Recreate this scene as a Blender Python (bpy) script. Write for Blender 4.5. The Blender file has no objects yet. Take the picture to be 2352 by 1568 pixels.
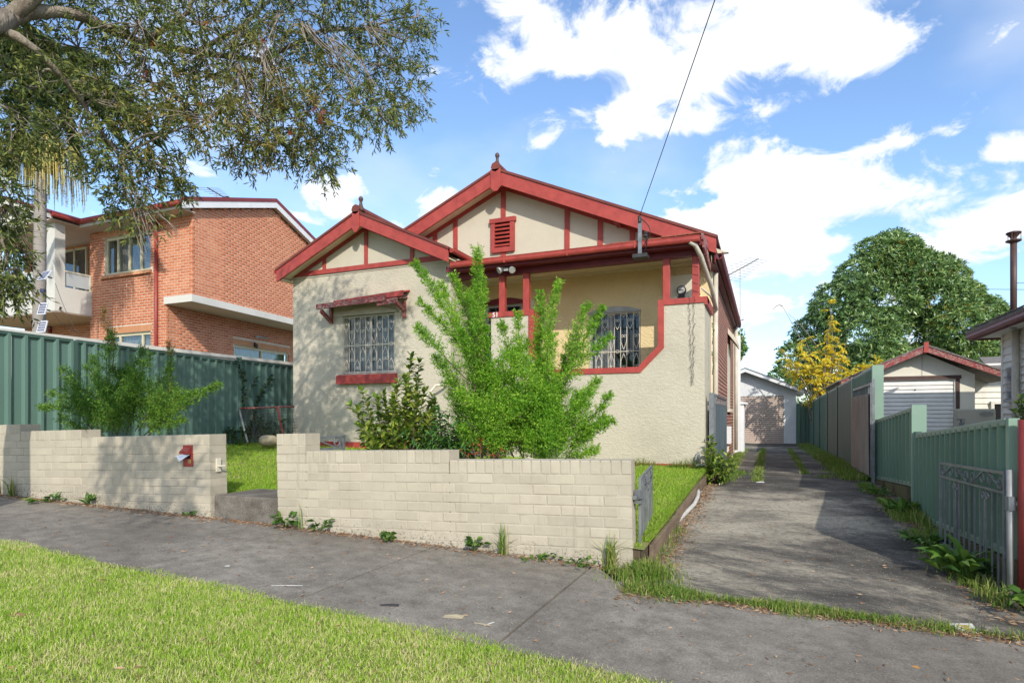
import bpy, math, random
import numpy as np
from mathutils import Vector, Matrix, Euler

random.seed(7)
rng = np.random.default_rng(7)
sc = bpy.context.scene
COL = sc.collection
R = math.radians

# ------------------------------------------------------------------ camera
YAW = 23.09
cam_d = bpy.data.cameras.new("camera")
cam = bpy.data.objects.new("camera", cam_d)
COL.objects.link(cam)
cam.location = (0, 0, 0)
cam.rotation_euler = (R(90), 0, R(YAW))
cam_d.sensor_width = 36.0
cam_d.lens = 20.97
cam_d.shift_y = 0.0748
cam_d.clip_start = 0.05
cam_d.clip_end = 3000
sc.camera = cam

# ------------------------------------------------------------------ light
SUN_TO = Vector((0.75, -1.0, 0.75)).normalized()      # towards the sun
SUN_EL = math.asin(SUN_TO.z)
SUN_AZ = math.atan2(SUN_TO.x, SUN_TO.y)
sun_d = bpy.data.lights.new("sun", 'SUN')
sun_d.energy = 2.05
sun_d.angle = R(0.55)
sun_d.color = (1.0, 0.93, 0.82)
sun = bpy.data.objects.new("sun", sun_d)
COL.objects.link(sun)
sun.rotation_euler = (-SUN_TO).to_track_quat('-Z', 'Y').to_euler()
sun.location = (12, -16, 20)

sc.view_settings.view_transform = 'Standard'
sc.view_settings.look = 'None'
sc.view_settings.gamma = 1.0
sc.view_settings.exposure = 1.05
sc.view_settings.use_curve_mapping = False
SKY_STRENGTH = 0.15

CA, SA = math.cos(R(YAW)), math.sin(R(YAW))
FP = 1370.0
def ray(px, py):
    r = (px - 1176) / FP
    return Vector((-SA + CA * r, CA + SA * r, (960 - py) / FP))
def at(px, py, t):
    """the place seen in that direction at t metres in front of the camera"""
    return ray(px, py) * t
def at_y(px, py, Y):
    d = ray(px, py); return d * (Y / d.y)
def at_x(px, py, X):
    d = ray(px, py); return d * (X / d.x)
def to_px(p):
    f = -SA * p[0] + CA * p[1]
    r = CA * p[0] + SA * p[1]
    return 1176 + FP * r / f, 960 - FP * p[2] / f, f

# ------------------------------------------------------------------ sky with broken clouds
def build_world():
    w = bpy.data.worlds.new("World"); sc.world = w
    w.use_nodes = True
    nt = w.node_tree; N = nt.nodes; Lk = nt.links
    for n in list(N): N.remove(n)
    out = N.new('ShaderNodeOutputWorld'); bg = N.new('ShaderNodeBackground')
    bg.inputs['Strength'].default_value = SKY_STRENGTH
    Lk.new(bg.outputs[0], out.inputs[0])
    sky = N.new('ShaderNodeTexSky'); sky.sky_type = 'NISHITA'
    sky.sun_disc = False; sky.sun_elevation = SUN_EL; sky.sun_rotation = SUN_AZ
    sky.altitude = 20; sky.air_density = 1.0; sky.dust_density = 0.6; sky.ozone_density = 2.0
    def math_(op, a, b=None, c=None, clamp=False):
        n = N.new('ShaderNodeMath'); n.operation = op; n.use_clamp = clamp
        for i, v in enumerate((a, b, c)):
            if v is None: continue
            if isinstance(v, (int, float)): n.inputs[i].default_value = v
            else: Lk.new(v, n.inputs[i])
        return n.outputs[0]
    tc = N.new('ShaderNodeTexCoord')
    sep = N.new('ShaderNodeSeparateXYZ'); Lk.new(tc.outputs['Generated'], sep.inputs[0])
    x, y, z = sep.outputs
    az = math_('ARCTAN2', x, y)
    el = math_('ARCSINE', z)
    # noise that ragged the cloud edges
    def noise(scale, detail, rough, dist=0.0, stretch=1.0):
        mp = N.new('ShaderNodeMapping'); mp.inputs['Scale'].default_value = (scale, scale, scale * stretch)
        Lk.new(tc.outputs['Generated'], mp.inputs[0])
        n = N.new('ShaderNodeTexNoise'); n.inputs['Scale'].default_value = 1.0
        n.inputs['Detail'].default_value = detail; n.inputs['Roughness'].default_value = rough
        n.inputs['Distortion'].default_value = dist
        Lk.new(mp.outputs[0], n.inputs['Vector'])
        return n.outputs['Fac']
    n1 = noise(11.0, 10, 0.62, 0.45, 1.6)
    n2 = noise(3.0, 4, 0.5, 0.0, 2.2)
    n3 = noise(11.0, 8, 0.62, 0.2, 1.5)
    # (px, py, rx, ry, weight): the clouds in the sky, each turned into a direction
    blobs = [(1230, 40, 120, 75, .9), (1160, 165, 100, 55, .85), (1330, 125, 110, 55, .9),
             (1480, 80, 160, 80, 1.0), (1660, 50, 200, 95, 1.1), (1850, 45, 190, 85, 1.0), (1990, 115, 110, 75, .95),
             (1530, 190, 90, 60, .75), (1440, 258, 175, 64, 1.1), (1590, 288, 90, 34, .85),
             (1755, 250, 45, 30, .62), (2072, 322, 55, 32, .7), (2310, 340, 70, 55, .85), (2420, 330, 80, 60, .85),
             (1720, 395, 140, 62, 1.0), (1860, 440, 170, 55, .85), (2050, 465, 95, 48, .8),
             (1620, 520, 150, 52, .95), (1800, 555, 230, 48, .95), (1700, 610, 170, 40, .7), (1850, 690, 240, 55, .6), (1560, 590, 100, 40, .6),
             (2260, 520, 130, 58, .9), (2380, 470, 110, 60, .9), (2200, 620, 160, 50, .5),
             (735, 442, 78, 42, 1.05), (1003, 462, 66, 44, 1.05), (880, 452, 45, 26, .55), (440, 382, 70, 26, .7),
             (130, 330, 120, 40, .6), (600, 130, 120, 50, .5), (690, 500, 60, 26, .6), (1120, 500, 50, 26, .6), (900, 520, 60, 22, .5), (1240, 330, 40, 24, .5), (2180, 300, 40, 22, .55), (1990, 340, 50, 22, .5), (1660, 700, 120, 30, .6), (2160, 560, 70, 30, .6), (2290, 70, 90, 24, .45), (1720, 850, 260, 46, .55),
             (2260, 780, 260, 60, .55)]
    acc = None
    for (px, py, rx, ry, wt) in blobs:
        d = ray(px, py).normalized()
        a0, e0 = math.atan2(d.x, d.y), math.asin(d.z)
        d2 = ray(px + rx, py).normalized(); d3 = ray(px, py - ry).normalized()
        ra = abs(math.atan2(d2.x, d2.y) - a0); re = abs(math.asin(d3.z) - e0)
        u = math_('MULTIPLY', math_('SUBTRACT', az, a0), 1 / ra)
        v = math_('MULTIPLY', math_('SUBTRACT', el, e0), 1 / re)
        q = math_('ADD', math_('MULTIPLY', u, u), math_('MULTIPLY', v, v))
        g = math_('MULTIPLY', math_('POWER', 2.718, math_('MULTIPLY', q, -0.85)), wt)
        acc = g if acc is None else math_('ADD', acc, g)
    acc = math_('MINIMUM', acc, 1.25)
    # the same kind of broken cloud over the rest of the sky
    va = math_('SUBTRACT', az, math.atan2(-SA, CA))
    # angle away from the view direction (cosine)
    cosv = math_('ADD', math_('MULTIPLY', x, -SA), math_('MULTIPLY', y, CA))
    away = math_('SMOOTH_MIN', math_('MAXIMUM', math_('MULTIPLY', math_('SUBTRACT', 0.62, cosv), 4.0), 0.0), 1.0, 0.1)
    gen = math_('MULTIPLY', math_('MULTIPLY', math_('MAXIMUM', math_('SUBTRACT', n2, 0.40), 0.0), 6.0), away)
    acc = math_('ADD', acc, gen)
    dens = math_('ADD', acc, math_('MULTIPLY', math_('SUBTRACT', n1, 0.5), 3.5))
    mr = N.new('ShaderNodeMapRange'); mr.interpolation_type = 'SMOOTHSTEP'
    Lk.new(dens, mr.inputs[0]); mr.inputs[1].default_value = 0.36; mr.inputs[2].default_value = 0.98
    wisp = N.new('ShaderNodeMapRange'); wisp.interpolation_type = 'SMOOTHSTEP'; Lk.new(n2, wisp.inputs[0]); wisp.inputs[1].default_value = 0.42; wisp.inputs[2].default_value = 0.72
    mask = math_('MULTIPLY', math_('MAXIMUM', mr.outputs[0], math_('MULTIPLY', wisp.outputs[0], 0.30)), 0.97)
    # cloud tone: bright with faint grey bellies
    tone = N.new('ShaderNodeValToRGB')
    tone.color_ramp.elements[0].position = 0.30; tone.color_ramp.elements[0].color = (3.2, 3.4, 3.75, 1)
    tone.color_ramp.elements[1].position = 0.62; tone.color_ramp.elements[1].color = (3.95, 3.98, 4.02, 1)
    Lk.new(n3, tone.inputs[0])
    # blue of the sky: the Nishita colour, a little deeper
    tint = N.new('ShaderNodeMix'); tint.data_type = 'RGBA'; tint.blend_type = 'MULTIPLY'
    tint.inputs[0].default_value = 1.0
    Lk.new(sky.outputs[0], tint.inputs[6]); tint.inputs[7].default_value = (0.75, 0.81, 0.875, 1)
    mix = N.new('ShaderNodeMix'); mix.data_type = 'RGBA'
    Lk.new(mask, mix.inputs[0]); Lk.new(tint.outputs[2], mix.inputs[6]); Lk.new(tone.outputs[0], mix.inputs[7])
    Lk.new(mix.outputs[2], bg.inputs['Color'])
build_world()

# ------------------------------------------------------------------ materials
M = {}
def nodes_of(m): return m.node_tree.nodes, m.node_tree.links
def mat(name, c1, c2=None, scale=4.0, detail=6, rough=0.7, spec=0.3, bump=0.0, bscale=60.0, bdetail=4, metallic=0.0,
        island=0.0, objrand=0.0, translucent=0.0, c3=None, stops=(0.35, 0.65), bdist=0.01, stretch=(1, 1, 1), tcol=None, emit=None):
    m = bpy.data.materials.new(name); m.use_nodes = True
    N, L = nodes_of(m)
    p = N['Principled BSDF']
    p.inputs['Roughness'].default_value = rough
    p.inputs['Specular IOR Level'].default_value = spec
    p.inputs['Metallic'].default_value = metallic
    geo = N.new('ShaderNodeNewGeometry')
    mp = N.new('ShaderNodeMapping'); mp.inputs['Scale'].default_value = stretch
    L.new(geo.outputs['Position'], mp.inputs[0])
    col = None
    if c2 is not None:
        n = N.new('ShaderNodeTexNoise'); n.inputs['Scale'].default_value = scale; n.inputs['Detail'].default_value = detail
        n.inputs['Roughness'].default_value = 0.6
        L.new(mp.outputs[0], n.inputs['Vector'])
        fac = n.outputs['Fac']
        if island:
            mm = N.new('ShaderNodeMath'); mm.operation = 'MULTIPLY_ADD'
            sub = N.new('ShaderNodeMath'); sub.operation = 'SUBTRACT'; sub.inputs[1].default_value = 0.5
            L.new(geo.outputs['Random Per Island'], sub.inputs[0])
            L.new(sub.outputs[0], mm.inputs[0]); mm.inputs[1].default_value = island; L.new(fac, mm.inputs[2])
            fac = mm.outputs[0]
        if objrand:
            oi = N.new('ShaderNodeObjectInfo')
            mm = N.new('ShaderNodeMath'); mm.operation = 'MULTIPLY_ADD'
            sub = N.new('ShaderNodeMath'); sub.operation = 'SUBTRACT'; sub.inputs[1].default_value = 0.5
            L.new(oi.outputs['Random'], sub.inputs[0])
            L.new(sub.outputs[0], mm.inputs[0]); mm.inputs[1].default_value = objrand; L.new(fac, mm.inputs[2])
            fac = mm.outputs[0]
        cr = N.new('ShaderNodeValToRGB')
        cr.color_ramp.elements[0].position = stops[0]; cr.color_ramp.elements[0].color = (*c1, 1)
        cr.color_ramp.elements[1].position = stops[1]; cr.color_ramp.elements[1].color = (*c2, 1)
        if c3 is not None:
            e = cr.color_ramp.elements.new(min(0.98, stops[1] + 0.15)); e.color = (*c3, 1)
        L.new(fac, cr.inputs[0]); col = cr.outputs[0]
        L.new(col, p.inputs['Base Color'])
    else:
        p.inputs['Base Color'].default_value = (*c1, 1)
    if bump:
        bn = N.new('ShaderNodeTexNoise'); bn.inputs['Scale'].default_value = bscale; bn.inputs['Detail'].default_value = bdetail
        L.new(mp.outputs[0], bn.inputs['Vector'])
        b = N.new('ShaderNodeBump'); b.inputs['Strength'].default_value = bump; b.inputs['Distance'].default_value = bdist
        L.new(bn.outputs['Fac'], b.inputs['Height']); L.new(b.outputs[0], p.inputs['Normal'])
    if translucent:
        out = N['Material Output']
        tr = N.new('ShaderNodeBsdfTranslucent'); mx = N.new('ShaderNodeMixShader'); mx.inputs[0].default_value = translucent
        if tcol is not None: tr.inputs[0].default_value = (*tcol, 1)
        elif col is not None: L.new(col, tr.inputs[0])
        else: tr.inputs[0].default_value = (*c1, 1)
        L.new(p.outputs[0], mx.inputs[1]); L.new(tr.outputs[0], mx.inputs[2]); L.new(mx.outputs[0], out.inputs[0])
    M[name] = m
    return m

def ramp(N, L, fac, stops):
    cr = N.new('ShaderNodeValToRGB')
    while len(cr.color_ramp.elements) < len(stops): cr.color_ramp.elements.new(0.5)
    for e, (p, c) in zip(cr.color_ramp.elements, stops):
        e.position = p; e.color = (*c, 1) if len(c) == 3 else c
    L.new(fac, cr.inputs[0]); return cr.outputs[0]
def tex_noise(N, L, scale, detail=6, rough=0.6, stretch=(1, 1, 1), dist=0.0, off=(0, 0, 0)):
    geo = N.new('ShaderNodeNewGeometry')
    mp = N.new('ShaderNodeMapping'); mp.inputs['Scale'].default_value = stretch; mp.inputs['Location'].default_value = off
    L.new(geo.outputs['Position'], mp.inputs[0])
    n = N.new('ShaderNodeTexNoise'); n.inputs['Scale'].default_value = scale; n.inputs['Detail'].default_value = detail
    n.inputs['Roughness'].default_value = rough; n.inputs['Distortion'].default_value = dist
    L.new(mp.outputs[0], n.inputs['Vector']); return n.outputs['Fac']
def mixc(N, L, fac, a, b, mode='MIX'):
    m = N.new('ShaderNodeMix'); m.data_type = 'RGBA'; m.blend_type = mode
    for s, v in ((0, fac), (6, a), (7, b)):
        if isinstance(v, (int, float)): m.inputs[s].default_value = v
        elif isinstance(v, tuple): m.inputs[s].default_value = (*v, 1) if len(v) == 3 else v
        else: L.new(v, m.inputs[s])
    return m.outputs[2]
def bump_(N, L, h, strength, dist, prev=None):
    b = N.new('ShaderNodeBump'); b.inputs['Strength'].default_value = strength; b.inputs['Distance'].default_value = dist
    L.new(h, b.inputs['Height'])
    if prev is not None: L.new(prev, b.inputs['Normal'])
    return b.outputs[0]
def custom(name, rough=0.8, spec=0.25):
    m = bpy.data.materials.new(name); m.use_nodes = True
    N, L = nodes_of(m); p = N['Principled BSDF']
    p.inputs['Roughness'].default_value = rough; p.inputs['Specular IOR Level'].default_value = spec
    M[name] = m
    return N, L, p

# cream trowelled render
def stucco(name, base, dark, bs=0.36):
    N, L, p = custom(name, 0.85, 0.2)
    a = tex_noise(N, L, 1.3, 8, 0.65)
    b = tex_noise(N, L, 0.9, 6, 0.7, (3.0, 3.0, 0.35))
    c = ramp(N, L, a, [(0.30, dark), (0.55, base)])
    c2 = mixc(N, L, ramp(N, L, b, [(0.60, (0, 0, 0)), (0.80, (0.35, 0.35, 0.35))]), c, tuple(x * 0.80 for x in dark))
    L.new(c2, p.inputs['Base Color'])
    crk = tex_noise(N, L, 2.6, 9, 0.62, (1, 1, 0.8), 0.9, (4, 1, 2))
    c2 = mixc(N, L, ramp(N, L, crk, [(0.496, (0, 0, 0)), (0.4995, (0.35, 0.35, 0.35)), (0.5005, (0.35, 0.35, 0.35)), (0.504, (0, 0, 0))]), c2, tuple(x * 0.55 for x in dark))
    gr = tex_noise(N, L, 0.6, 4, 0.55, (1, 1, 1), 0, (9, 9, 0))
    c2 = mixc(N, L, ramp(N, L, gr, [(0.42, (0.22, 0.22, 0.22)), (0.60, (0, 0, 0))]), c2, tuple(x * k for x, k in zip(base, (0.86, 0.92, 0.92))))
    L.new(c2, p.inputs['Base Color'])
    g1 = tex_noise(N, L, 22, 5, 0.6, (1, 1, 1.5), 0.6)
    g2 = tex_noise(N, L, 75, 4, 0.6)
    n1 = bump_(N, L, ramp(N, L, g1, [(0.40, (0, 0, 0)), (0.66, (1, 1, 1))]), bs, 0.02)
    n2 = bump_(N, L, g2, bs * 0.5, 0.006, n1)
    L.new(n2, p.inputs['Normal'])
stucco('cream_render', (0.555, 0.505, 0.40), (0.465, 0.42, 0.33))
stucco('yellow_render', (0.76, 0.60, 0.34), (0.70, 0.54, 0.295), 0.42)
stucco('smooth_cream', (0.56, 0.51, 0.405), (0.51, 0.46, 0.365), 0.08)
stucco('pale_render', (0.64, 0.62, 0.57), (0.56, 0.54, 0.49), 0.08)

def painted_wood(name, base, dark, worn, wear=0.70):
    N, L, p = custom(name, 0.5, 0.35)
    g = tex_noise(N, L, 6, 6, 0.6)
    c = ramp(N, L, g, [(0.3, dark), (0.62, base)])
    w = tex_noise(N, L, 26, 8, 0.75, (1, 1, 2.4))
    c = mixc(N, L, ramp(N, L, w, [(wear, (0, 0, 0)), (wear + 0.05, (1, 1, 1))]), c, worn)
    L.new(c, p.inputs['Base Color'])
    L.new(bump_(N, L, tex_noise(N, L, 40, 4, 0.6, (1, 1, 3)), 0.15, 0.005), p.inputs['Normal'])
painted_wood('red_paint', (0.40, 0.066, 0.052), (0.29, 0.044, 0.038), (0.33, 0.15, 0.13), 0.70)
painted_wood('maroon_paint', (0.17, 0.022, 0.030), (0.12, 0.016, 0.022), (0.22, 0.08, 0.08), 0.76)
painted_wood('worn_red', (0.26, 0.035, 0.038), (0.20, 0.03, 0.03), (0.36, 0.33, 0.27), 0.52)
painted_wood('worn_brown', (0.10, 0.055, 0.045), (0.07, 0.04, 0.035), (0.34, 0.32, 0.28), 0.66)
mat('red_pipe', (0.30, 0.045, 0.036), (0.24, 0.036, 0.03), 5, rough=0.4, spec=0.4)
mat('cream_trim', (0.66, 0.62, 0.50), (0.58, 0.54, 0.43), 4, rough=0.5)
mat('cream_pipe', (0.60, 0.56, 0.46), (0.44, 0.40, 0.33), 7, rough=0.55, bump=0.1, stretch=(1, 1, .6))
mat('white_paint', (0.74, 0.75, 0.76), (0.66, 0.67, 0.68), 3, rough=0.6)
mat('grey_frame', (0.40, 0.40, 0.39), (0.30, 0.30, 0.30), 6, rough=0.5)
mat('yellow_frame', (0.62, 0.57, 0.40), (0.56, 0.51, 0.35), 3, rough=0.45)
mat('galv', (0.25, 0.265, 0.28), (0.155, 0.168, 0.18), 9, rough=0.42, spec=0.5, metallic=0.35, bump=0.05)
mat('galv_white', (0.36, 0.36, 0.35), (0.27, 0.27, 0.27), 9, rough=0.45, spec=0.5, metallic=0.2)
mat('dark_metal', (0.03, 0.03, 0.032), (0.06, 0.06, 0.06), 9, rough=0.45)
mat('black_plastic', (0.015, 0.015, 0.016), None, rough=0.35, spec=0.5)
mat('grey_plastic', (0.42, 0.43, 0.44), (0.36, 0.37, 0.38), 8, rough=0.5)
mat('dark_interior', (0.012, 0.012, 0.013), None, rough=0.9)
mat('interior_wall', (0.12, 0.11, 0.10), (0.08, 0.08, 0.075), 2, rough=0.9)
mat('curtain', (0.55, 0.55, 0.55), (0.34, 0.345, 0.35), 9, 3, rough=0.9, stretch=(6, 6, 0.15), translucent=0.2)
mat('curtain_green', (0.36, 0.38, 0.33), (0.22, 0.23, 0.20), 9, 3, rough=0.9, stretch=(5, 5, 0.12))
mat('tile_roof', (0.20, 0.055, 0.04), (0.13, 0.04, 0.035), 3, rough=0.75, bump=0.2, bscale=25)
mat('tile_edge', (0.36, 0.12, 0.07), (0.22, 0.07, 0.05), 8, rough=0.8, bump=0.2)
mat('old_tile', (0.22, 0.20, 0.18), (0.12, 0.11, 0.10), 12, rough=0.9, bump=0.4, bscale=40)
mat('metal_roof_red', (0.22, 0.032, 0.036), (0.17, 0.028, 0.03), 3, rough=0.45, spec=0.4)
mat('orange_brick', (0.50, 0.165, 0.075), (0.62, 0.25, 0.13), 9, rough=0.85, objrand=0.55, island=0.55, bump=0.25, bscale=90, stops=(0.25, 0.75))
mat('pale_brick', (0.52, 0.25, 0.13), (0.60, 0.31, 0.17), 9, rough=0.85, island=0.5, objrand=0.5, bump=0.2, bscale=90)
mat('pale_mortar', (0.70, 0.62, 0.52), (0.62, 0.54, 0.44), 7, rough=0.9, bump=0.2, bscale=90)
mat('red_brick', (0.20, 0.075, 0.05), (0.30, 0.105, 0.07), 9, rough=0.85, objrand=0.6, island=0.6, bump=0.3, bscale=90, c3=(0.36, 0.09, 0.055))
mat('cream_mortar', (0.52, 0.46, 0.39), (0.44, 0.38, 0.32), 7, rough=0.9)
mat('teal_steel', (0.11, 0.195, 0.165), (0.092, 0.165, 0.14), 1.2, objrand=0.5, rough=0.38, spec=0.45, stretch=(1, 1, 0.4))
mat('teal_dark', (0.055, 0.105, 0.088), (0.045, 0.09, 0.075), 2, rough=0.4, spec=0.4)
mat('green_steel', (0.125, 0.215, 0.155), (0.10, 0.175, 0.125), 1.5, objrand=0.5, rough=0.42, spec=0.4, stretch=(1, 1, 0.4))
mat('green_rail', (0.24, 0.33, 0.265), (0.21, 0.30, 0.24), 2, rough=0.42, spec=0.4)
mat('green_post', (0.25, 0.37, 0.285), (0.22, 0.335, 0.26), 2, rough=0.42, spec=0.4)
mat('olive_steel', (0.19, 0.215, 0.165), (0.165, 0.19, 0.145), 1.5, rough=0.42, spec=0.4, stretch=(1, 1, 0.4))
mat('gate_sheet', (0.075, 0.105, 0.12), (0.11, 0.145, 0.16), 3, rough=0.5, spec=0.4, stretch=(1, 1, 0.5))
mat('cloth', (0.34, 0.31, 0.275), (0.27, 0.245, 0.215), 5, rough=0.95, stretch=(1, 1, .4), bump=0.3, bscale=30)
mat('brown_roller', (0.60, 0.49, 0.42), (0.52, 0.42, 0.355), 2.5, rough=0.5, stretch=(1, 1, .6))
mat('white_roller', (0.85, 0.84, 0.81), (0.77, 0.76, 0.73), 3, rough=0.45)
mat('fibro', (0.77, 0.74, 0.63), (0.70, 0.67, 0.56), 2, rough=0.8)
mat('board_white', (0.80, 0.77, 0.70), (0.68, 0.66, 0.59), 5, rough=0.7, objrand=0.3, stretch=(1, 1, .5))
mat('beige_box', (0.47, 0.45, 0.37), (0.43, 0.41, 0.335), 3, rough=0.5)
mat('timber', (0.22, 0.16, 0.115), (0.14, 0.10, 0.075), 9, rough=0.9, stretch=(1, .3, 1))
mat('white_pipe', (0.56, 0.55, 0.52), (0.46, 0.45, 0.42), 9, rough=0.5)
mat('soffit', (0.76, 0.68, 0.48), (0.70, 0.62, 0.43), 2, rough=0.8)
mat('soffit_pink', (0.66, 0.54, 0.45), (0.60, 0.49, 0.41), 2, rough=0.8)
mat('bark', (0.16, 0.125, 0.095), (0.30, 0.255, 0.20), 7, rough=0.95, bump=0.9, bscale=28, bdist=0.03, stretch=(1, 1, .5), c3=(.42, .37, .30))
mat('twig', (0.17, 0.14, 0.115), (0.29, 0.25, 0.215), 7, rough=0.9)
mat('dark_twig', (0.09, 0.065, 0.045), (0.14, 0.11, 0.08), 7, rough=0.9)
mat('palm_bark', (0.33, 0.30, 0.27), (0.24, 0.215, 0.19), 6, rough=0.9, bump=0.5, bscale=12, stretch=(.3, .3, 5))
mat('palm_straw', (0.46, 0.40, 0.16), (0.36, 0.33, 0.10), 5, rough=0.8, island=0.6, c3=(0.52, 0.36, 0.08))
mat('stone_beige', (0.42, 0.36, 0.24), (0.34, 0.29, 0.19), 7, rough=0.9, bump=0.3)
# foliage
def leaf(name, a, b, c=None, tr=0.3, rough=0.45, spec=0.4, tcol=None, isl=0.9):
    return mat(name, a, b, 1.5, 3, rough=rough, spec=spec, island=isl, translucent=tr, c3=c, stops=(0.2, 0.62), tcol=tcol)
leaf('tree_leaf', (0.072, 0.105, 0.034), (0.165, 0.215, 0.060), (0.30, 0.32, 0.085), 0.36, 0.6, 0.2)
leaf('tree_leaf_sunlit', (0.15, 0.165, 0.045), (0.29, 0.285, 0.075), (0.42, 0.31, 0.11), 0.42, 0.6, 0.2)  # sunlit tone of the middle crown put into the leaf colour
leaf('fern_leaf', (0.12, 0.31, 0.022), (0.25, 0.52, 0.04), (0.42, 0.62, 0.07), 0.45, 0.5, 0.3)
leaf('fern_dark', (0.065, 0.17, 0.024), (0.14, 0.30, 0.035), (0.26, 0.42, 0.05), 0.36, 0.5, 0.3)
leaf('fern_red', (0.24, 0.13, 0.035), (0.32, 0.20, 0.05), (0.20, 0.22, 0.05), 0.35, 0.5, 0.3)
leaf('gloss_leaf', (0.085, 0.17, 0.022), (0.19, 0.30, 0.035), (0.42, 0.48, 0.085), 0.34, 0.28, 0.6)
leaf('lance_leaf', (0.045, 0.13, 0.028), (0.10, 0.22, 0.045), None, 0.25, 0.35, 0.5)
leaf('vine_leaf', (0.022, 0.065, 0.025), (0.045, 0.11, 0.035), None, 0.2, 0.4, 0.4)
leaf('weed_leaf', (0.055, 0.135, 0.022), (0.115, 0.24, 0.035), (0.17, 0.29, 0.05), 0.35, 0.45, 0.35)
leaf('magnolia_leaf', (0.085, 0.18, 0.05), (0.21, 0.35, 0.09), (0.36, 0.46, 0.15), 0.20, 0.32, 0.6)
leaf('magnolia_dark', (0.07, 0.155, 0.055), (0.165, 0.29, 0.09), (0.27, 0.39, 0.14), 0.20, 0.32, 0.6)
leaf('magnolia_yellow', (0.22, 0.24, 0.035), (0.36, 0.33, 0.04), (0.40, 0.28, 0.05), 0.3, 0.4, 0.4)
leaf('autumn_leaf', (0.66, 0.47, 0.02), (0.78, 0.62, 0.04), (0.64, 0.62, 0.09), 0.40, 0.5, 0.3)
leaf('blossom_orange', (0.50, 0.18, 0.03), (0.58, 0.30, 0.07), None, 0.3, 0.6, 0.2)
leaf('blossom_red', (0.30, 0.06, 0.03), (0.38, 0.11, 0.05), None, 0.3, 0.6, 0.2)
leaf('palm_leaf', (0.030, 0.070, 0.022), (0.055, 0.12, 0.035), None, 0.25, 0.4, 0.4)
mat('grass_blade', (0.28, 0.47, 0.045), (0.51, 0.67, 0.10), 2.6, 5, rough=.5, spec=.25, island=0.95, translucent=.45, c3=(0.74, 0.68, 0.36), stops=(0.2, 0.58))
leaf('lawn_blade', (0.21, 0.39, 0.03), (0.36, 0.56, 0.05), (0.44, 0.52, 0.12), 0.42, 0.5, 0.3, isl=0.8)
leaf('weed_grass', (0.10, 0.20, 0.025), (0.19, 0.31, 0.04), (0.36, 0.36, 0.12), 0.33, 0.5, 0.3)
leaf('litter_leaf', (0.20, 0.105, 0.055), (0.30, 0.18, 0.10), (0.40, 0.28, 0.18), 0.1, 0.8, 0.2)
mat('soil', (0.10, 0.075, 0.05), (0.055, 0.042, 0.03), 8, rough=0.95, bump=0.5, bscale=30)
mat('turf', (0.15, 0.20, 0.04), (0.24, 0.22, 0.08), 9, rough=0.95, bump=0.5, bscale=60, c3=(0.18, 0.20, 0.05))
mat('far_ground', (0.08, 0.11, 0.03), (0.12, 0.11, 0.06), 0.5, rough=0.95)
mat('paper', (0.62, 0.62, 0.62), (0.40, 0.45, 0.60), 30, 3, rough=0.6)
mat('white_scrap', (0.62, 0.61, 0.58), (0.5, 0.49, 0.46), 20, rough=0.7)
mat('gold', (0.45, 0.33, 0.10), None, rough=0.4, spec=0.5)
mat('solar_frame', (0.62, 0.63, 0.66), None, rough=0.35, spec=0.5)
mat('solar_cell', (0.018, 0.022, 0.07), (0.03, 0.035, 0.10), 30, rough=0.15, spec=0.7)
mat('lamp_glass', (0.42, 0.42, 0.40), None, rough=0.12, spec=0.7)

# footpath concrete
def concrete(name, base, dark, light, sc_big, thr):
    N, L, p = custom(name, 0.9, 0.2)
    big = tex_noise(N, L, sc_big, 7, 0.62)
    mid = tex_noise(N, L, 7, 8, 0.7)
    c = ramp(N, L, big, [(thr - 0.13, dark), (thr + 0.10, base)])
    c = mixc(N, L, ramp(N, L, mid, [(0.33, (0.75, 0.75, 0.75)), (0.62, (0, 0, 0))]), c, tuple(x * 0.62 for x in dark))
    grain = tex_noise(N, L, 85, 5, 0.8, (1, 1, 1))
    c = mixc(N, L, 1.0, c, ramp(N, L, grain, [(0.3, (0.52, 0.52, 0.52)), (0.7, (1.42, 1.42, 1.42))]), 'MULTIPLY')
    speck = tex_noise(N, L, 75, 2, 0.5, (1, 1, 1), 0, (3, 3, 3))
    c = mixc(N, L, ramp(N, L, speck, [(0.69, (0, 0, 0)), (0.73, (0.7, 0.7, 0.7))]), c, light)
    L.new(c, p.inputs['Base Color'])
    n1 = bump_(N, L, grain, 0.5, 0.004)
    n2 = bump_(N, L, mid, 0.25, 0.01, n1)
    L.new(n2, p.inputs['Normal'])
concrete('path_concrete', (0.275, 0.25, 0.212), (0.185, 0.166, 0.14), (0.44, 0.41, 0.37), 0.75, 0.48)
concrete('step_concrete', (0.23, 0.21, 0.18), (0.13, 0.115, 0.095), (0.3, 0.28, 0.25), 2.0, 0.5)

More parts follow.
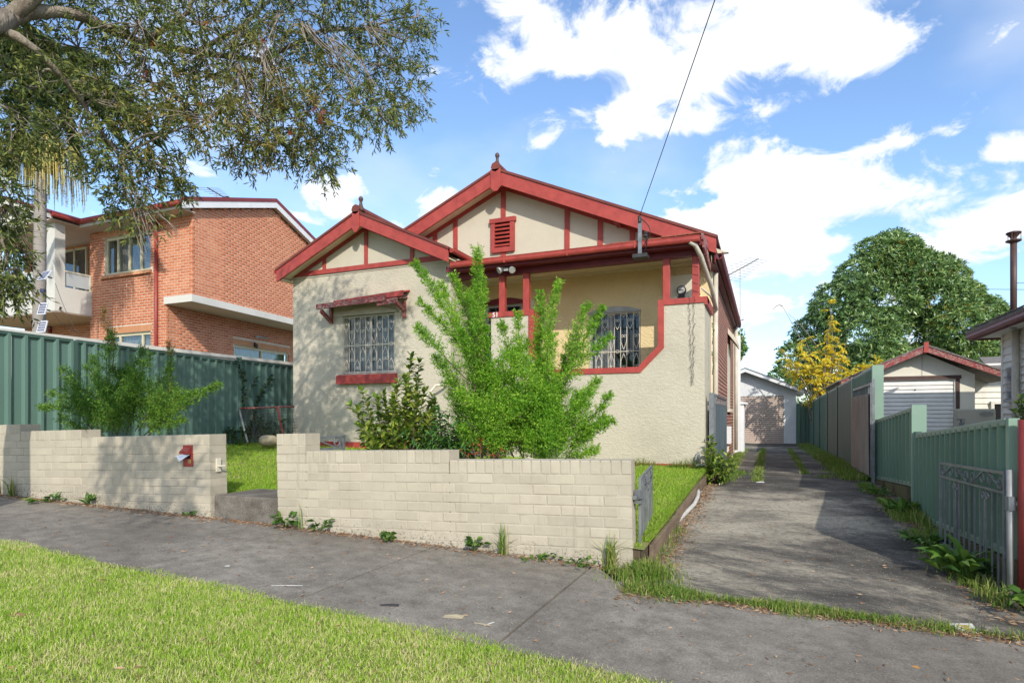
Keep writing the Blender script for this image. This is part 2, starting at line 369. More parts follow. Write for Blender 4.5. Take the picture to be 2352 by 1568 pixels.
def driveway_mat():
    N, L, p = custom('drive_concrete', 0.92, 0.2)
    a = tex_noise(N, L, 0.55, 9, 0.70, (1.0, 0.8, 1.0), 0.5, (3.3, 1.1, 0))
    b = tex_noise(N, L, 1.7, 9, 0.74, (0.6, 1.2, 1.0), 0.6)
    s = N.new('ShaderNodeMath'); s.operation = 'MULTIPLY_ADD'; L.new(b, s.inputs[0]); s.inputs[1].default_value = 0.6; L.new(a, s.inputs[2])
    # a worn, cleaner patch in the middle of the apron
    geo = N.new('ShaderNodeNewGeometry'); vm = N.new('ShaderNodeVectorMath'); vm.operation = 'MULTIPLY_ADD'
    L.new(geo.outputs['Position'], vm.inputs[0]); vm.inputs[1].default_value = (0.85, 0.40, 0); vm.inputs[2].default_value = (0.10, -3.05, 0)
    ln = N.new('ShaderNodeVectorMath'); ln.operation = 'LENGTH'; L.new(vm.outputs[0], ln.inputs[0])
    mr = N.new('ShaderNodeMapRange'); mr.interpolation_type = 'SMOOTHSTEP'; L.new(ln.outputs['Value'], mr.inputs[0])
    mr.inputs[1].default_value = 1.25; mr.inputs[2].default_value = 0.2; mr.inputs[3].default_value = 0.0; mr.inputs[4].default_value = 0.17
    s3 = N.new('ShaderNodeMath'); s3.operation = 'ADD'; L.new(s.outputs[0], s3.inputs[0]); L.new(mr.outputs[0], s3.inputs[1]); s = s3
    c = ramp(N, L, s.outputs[0], [(0.74, (0.062, 0.057, 0.049)), (0.83, (0.125, 0.114, 0.096)), (0.92, (0.28, 0.25, 0.195)), (1.0, (0.38, 0.34, 0.265))])
    # mould specks
    m1 = tex_noise(N, L, 28, 8, 0.78, (0.7, 1.4, 1))
    c = mixc(N, L, ramp(N, L, m1, [(0.36, (0.85, 0.85, 0.85)), (0.50, (0, 0, 0))]), c, (0.055, 0.052, 0.048))
    m2 = tex_noise(N, L, 5, 8, 0.75, (0.5, 1.5, 1), 0.4, (7, 2, 0))
    c = mixc(N, L, ramp(N, L, m2, [(0.62, (0, 0, 0)), (0.70, (0.8, 0.8, 0.8))]), c, (0.33, 0.31, 0.275))
    grain = tex_noise(N, L, 130, 3, 0.7)
    c = mixc(N, L, 1.0, c, ramp(N, L, grain, [(0.3, (0.6, 0.6, 0.6)), (0.7, (1.35, 1.35, 1.35))]), 'MULTIPLY')
    speck = tex_noise(N, L, 60, 2, 0.5, (1, 1, 1), 0, (5, 3, 3))
    c = mixc(N, L, ramp(N, L, speck, [(0.68, (0, 0, 0)), (0.71, (1, 1, 1))]), c, (0.40, 0.39, 0.37))
    L.new(c, p.inputs['Base Color'])
    L.new(bump_(N, L, grain, 0.5, 0.004, bump_(N, L, m1, 0.3, 0.008)), p.inputs['Normal'])
driveway_mat()

def painted_brick():
    N, L, p = custom('painted_brick', 0.8, 0.25)
    oi = N.new('ShaderNodeObjectInfo')
    a = tex_noise(N, L, 2.2, 7, 0.65)
    c = ramp(N, L, a, [(0.3, (0.395, 0.352, 0.275)), (0.6, (0.475, 0.43, 0.34))])
    tint = ramp(N, L, oi.outputs['Random'], [(0.0, (0.90, 0.90, 0.89)), (1.0, (1.04, 1.03, 1.02))])
    c = mixc(N, L, 1.0, c, tint, 'MULTIPLY')
    # run marks and splashed dirt that grows towards the path
    st = tex_noise(N, L, 3.5, 6, 0.7, (4, 4, 0.3), 0.2)
    c = mixc(N, L, ramp(N, L, st, [(0.56, (0, 0, 0)), (0.78, (0.5, 0.5, 0.5))]), c, (0.20, 0.175, 0.13))
    sp = tex_noise(N, L, 42, 6, 0.8)
    geo = N.new('ShaderNodeNewGeometry'); sx = N.new('ShaderNodeSeparateXYZ'); L.new(geo.outputs['Position'], sx.inputs[0])
    h = N.new('ShaderNodeMath'); h.operation = 'MULTIPLY_ADD'; L.new(sx.outputs[0], h.inputs[0]); h.inputs[1].default_value = 0.04; L.new(sx.outputs[2], h.inputs[2])
    lo = N.new('ShaderNodeMapRange'); L.new(h.outputs[0], lo.inputs[0])
    lo.inputs[1].default_value = -1.02; lo.inputs[2].default_value = -1.27; lo.inputs[3].default_value = 0.0; lo.inputs[4].default_value = 0.17
    s2 = N.new('ShaderNodeMath'); s2.operation = 'ADD'; L.new(sp, s2.inputs[0]); L.new(lo.outputs[0], s2.inputs[1])
    c = mixc(N, L, ramp(N, L, s2.outputs[0], [(0.635, (0, 0, 0)), (0.71, (0.75, 0.75, 0.75))]), c, (0.10, 0.085, 0.06))
    L.new(c, p.inputs['Base Color'])
    L.new(bump_(N, L, tex_noise(N, L, 90, 4, 0.7), 0.35, 0.004, bump_(N, L, tex_noise(N, L, 14, 3, 0.6), 0.2, 0.01)), p.inputs['Normal'])
painted_brick()
mat('painted_joint', (0.36, 0.32, 0.25), (0.45, 0.405, 0.32), 6, rough=0.9, bump=0.3)

def glass_mat(name, tint, refl=0.35):
    m = bpy.data.materials.new(name); m.use_nodes = True
    N, L = nodes_of(m); out = N['Material Output']; N.remove(N['Principled BSDF'])
    g = N.new('ShaderNodeBsdfGlossy'); g.inputs['Roughness'].default_value = 0.03
    g.inputs[0].default_value = (0.9, 0.95, 1, 1)
    t = N.new('ShaderNodeBsdfTransparent'); t.inputs[0].default_value = (*tint, 1)
    f = N.new('ShaderNodeFresnel'); f.inputs[0].default_value = 1.5
    mm = N.new('ShaderNodeMath'); mm.operation = 'MULTIPLY_ADD'; mm.use_clamp = True
    L.new(f.outputs[0], mm.inputs[0]); mm.inputs[1].default_value = 0.28; mm.inputs[2].default_value = refl
    mx = N.new('ShaderNodeMixShader'); L.new(mm.outputs[0], mx.inputs[0]); L.new(t.outputs[0], mx.inputs[1]); L.new(g.outputs[0], mx.inputs[2])
    L.new(mx.outputs[0], out.inputs[0]); M[name] = m
glass_mat('window_glass', (0.80, 0.82, 0.82), 0.02)
mat('frosted_glass', (0.50, 0.545, 0.56), (0.46, 0.50, 0.52), 2, rough=0.15, spec=0.6)
def mossy():
    N, L, p = custom('mossy_concrete', 0.95, 0.15)
    a = tex_noise(N, L, 4, 8, 0.7, (1, 1, 0.5))
    c = ramp(N, L, a, [(0.35, (0.06, 0.055, 0.04)), (0.5, (0.13, 0.115, 0.07)), (0.65, (0.14, 0.14, 0.05))])
    L.new(c, p.inputs['Base Color']); L.new(bump_(N, L, tex_noise(N, L, 40, 6, 0.7), 0.6, 0.01), p.inputs['Normal'])
mossy()
# ------------------------------------------------------------------ mesh helpers
ORG = {}
def V(*a): return Vector(a)
class MB:
    def __init__(s): s.v = []; s.f = []
    def add(s, vs, fs):
        o = len(s.v); s.v.extend([tuple(x) for x in vs]); s.f.extend([tuple(i + o for i in f) for f in fs])
    def quad(s, a, b, c, d): s.add([a, b, c, d], [(0, 1, 2, 3)])
    def box(s, x0, y0, z0, x1, y1, z1):
        s.obox(V(x0, y0, z0), V(x1 - x0, 0, 0), V(0, y1 - y0, 0), V(0, 0, z1 - z0))
    def obox(s, p, a, b, c):
        p, a, b, c = Vector(p), Vector(a), Vector(b), Vector(c)
        s.add([p, p + a, p + a + b, p + b, p + c, p + a + c, p + a + b + c, p + b + c],
              [(0, 3, 2, 1), (4, 5, 6, 7), (0, 1, 5, 4), (1, 2, 6, 5), (2, 3, 7, 6), (3, 0, 4, 7)])
    def bar(s, a, b, w, h, up=(0, 0, 1)):
        a, b, up = Vector(a), Vector(b), Vector(up)
        d = (b - a); dn = d.normalized(); side = dn.cross(up)
        if side.length < 1e-4: side = dn.cross(Vector((1, 0, 0)))
        side.normalize(); u2 = side.cross(dn).normalized()
        s.obox(a - side * w / 2 - u2 * h / 2, d, side * w, u2 * h)
    def tube(s, pts, r, n=7, cap=True):
        pts = [Vector(p) for p in pts]; m = len(pts)
        rs = r if hasattr(r, '__len__') else [r] * m
        t0 = (pts[1] - pts[0]).normalized()
        ref = Vector((0, 0, 1)) if abs(t0.z) < 0.9 else Vector((1, 0, 0))
        nx = t0.cross(ref).normalized(); vs = []; fs = []
        for i, p in enumerate(pts):
            t = (pts[min(i + 1, m - 1)] - pts[max(i - 1, 0)])
            t = t.normalized() if t.length > 1e-9 else t0
            nx = (nx - t * nx.dot(t)); nx = nx.normalized() if nx.length > 1e-6 else t.cross(ref).normalized()
            ny = t.cross(nx)
            for k in range(n):
                a = 2 * math.pi * k / n
                vs.append(p + (nx * math.cos(a) + ny * math.sin(a)) * rs[i])
        for i in range(m - 1):
            for k in range(n):
                k2 = (k + 1) % n
                fs.append((i * n + k, i * n + k2, (i + 1) * n + k2, (i + 1) * n + k))
        if cap: fs.append(tuple(range(n - 1, -1, -1))); fs.append(tuple(range((m - 1) * n, m * n)))
        s.add(vs, fs)
    def prism(s, pts, ext):
        pts = [Vector(p) for p in pts]; e = Vector(ext); n = len(pts)
        fs = [tuple(range(n)), tuple(range(2 * n - 1, n - 1, -1))]
        for i in range(n):
            j = (i + 1) % n; fs.append((i, i + n, j + n, j))
        s.add(pts + [p + e for p in pts], fs)
    def lathe(s, c, prof, n=16):
        c = Vector(c); vs = []; fs = []
        for r, z in prof:
            for k in range(n):
                a = 2 * math.pi * k / n; vs.append(c + Vector((r * math.cos(a), r * math.sin(a), z)))
        for i in range(len(prof) - 1):
            for k in range(n):
                k2 = (k + 1) % n; fs.append((i * n + k, i * n + k2, (i + 1) * n + k2, (i + 1) * n + k))
        fs.append(tuple(range(n - 1, -1, -1))); fs.append(tuple(range((len(prof) - 1) * n, len(prof) * n)))
        s.add(vs, fs)
    def build(s, name, m, parent=None, smooth=False, origin=None, bevel=0.0):
        og = ORG[parent.name] if parent is not None else Vector(origin) if origin is not None else Vector((0, 0, 0))
        me = bpy.data.meshes.new(name)
        me.from_pydata([(x - og.x, y - og.y, z - og.z) for x, y, z in s.v], [], s.f)
        me.update()
        o = bpy.data.objects.new(name, me); COL.objects.link(o)
        me.materials.append(M[m] if isinstance(m, str) else m)
        if smooth:
            me.polygons.foreach_set('use_smooth', [True] * len(me.polygons))
        if parent is not None: o.parent = parent
        elif origin is not None: o.location = og
        ORG[o.name] = og
        if bevel:
            md = o.modifiers.new('edge', 'BEVEL'); md.width = bevel; md.segments = 2; md.limit_method = 'ANGLE'
        return o

def thing(name, label, cat, loc=(0, 0, 0), group=None):
    o = bpy.data.objects.new(name, None); COL.objects.link(o)
    o.location = loc; o['label'] = label; o['category'] = cat; o.empty_display_size = 0.1
    if group: o['group'] = group
    ORG[o.name] = Vector(loc); return o
def tag(o, label, cat, group=None):
    o['label'] = label; o['category'] = cat
    if group: o['group'] = group
    return o
def struct(o): o['kind'] = 'structure'; return o
def stuff(o): o['kind'] = 'stuff'; return o
def lerp(a, b, t): return a + (b - a) * t

def np_mesh(name, verts, faces_tmpl, m, parent=None, kind='stuff', smooth=False):
    """verts (n, k, 3); every item of n gets the same face template"""
    verts = np.asarray(verts, dtype=np.float32)
    n, k, _ = verts.shape
    og = ORG[parent.name] if parent is not None else Vector((0, 0, 0))
    v = verts.reshape(-1, 3) - np.array(og, dtype=np.float32)
    loops = []; starts = []; tot = []
    lt = np.concatenate([np.array(f) for f in faces_tmpl]); ln = np.array([len(f) for f in faces_tmpl])
    st = np.concatenate([[0], np.cumsum(ln)[:-1]])
    base = np.arange(n)[:, None]
    loops = (base * k + lt[None, :]).ravel().astype(np.int32)
    starts = (base * ln.sum() + st[None, :]).ravel().astype(np.int32)
    me = bpy.data.meshes.new(name)
    me.vertices.add(n * k); me.vertices.foreach_set('co', v.ravel())
    me.loops.add(len(loops)); me.loops.foreach_set('vertex_index', loops)
    me.polygons.add(n * len(ln)); me.polygons.foreach_set('loop_start', starts)
    if smooth: me.polygons.foreach_set('use_smooth', np.ones(n * len(ln), dtype=bool))
    me.update(calc_edges=True)
    me.materials.append(M[m])
    o = bpy.data.objects.new(name, me); COL.objects.link(o)
    if parent is not None: o.parent = parent
    ORG[o.name] = og
    if kind: o['kind'] = kind
    return o
def unit(a): return a / np.maximum(np.linalg.norm(a, axis=-1, keepdims=True), 1e-9)
def rand_dirs(n):
    return unit(rng.normal(size=(n, 3)))
def leaves(name, P, D, L, W, m, parent=None, fold=0.25, droop=0.15, kind='stuff'):
    """pointed folded leaves: P base, D direction, L length, W width"""
    n = len(P); D = unit(D)
    S = unit(np.cross(D, rand_dirs(n))); Nn = np.cross(S, D)
    L = np.broadcast_to(np.asarray(L, dtype=float).reshape(-1, 1), (n, 1)); W = np.broadcast_to(np.asarray(W, dtype=float).reshape(-1, 1), (n, 1))
    mid = P + D * L * 0.5 + Nn * W * fold
    tip = P + D * L; tip[:, 2] -= (L[:, 0] * droop)
    vs = np.stack([P, mid + S * W * 0.5, tip, mid - S * W * 0.5], axis=1)
    return np_mesh(name, vs, [(0, 1, 2), (0, 2, 3)], m, parent, kind)
def big_leaves(name, P, D, L, W, m, parent=None, curl=0.2, up=None, kind='stuff'):
    n = len(P); D = unit(D)
    ref = rand_dirs(n) * 0.55 + (np.array([0, 0, 1.0]) if up is None else up)
    S = unit(np.cross(D, ref)); Nn = np.cross(S, D)
    L = np.broadcast_to(np.asarray(L, dtype=float).reshape(-1, 1), (n, 1)); W = np.broadcast_to(np.asarray(W, dtype=float).reshape(-1, 1), (n, 1))
    a = P + D * L * 0.12
    m1 = P + D * L * 0.40 + Nn * L * 0.05; m2 = P + D * L * 0.72 + Nn * L * 0.03; tip = P + D * L - Nn * L * curl
    e = Nn * W * 0.12
    vs = np.stack([P, m1 + S * W * .5 + e, m1, m1 - S * W * .5 + e, m2 + S * W * .36 + e * .6, m2, m2 - S * W * .36 + e * .6, tip], axis=1)
    return np_mesh(name, vs, [(0, 1, 2), (0, 2, 3), (1, 4, 5, 2), (2, 5, 6, 3), (4, 7, 5), (5, 7, 6)], m, parent, kind)
def blades(name, P, H, W, lean, m, parent=None, kind='stuff', spread=0.5):
    n = len(P)
    a = rng.uniform(0, 2 * np.pi, n); S = np.stack([np.cos(a), np.sin(a), np.zeros(n)], 1)
    b = rng.uniform(0, 2 * np.pi, n); ld = np.stack([np.cos(b), np.sin(b), np.zeros(n)], 1) * np.abs(rng.normal(0, 1, n))[:, None] * spread + lean
    H = np.asarray(H).reshape(-1, 1); W = np.asarray(W).reshape(-1, 1)
    up = np.array([0, 0, 1.0])
    k = np.linalg.norm(ld, axis=1, keepdims=True)
    zf = 1 / np.sqrt(1 + k ** 2)
    m1 = P + (up * zf + ld * 0.35) * H * 0.55
    tp = P + (up * zf * 0.92 + ld * 1.0) * H
    vs = np.stack([P + S * W * .5, P - S * W * .5, m1 - S * W * .42, m1 + S * W * .42, tp], axis=1)
    return np_mesh(name, vs, [(0, 1, 2, 3), (3, 2, 4)], m, parent, kind)

def wall_holes(mb, o, u, n, w, h, holes, thick, sides=True):
    """a wall sheet with openings: o lower corner, u along, n outward normal, thickness goes to -n"""
    o, u, n = Vector(o), Vector(u), Vector(n); up = Vector((0, 0, 1)); bk = -n * thick
    us = sorted({0, w, *[q for H in holes for q in (H[0], H[1])]}); zs_ = sorted({0, h, *[q for H in holes for q in (H[2], H[3])]})
    us = [q for q in us if 0 <= q <= w]; zs_ = [q for q in zs_ if 0 <= q <= h]
    P = lambda a, b, d=None: o + u * a + up * b + (bk if d else Vector((0, 0, 0)))
    for i in range(len(us) - 1):
        for j in range(len(zs_) - 1):
            uc, zc = (us[i] + us[i + 1]) / 2, (zs_[j] + zs_[j + 1]) / 2
            if any(H[0] < uc < H[1] and H[2] < zc < H[3] for H in holes): continue
            a, b, c, d = us[i], us[i + 1], zs_[j], zs_[j + 1]
            mb.quad(P(a, c), P(b, c), P(b, d), P(a, d))
            mb.quad(P(a, c, 1), P(a, d, 1), P(b, d, 1), P(b, c, 1))
    for (a, b, c, d) in holes:
        for (p, q) in (((a, c), (b, c)), ((b, c), (b, d)), ((b, d), (a, d)), ((a, d), (a, c))):
            mb.quad(P(*p), P(*q), P(*q, 1), P(*p, 1))
    if sides:
        for (p, q) in (((0, 0), (w, 0)), ((w, 0), (w, h)), ((w, h), (0, h)), ((0, h), (0, 0))):
            mb.quad(P(*p), P(*q), P(*q, 1), P(*p, 1))

# ------------------------------------------------------------------ bricks laid one by one
BRICK = {}
def brick_mesh(key, L, H, D, ch, m):
    if key in BRICK: return BRICK[key]
    v = []; f = []
    x, z = L / 2, H / 2
    v += [(-x + ch, 0, -z + ch), (x - ch, 0, -z + ch), (x - ch, 0, z - ch), (-x + ch, 0, z - ch)]
    v += [(-x, ch, -z), (x, ch, -z), (x, ch, z), (-x, ch, z)]
    v += [(-x, D, -z), (x, D, -z), (x, D, z), (-x, D, z)]
    f += [(0, 1, 2, 3)]
    for i in range(4):
        j = (i + 1) % 4
        f += [(i + 4, j + 4, j, i), (i + 8, j + 8, j + 4, i + 4)]
    me = bpy.data.meshes.new('brick'); me.from_pydata(v, [], f); me.update(); me.materials.append(M[m])
    BRICK[key] = (me, np.array(v), f); return BRICK[key]
def wall_matrix(u, n):
    u = Vector(u).normalized(); n = Vector(n).normalized(); w = n.cross(u) * -1
    w = u.cross(-n)
    return Matrix((u, -n, w)).transposed()
def lay_bricks(parent, org, u, n, cells, key, size, m, n_single, jitter=0.0, chamfer=0.003, visible=None, part='brick'):
    """cells: (u centre, w centre, length, height, depth scale). The largest in view become objects, the rest one joined part."""
    L, H, D = size
    me, bv, bf = brick_mesh(key, L, H, D, chamfer, m)
    Rm = wall_matrix(u, n); org = Vector(org)
    og = ORG[parent.name]; eul = Rm.to_euler()
    un = Vector(u).normalized(); wn = Rm.col[2]
    sc_ = []
    for i, c in enumerate(cells):
        p = org + un * c[0] + wn * c[1]
        a = to_px(p - un * c[2] / 2); b = to_px(p + un * c[2] / 2)
        s = abs(b[0] - a[0]) * c[3] * FP / max(a[2], .1) if a[2] > .2 and b[2] > .2 else 0
        inv = a[2] < .2 or not (-40 < a[0] < 2400) or not (-40 < a[1] < 1620)
        if visible is not None and not visible(p, c): inv = True
        sc_.append(-1 if inv else s)
    order = sorted(range(len(cells)), key=lambda i: -sc_[i])
    single = [i for i in order[:n_single] if sc_[i] > 0]
    ss = set(single)
    for i in single:
        c = cells[i]
        o = bpy.data.objects.new(part, me); COL.objects.link(o); o.parent = parent
        j = random.uniform(-jitter, jitter)
        o.location = org + un * c[0] + wn * c[1] + Vector(n) * j - og
        o.rotation_euler = eul; o.scale = (c[2] / L, c[4], c[3] / H)
    rest = [i for i in range(len(cells)) if i not in ss]
    if rest:
        Rn = np.array(Rm)
        arr = []
        for i in rest:
            c = cells[i]
            loc = np.array(org + un * c[0] + wn * c[1])
            arr.append((bv * np.array([c[2] / L, c[4], c[3] / H])) @ Rn.T + loc)
        np_mesh(part + 'work', np.array(arr), bf, m, parent)
def bond(w, h, course, module, joint, holes=(), keep=None, z0=0.0, half=True, clip=None):
    """stretcher bond cells over a w x h wall, cut round the openings"""
    out = []; k = 0; z = z0
    while z + course <= h + 1e-6:
        off = (module / 2 if (k % 2 and half) else 0)
        lo, hi = (0, w) if clip is None else clip(z + course / 2)
        spans = [(lo, hi)]
        for (a, b, c, d) in holes:
            if c - 0.3 * course < z + course / 2 < d + 0.3 * course:
                ns = []
                for (s, e) in spans:
                    if b <= s or a >= e: ns.append((s, e)); continue
                    if a > s: ns.append((s, a))
                    if b < e: ns.append((b, e))
                spans = ns
        x = -off
        while x < w:
            for (s, e) in spans:
                a, b = max(x, s), min(x + module, e)
                if b - a > 0.04:
                    a2 = a + (joint / 2); b2 = b - (joint / 2)
                    if keep is None or keep((a + b) / 2, z + course / 2):
                        out.append(((a2 + b2) / 2, z + course / 2, b2 - a2, course - joint, 1.0))
            x += module
        z += course; k += 1
    return out

# ------------------------------------------------------------------ levels of the ground
def z_path(X):
    X = max(-14, min(8, X))
    return -1.22 - 0.045 * (X + 1) if X > -4.45 else -1.0647 - 0.032 * (X + 4.45)
def sstep(t): t = max(0, min(1, t)); return t * t * (3 - 2 * t)
def z_drive(X, Y):
    return lerp(z_path(X), -1.03 - 0.04 * sstep((Y - 14) / 10), sstep((Y - 3.9) / 6.2) if Y < 10.1 else 1)
def z_lawn(X, Y):
    t = (Y - 4.9) / 5.3; t = max(-.1, min(1.1, t)); s = max(0, min(1, (X + 10.5) / 9.6))
    return lerp(lerp(-0.66, -1.04, s), lerp(-0.56, -0.84, s), t)
def grid_mesh(name, xs, ys, zf, m, keep=None):
    mb = MB(); nx, ny = len(xs), len(ys)
    vs = [(x, y, zf(x, y)) for y in ys for x in xs]
    fs = [(j * nx + i, j * nx + i + 1, (j + 1) * nx + i + 1, (j + 1) * nx + i) for j in range(ny - 1) for i in range(nx - 1)
          if keep is None or keep((xs[i] + xs[i + 1]) / 2, (ys[j] + ys[j + 1]) / 2)]
    mb.add(vs, fs); return mb.build(name, m, smooth=True)
# ================================================================== GROUND
def z_base(X, Y):
    near = z_path(X) - 0.09
    t = sstep((Y - 4.4) / 3.0)
    z = lerp(near, -1.22, t)
    if Y < -3: z = near
    return z
xs = [-600, -250, -100, -50, -30] + [x * 1.0 for x in range(-20, 13)] + [18, 30, 60, 130, 300, 600]
ys = [-500, -150, -50, -20, -10, -6, -3, -1, 0, 1, 2, 2.6, 3.5, 4.4, 4.9, 5.4, 6, 6.6, 7.2, 8, 10, 14, 20, 30, 45, 70, 120, 250, 600]
struct(grid_mesh('ground', xs, ys, z_base, 'far_ground'))
# verge
vx = [-12 + .5 * i for i in range(0, 33)]
vy = [-1.5 + .25 * i for i in range(0, 19)]
struct(grid_mesh('verge', vx, vy, lambda x, y: z_path(x) - 0.03 + 0.005 * math.sin(2.1 * x + y) + 0.005 * math.sin(3.3 * y), 'turf'))
# footpath made of poured slabs
def wall_y(X): return 4.76 + 0.0723 * (X + 0.99)
path = MB()
path.prism([V(-13, 2.8, z_path(-13) - .07), V(-4.45, 2.8, z_path(-4.45) - .07), V(4, 2.8, z_path(4) - .07), V(4, 4.62, z_path(4) - .07), V(-1, 4.9, z_path(-1) - .07), V(-4.45, 4.6, z_path(-4.45) - .07), V(-13, 4.2, z_path(-13) - .07)], (0, 0, -0.06))
footpath = struct(path.build('footpath', 'soil'))
joints = [-12.6, -11.2, -9.8, -8.4, -7.0, -5.60, -4.18, -2.72, -1.32, 1.75, 4.2]
for i in range(len(joints) - 1):
    a, b = joints[i] + 0.007, joints[i + 1] - 0.007
    if i == 7: b -= .006
    mb = MB()
    def far_y(x):
        if x < -0.95: return min(wall_y(x) - 0.012, 4.75)
        return lerp(4.20, 4.46, (x + .95) / 2.6) if x < 1.75 else 4.5
    n = 8; nearp = []; farp = []
    for k in range(n + 1):
        x = lerp(a, b, k / n)
        nearp.append(V(x, 2.87 + 0.01 * math.sin(5 * x), z_path(x)))
        farp.append(V(x + 0.03, far_y(x) if not (a < -0.95 < b and x < -0.95) else wall_y(x) - .012, z_path(x) + 0.012))
    for k in range(n):
        mb.quad(nearp[k], nearp[k + 1], farp[k + 1], farp[k])
        mb.quad(nearp[k] - V(0, 0, .1), nearp[k + 1] - V(0, 0, .1), nearp[k + 1], nearp[k])
    for k in (0, n):
        mb.quad(nearp[k], farp[k], farp[k] - V(0, 0, .1), nearp[k] - V(0, 0, .1))
    mb.build('slab', 'path_concrete', footpath)
# driveway: front apron and the two strips behind
def lane_left(Y):
    return lerp(-0.72, -0.86, (Y - 4.2) / 6) if Y < 10.2 else -0.80
drive = grid_mesh('driveway', [-1.02 + 0.11 * i for i in range(25)], [4.12, 4.45, 4.8, 5.2, 5.7, 6.2, 6.7, 7.2, 7.8, 8.4, 9, 9.6, 10.2, 10.7, 11.2, 13, 15, 17, 19, 21, 24, 28],
                  lambda x, y: z_drive(x, max(y, lerp(4.22, 4.47, (x + .95) / 2.6))) + 0.004 * math.sin(3 * x + 2 * y), 'drive_concrete',
                  keep=lambda x, y: y > 4.4 or x < 0.9)
struct(drive)
# garden lawn, raised behind the front wall
lx = [-10.55 + 0.483 * i for i in range(21)]; ly = [4.75 + 0.3 * i for i in range(23)]
lawn = grid_mesh('lawn', lx, ly, lambda x, y: z_lawn(x, y) + 0.01 * math.sin(4 * x) * math.sin(3 * y), 'turf')
struct(lawn)
bed = MB()
for i in range(12):
    a, b = lerp(4.76, 10.2, i / 12), lerp(4.76, 10.2, (i + 1) / 12)
    bed.quad(V(-.915, a, z_lawn(-.915, a) - .003), V(-.915, b, z_lawn(-.915, b) - .003), V(-.915, b, -1.45), V(-.915, a, -1.45))
for i in range(20):
    a, b = lerp(-10.5, -.915, i / 20), lerp(-10.5, -.915, (i + 1) / 20)
    bed.quad(V(a, 4.77, z_lawn(a, 4.77) - .003), V(b, 4.77, z_lawn(b, 4.77) - .003), V(b, 4.77, -1.45), V(a, 4.77, -1.45))
struct(bed.build('garden_bed', 'soil'))
# timber edging along the lawn
te = thing('timber_edging', 'weathered timber edging board between green lawn and driveway', 'edging', (-0.9, 6, -1.2))
for a, b in ((5.05, 6.6), (6.62, 8.3), (8.32, 10.1)):
    mb = MB(); mb.obox(V(-0.905, a, z_drive(-.9, a) - .05), V(0.012, b - a, z_drive(-.9, b) - z_drive(-.9, a)), V(0.035, 0, 0), V(0, 0, z_lawn(-.9, (a + b) / 2) - z_drive(-.9, a) - 0.005))
    mb.build('board', 'timber', te, bevel=.006)

# ================================================================== FRONT BRICK WALL (two lengths with a gate gap)
def front_wall(name, label, org, tilt, length, sections, nrows, ends):
    u = Vector((math.cos(math.atan(0.0723)), math.sin(math.atan(0.0723)), 0)) * math.cos(R(tilt)) + Vector((0, 0, math.sin(R(tilt))))
    n = Vector((math.sin(math.atan(0.0723)), -math.cos(math.atan(0.0723)), 0))
    root = thing(name, label, 'brick wall', org)
    C, MOD, J = 0.086, 0.240, 0.007
    cells = []; caps = []
    top = max(s[2] for s in sections)
    for k in range(-nrows, top):
        lo = min(s[0] for s in sections if s[2] > k); hi = max(s[1] for s in sections if s[2] > k)
        off = 0.12 if k % 2 else 0.0
        x = lo - off
        while x < hi - 0.02:
            a, b = max(x, lo), min(x + MOD, hi)
            if b - a > 0.03:
                end = (abs(a - lo) < .01 and 'L' in ends) or (abs(b - hi) < .01)
                cells.append(((a + b) / 2, k * C + C / 2, b - a - J, C - J, 2.09 if end else 1.0))
            x += MOD
    for (a, b, k) in sections:
        m = round((b - a) / 0.0855); w = (b - a) / m
        for i in range(m):
            caps.append((a + (i + .5) * w, k * C + 0.0585, w - J, 0.113 + random.uniform(-.002, .002), 1.0))
    lay_bricks(root, org, u, n, cells, 'wallbrick', (0.233, 0.079, 0.11), 'painted_brick', 300, 0.0022, 0.005)
    lay_bricks(root, org, u, n, caps, 'capbrick', (0.0785, 0.113, 0.23), 'painted_brick', 90, 0.002, 0.006, part='coping_brick')
    core = MB(); Rm = wall_matrix(u, n); wn = Rm.col[2]; J2 = 0.006
    for (a, b, k) in sections:
        core.obox(Vector(org) + u * (a + .006) - wn * nrows * C - n * .0032, u * (b - a - .012), -n * (0.23 - .0064), wn * (nrows * C + k * C + 0.105))
    core.build('mortar_core', 'painted_joint', root)
    return root, u, n, wn
wallR = front_wall('front_wall', 'cream painted brick front wall between the footpath gap and driveway gate, stepping down', (-4.45, 4.51, -0.53), 1.25, 3.47,
                   [(0, 0.345, 3), (0.345, 1.87, 1), (1.87, 3.47, 0)], 9, 'LR')
wallL = front_wall('front_wall', 'cream painted brick front wall with the red letterbox, shaded by the tree', (-9.20, 4.166, -0.386), 1.5, 3.91,
                   [(0, 1.03, 2), (1.03, 2.05, 1), (2.05, 3.91, 0)], 9, 'R')
# step in the gap
st = MB(); st.obox(V(-5.29, 4.50, -1.2), V(0.83, 0.06, 0), V(-0.02, 0.62, 0), V(0, 0, 0.40))
tag(st.build('gate_step', 'step_concrete', bevel=0.012), 'stained grey concrete step in the gap of the front wall', 'step')

# ================================================================== MAIN HOUSE
HY = 10.25          # front plane
IY = 11.40          # wall at the back of the verandah
XL, XB, XP, XR = -9.64, -5.67, -4.80, -0.93
HB = -1.2
house = thing('cottage', 'cream rendered cottage with dark red trim, two front gables and a verandah', 'house', (-5.3, HY, -0.8))
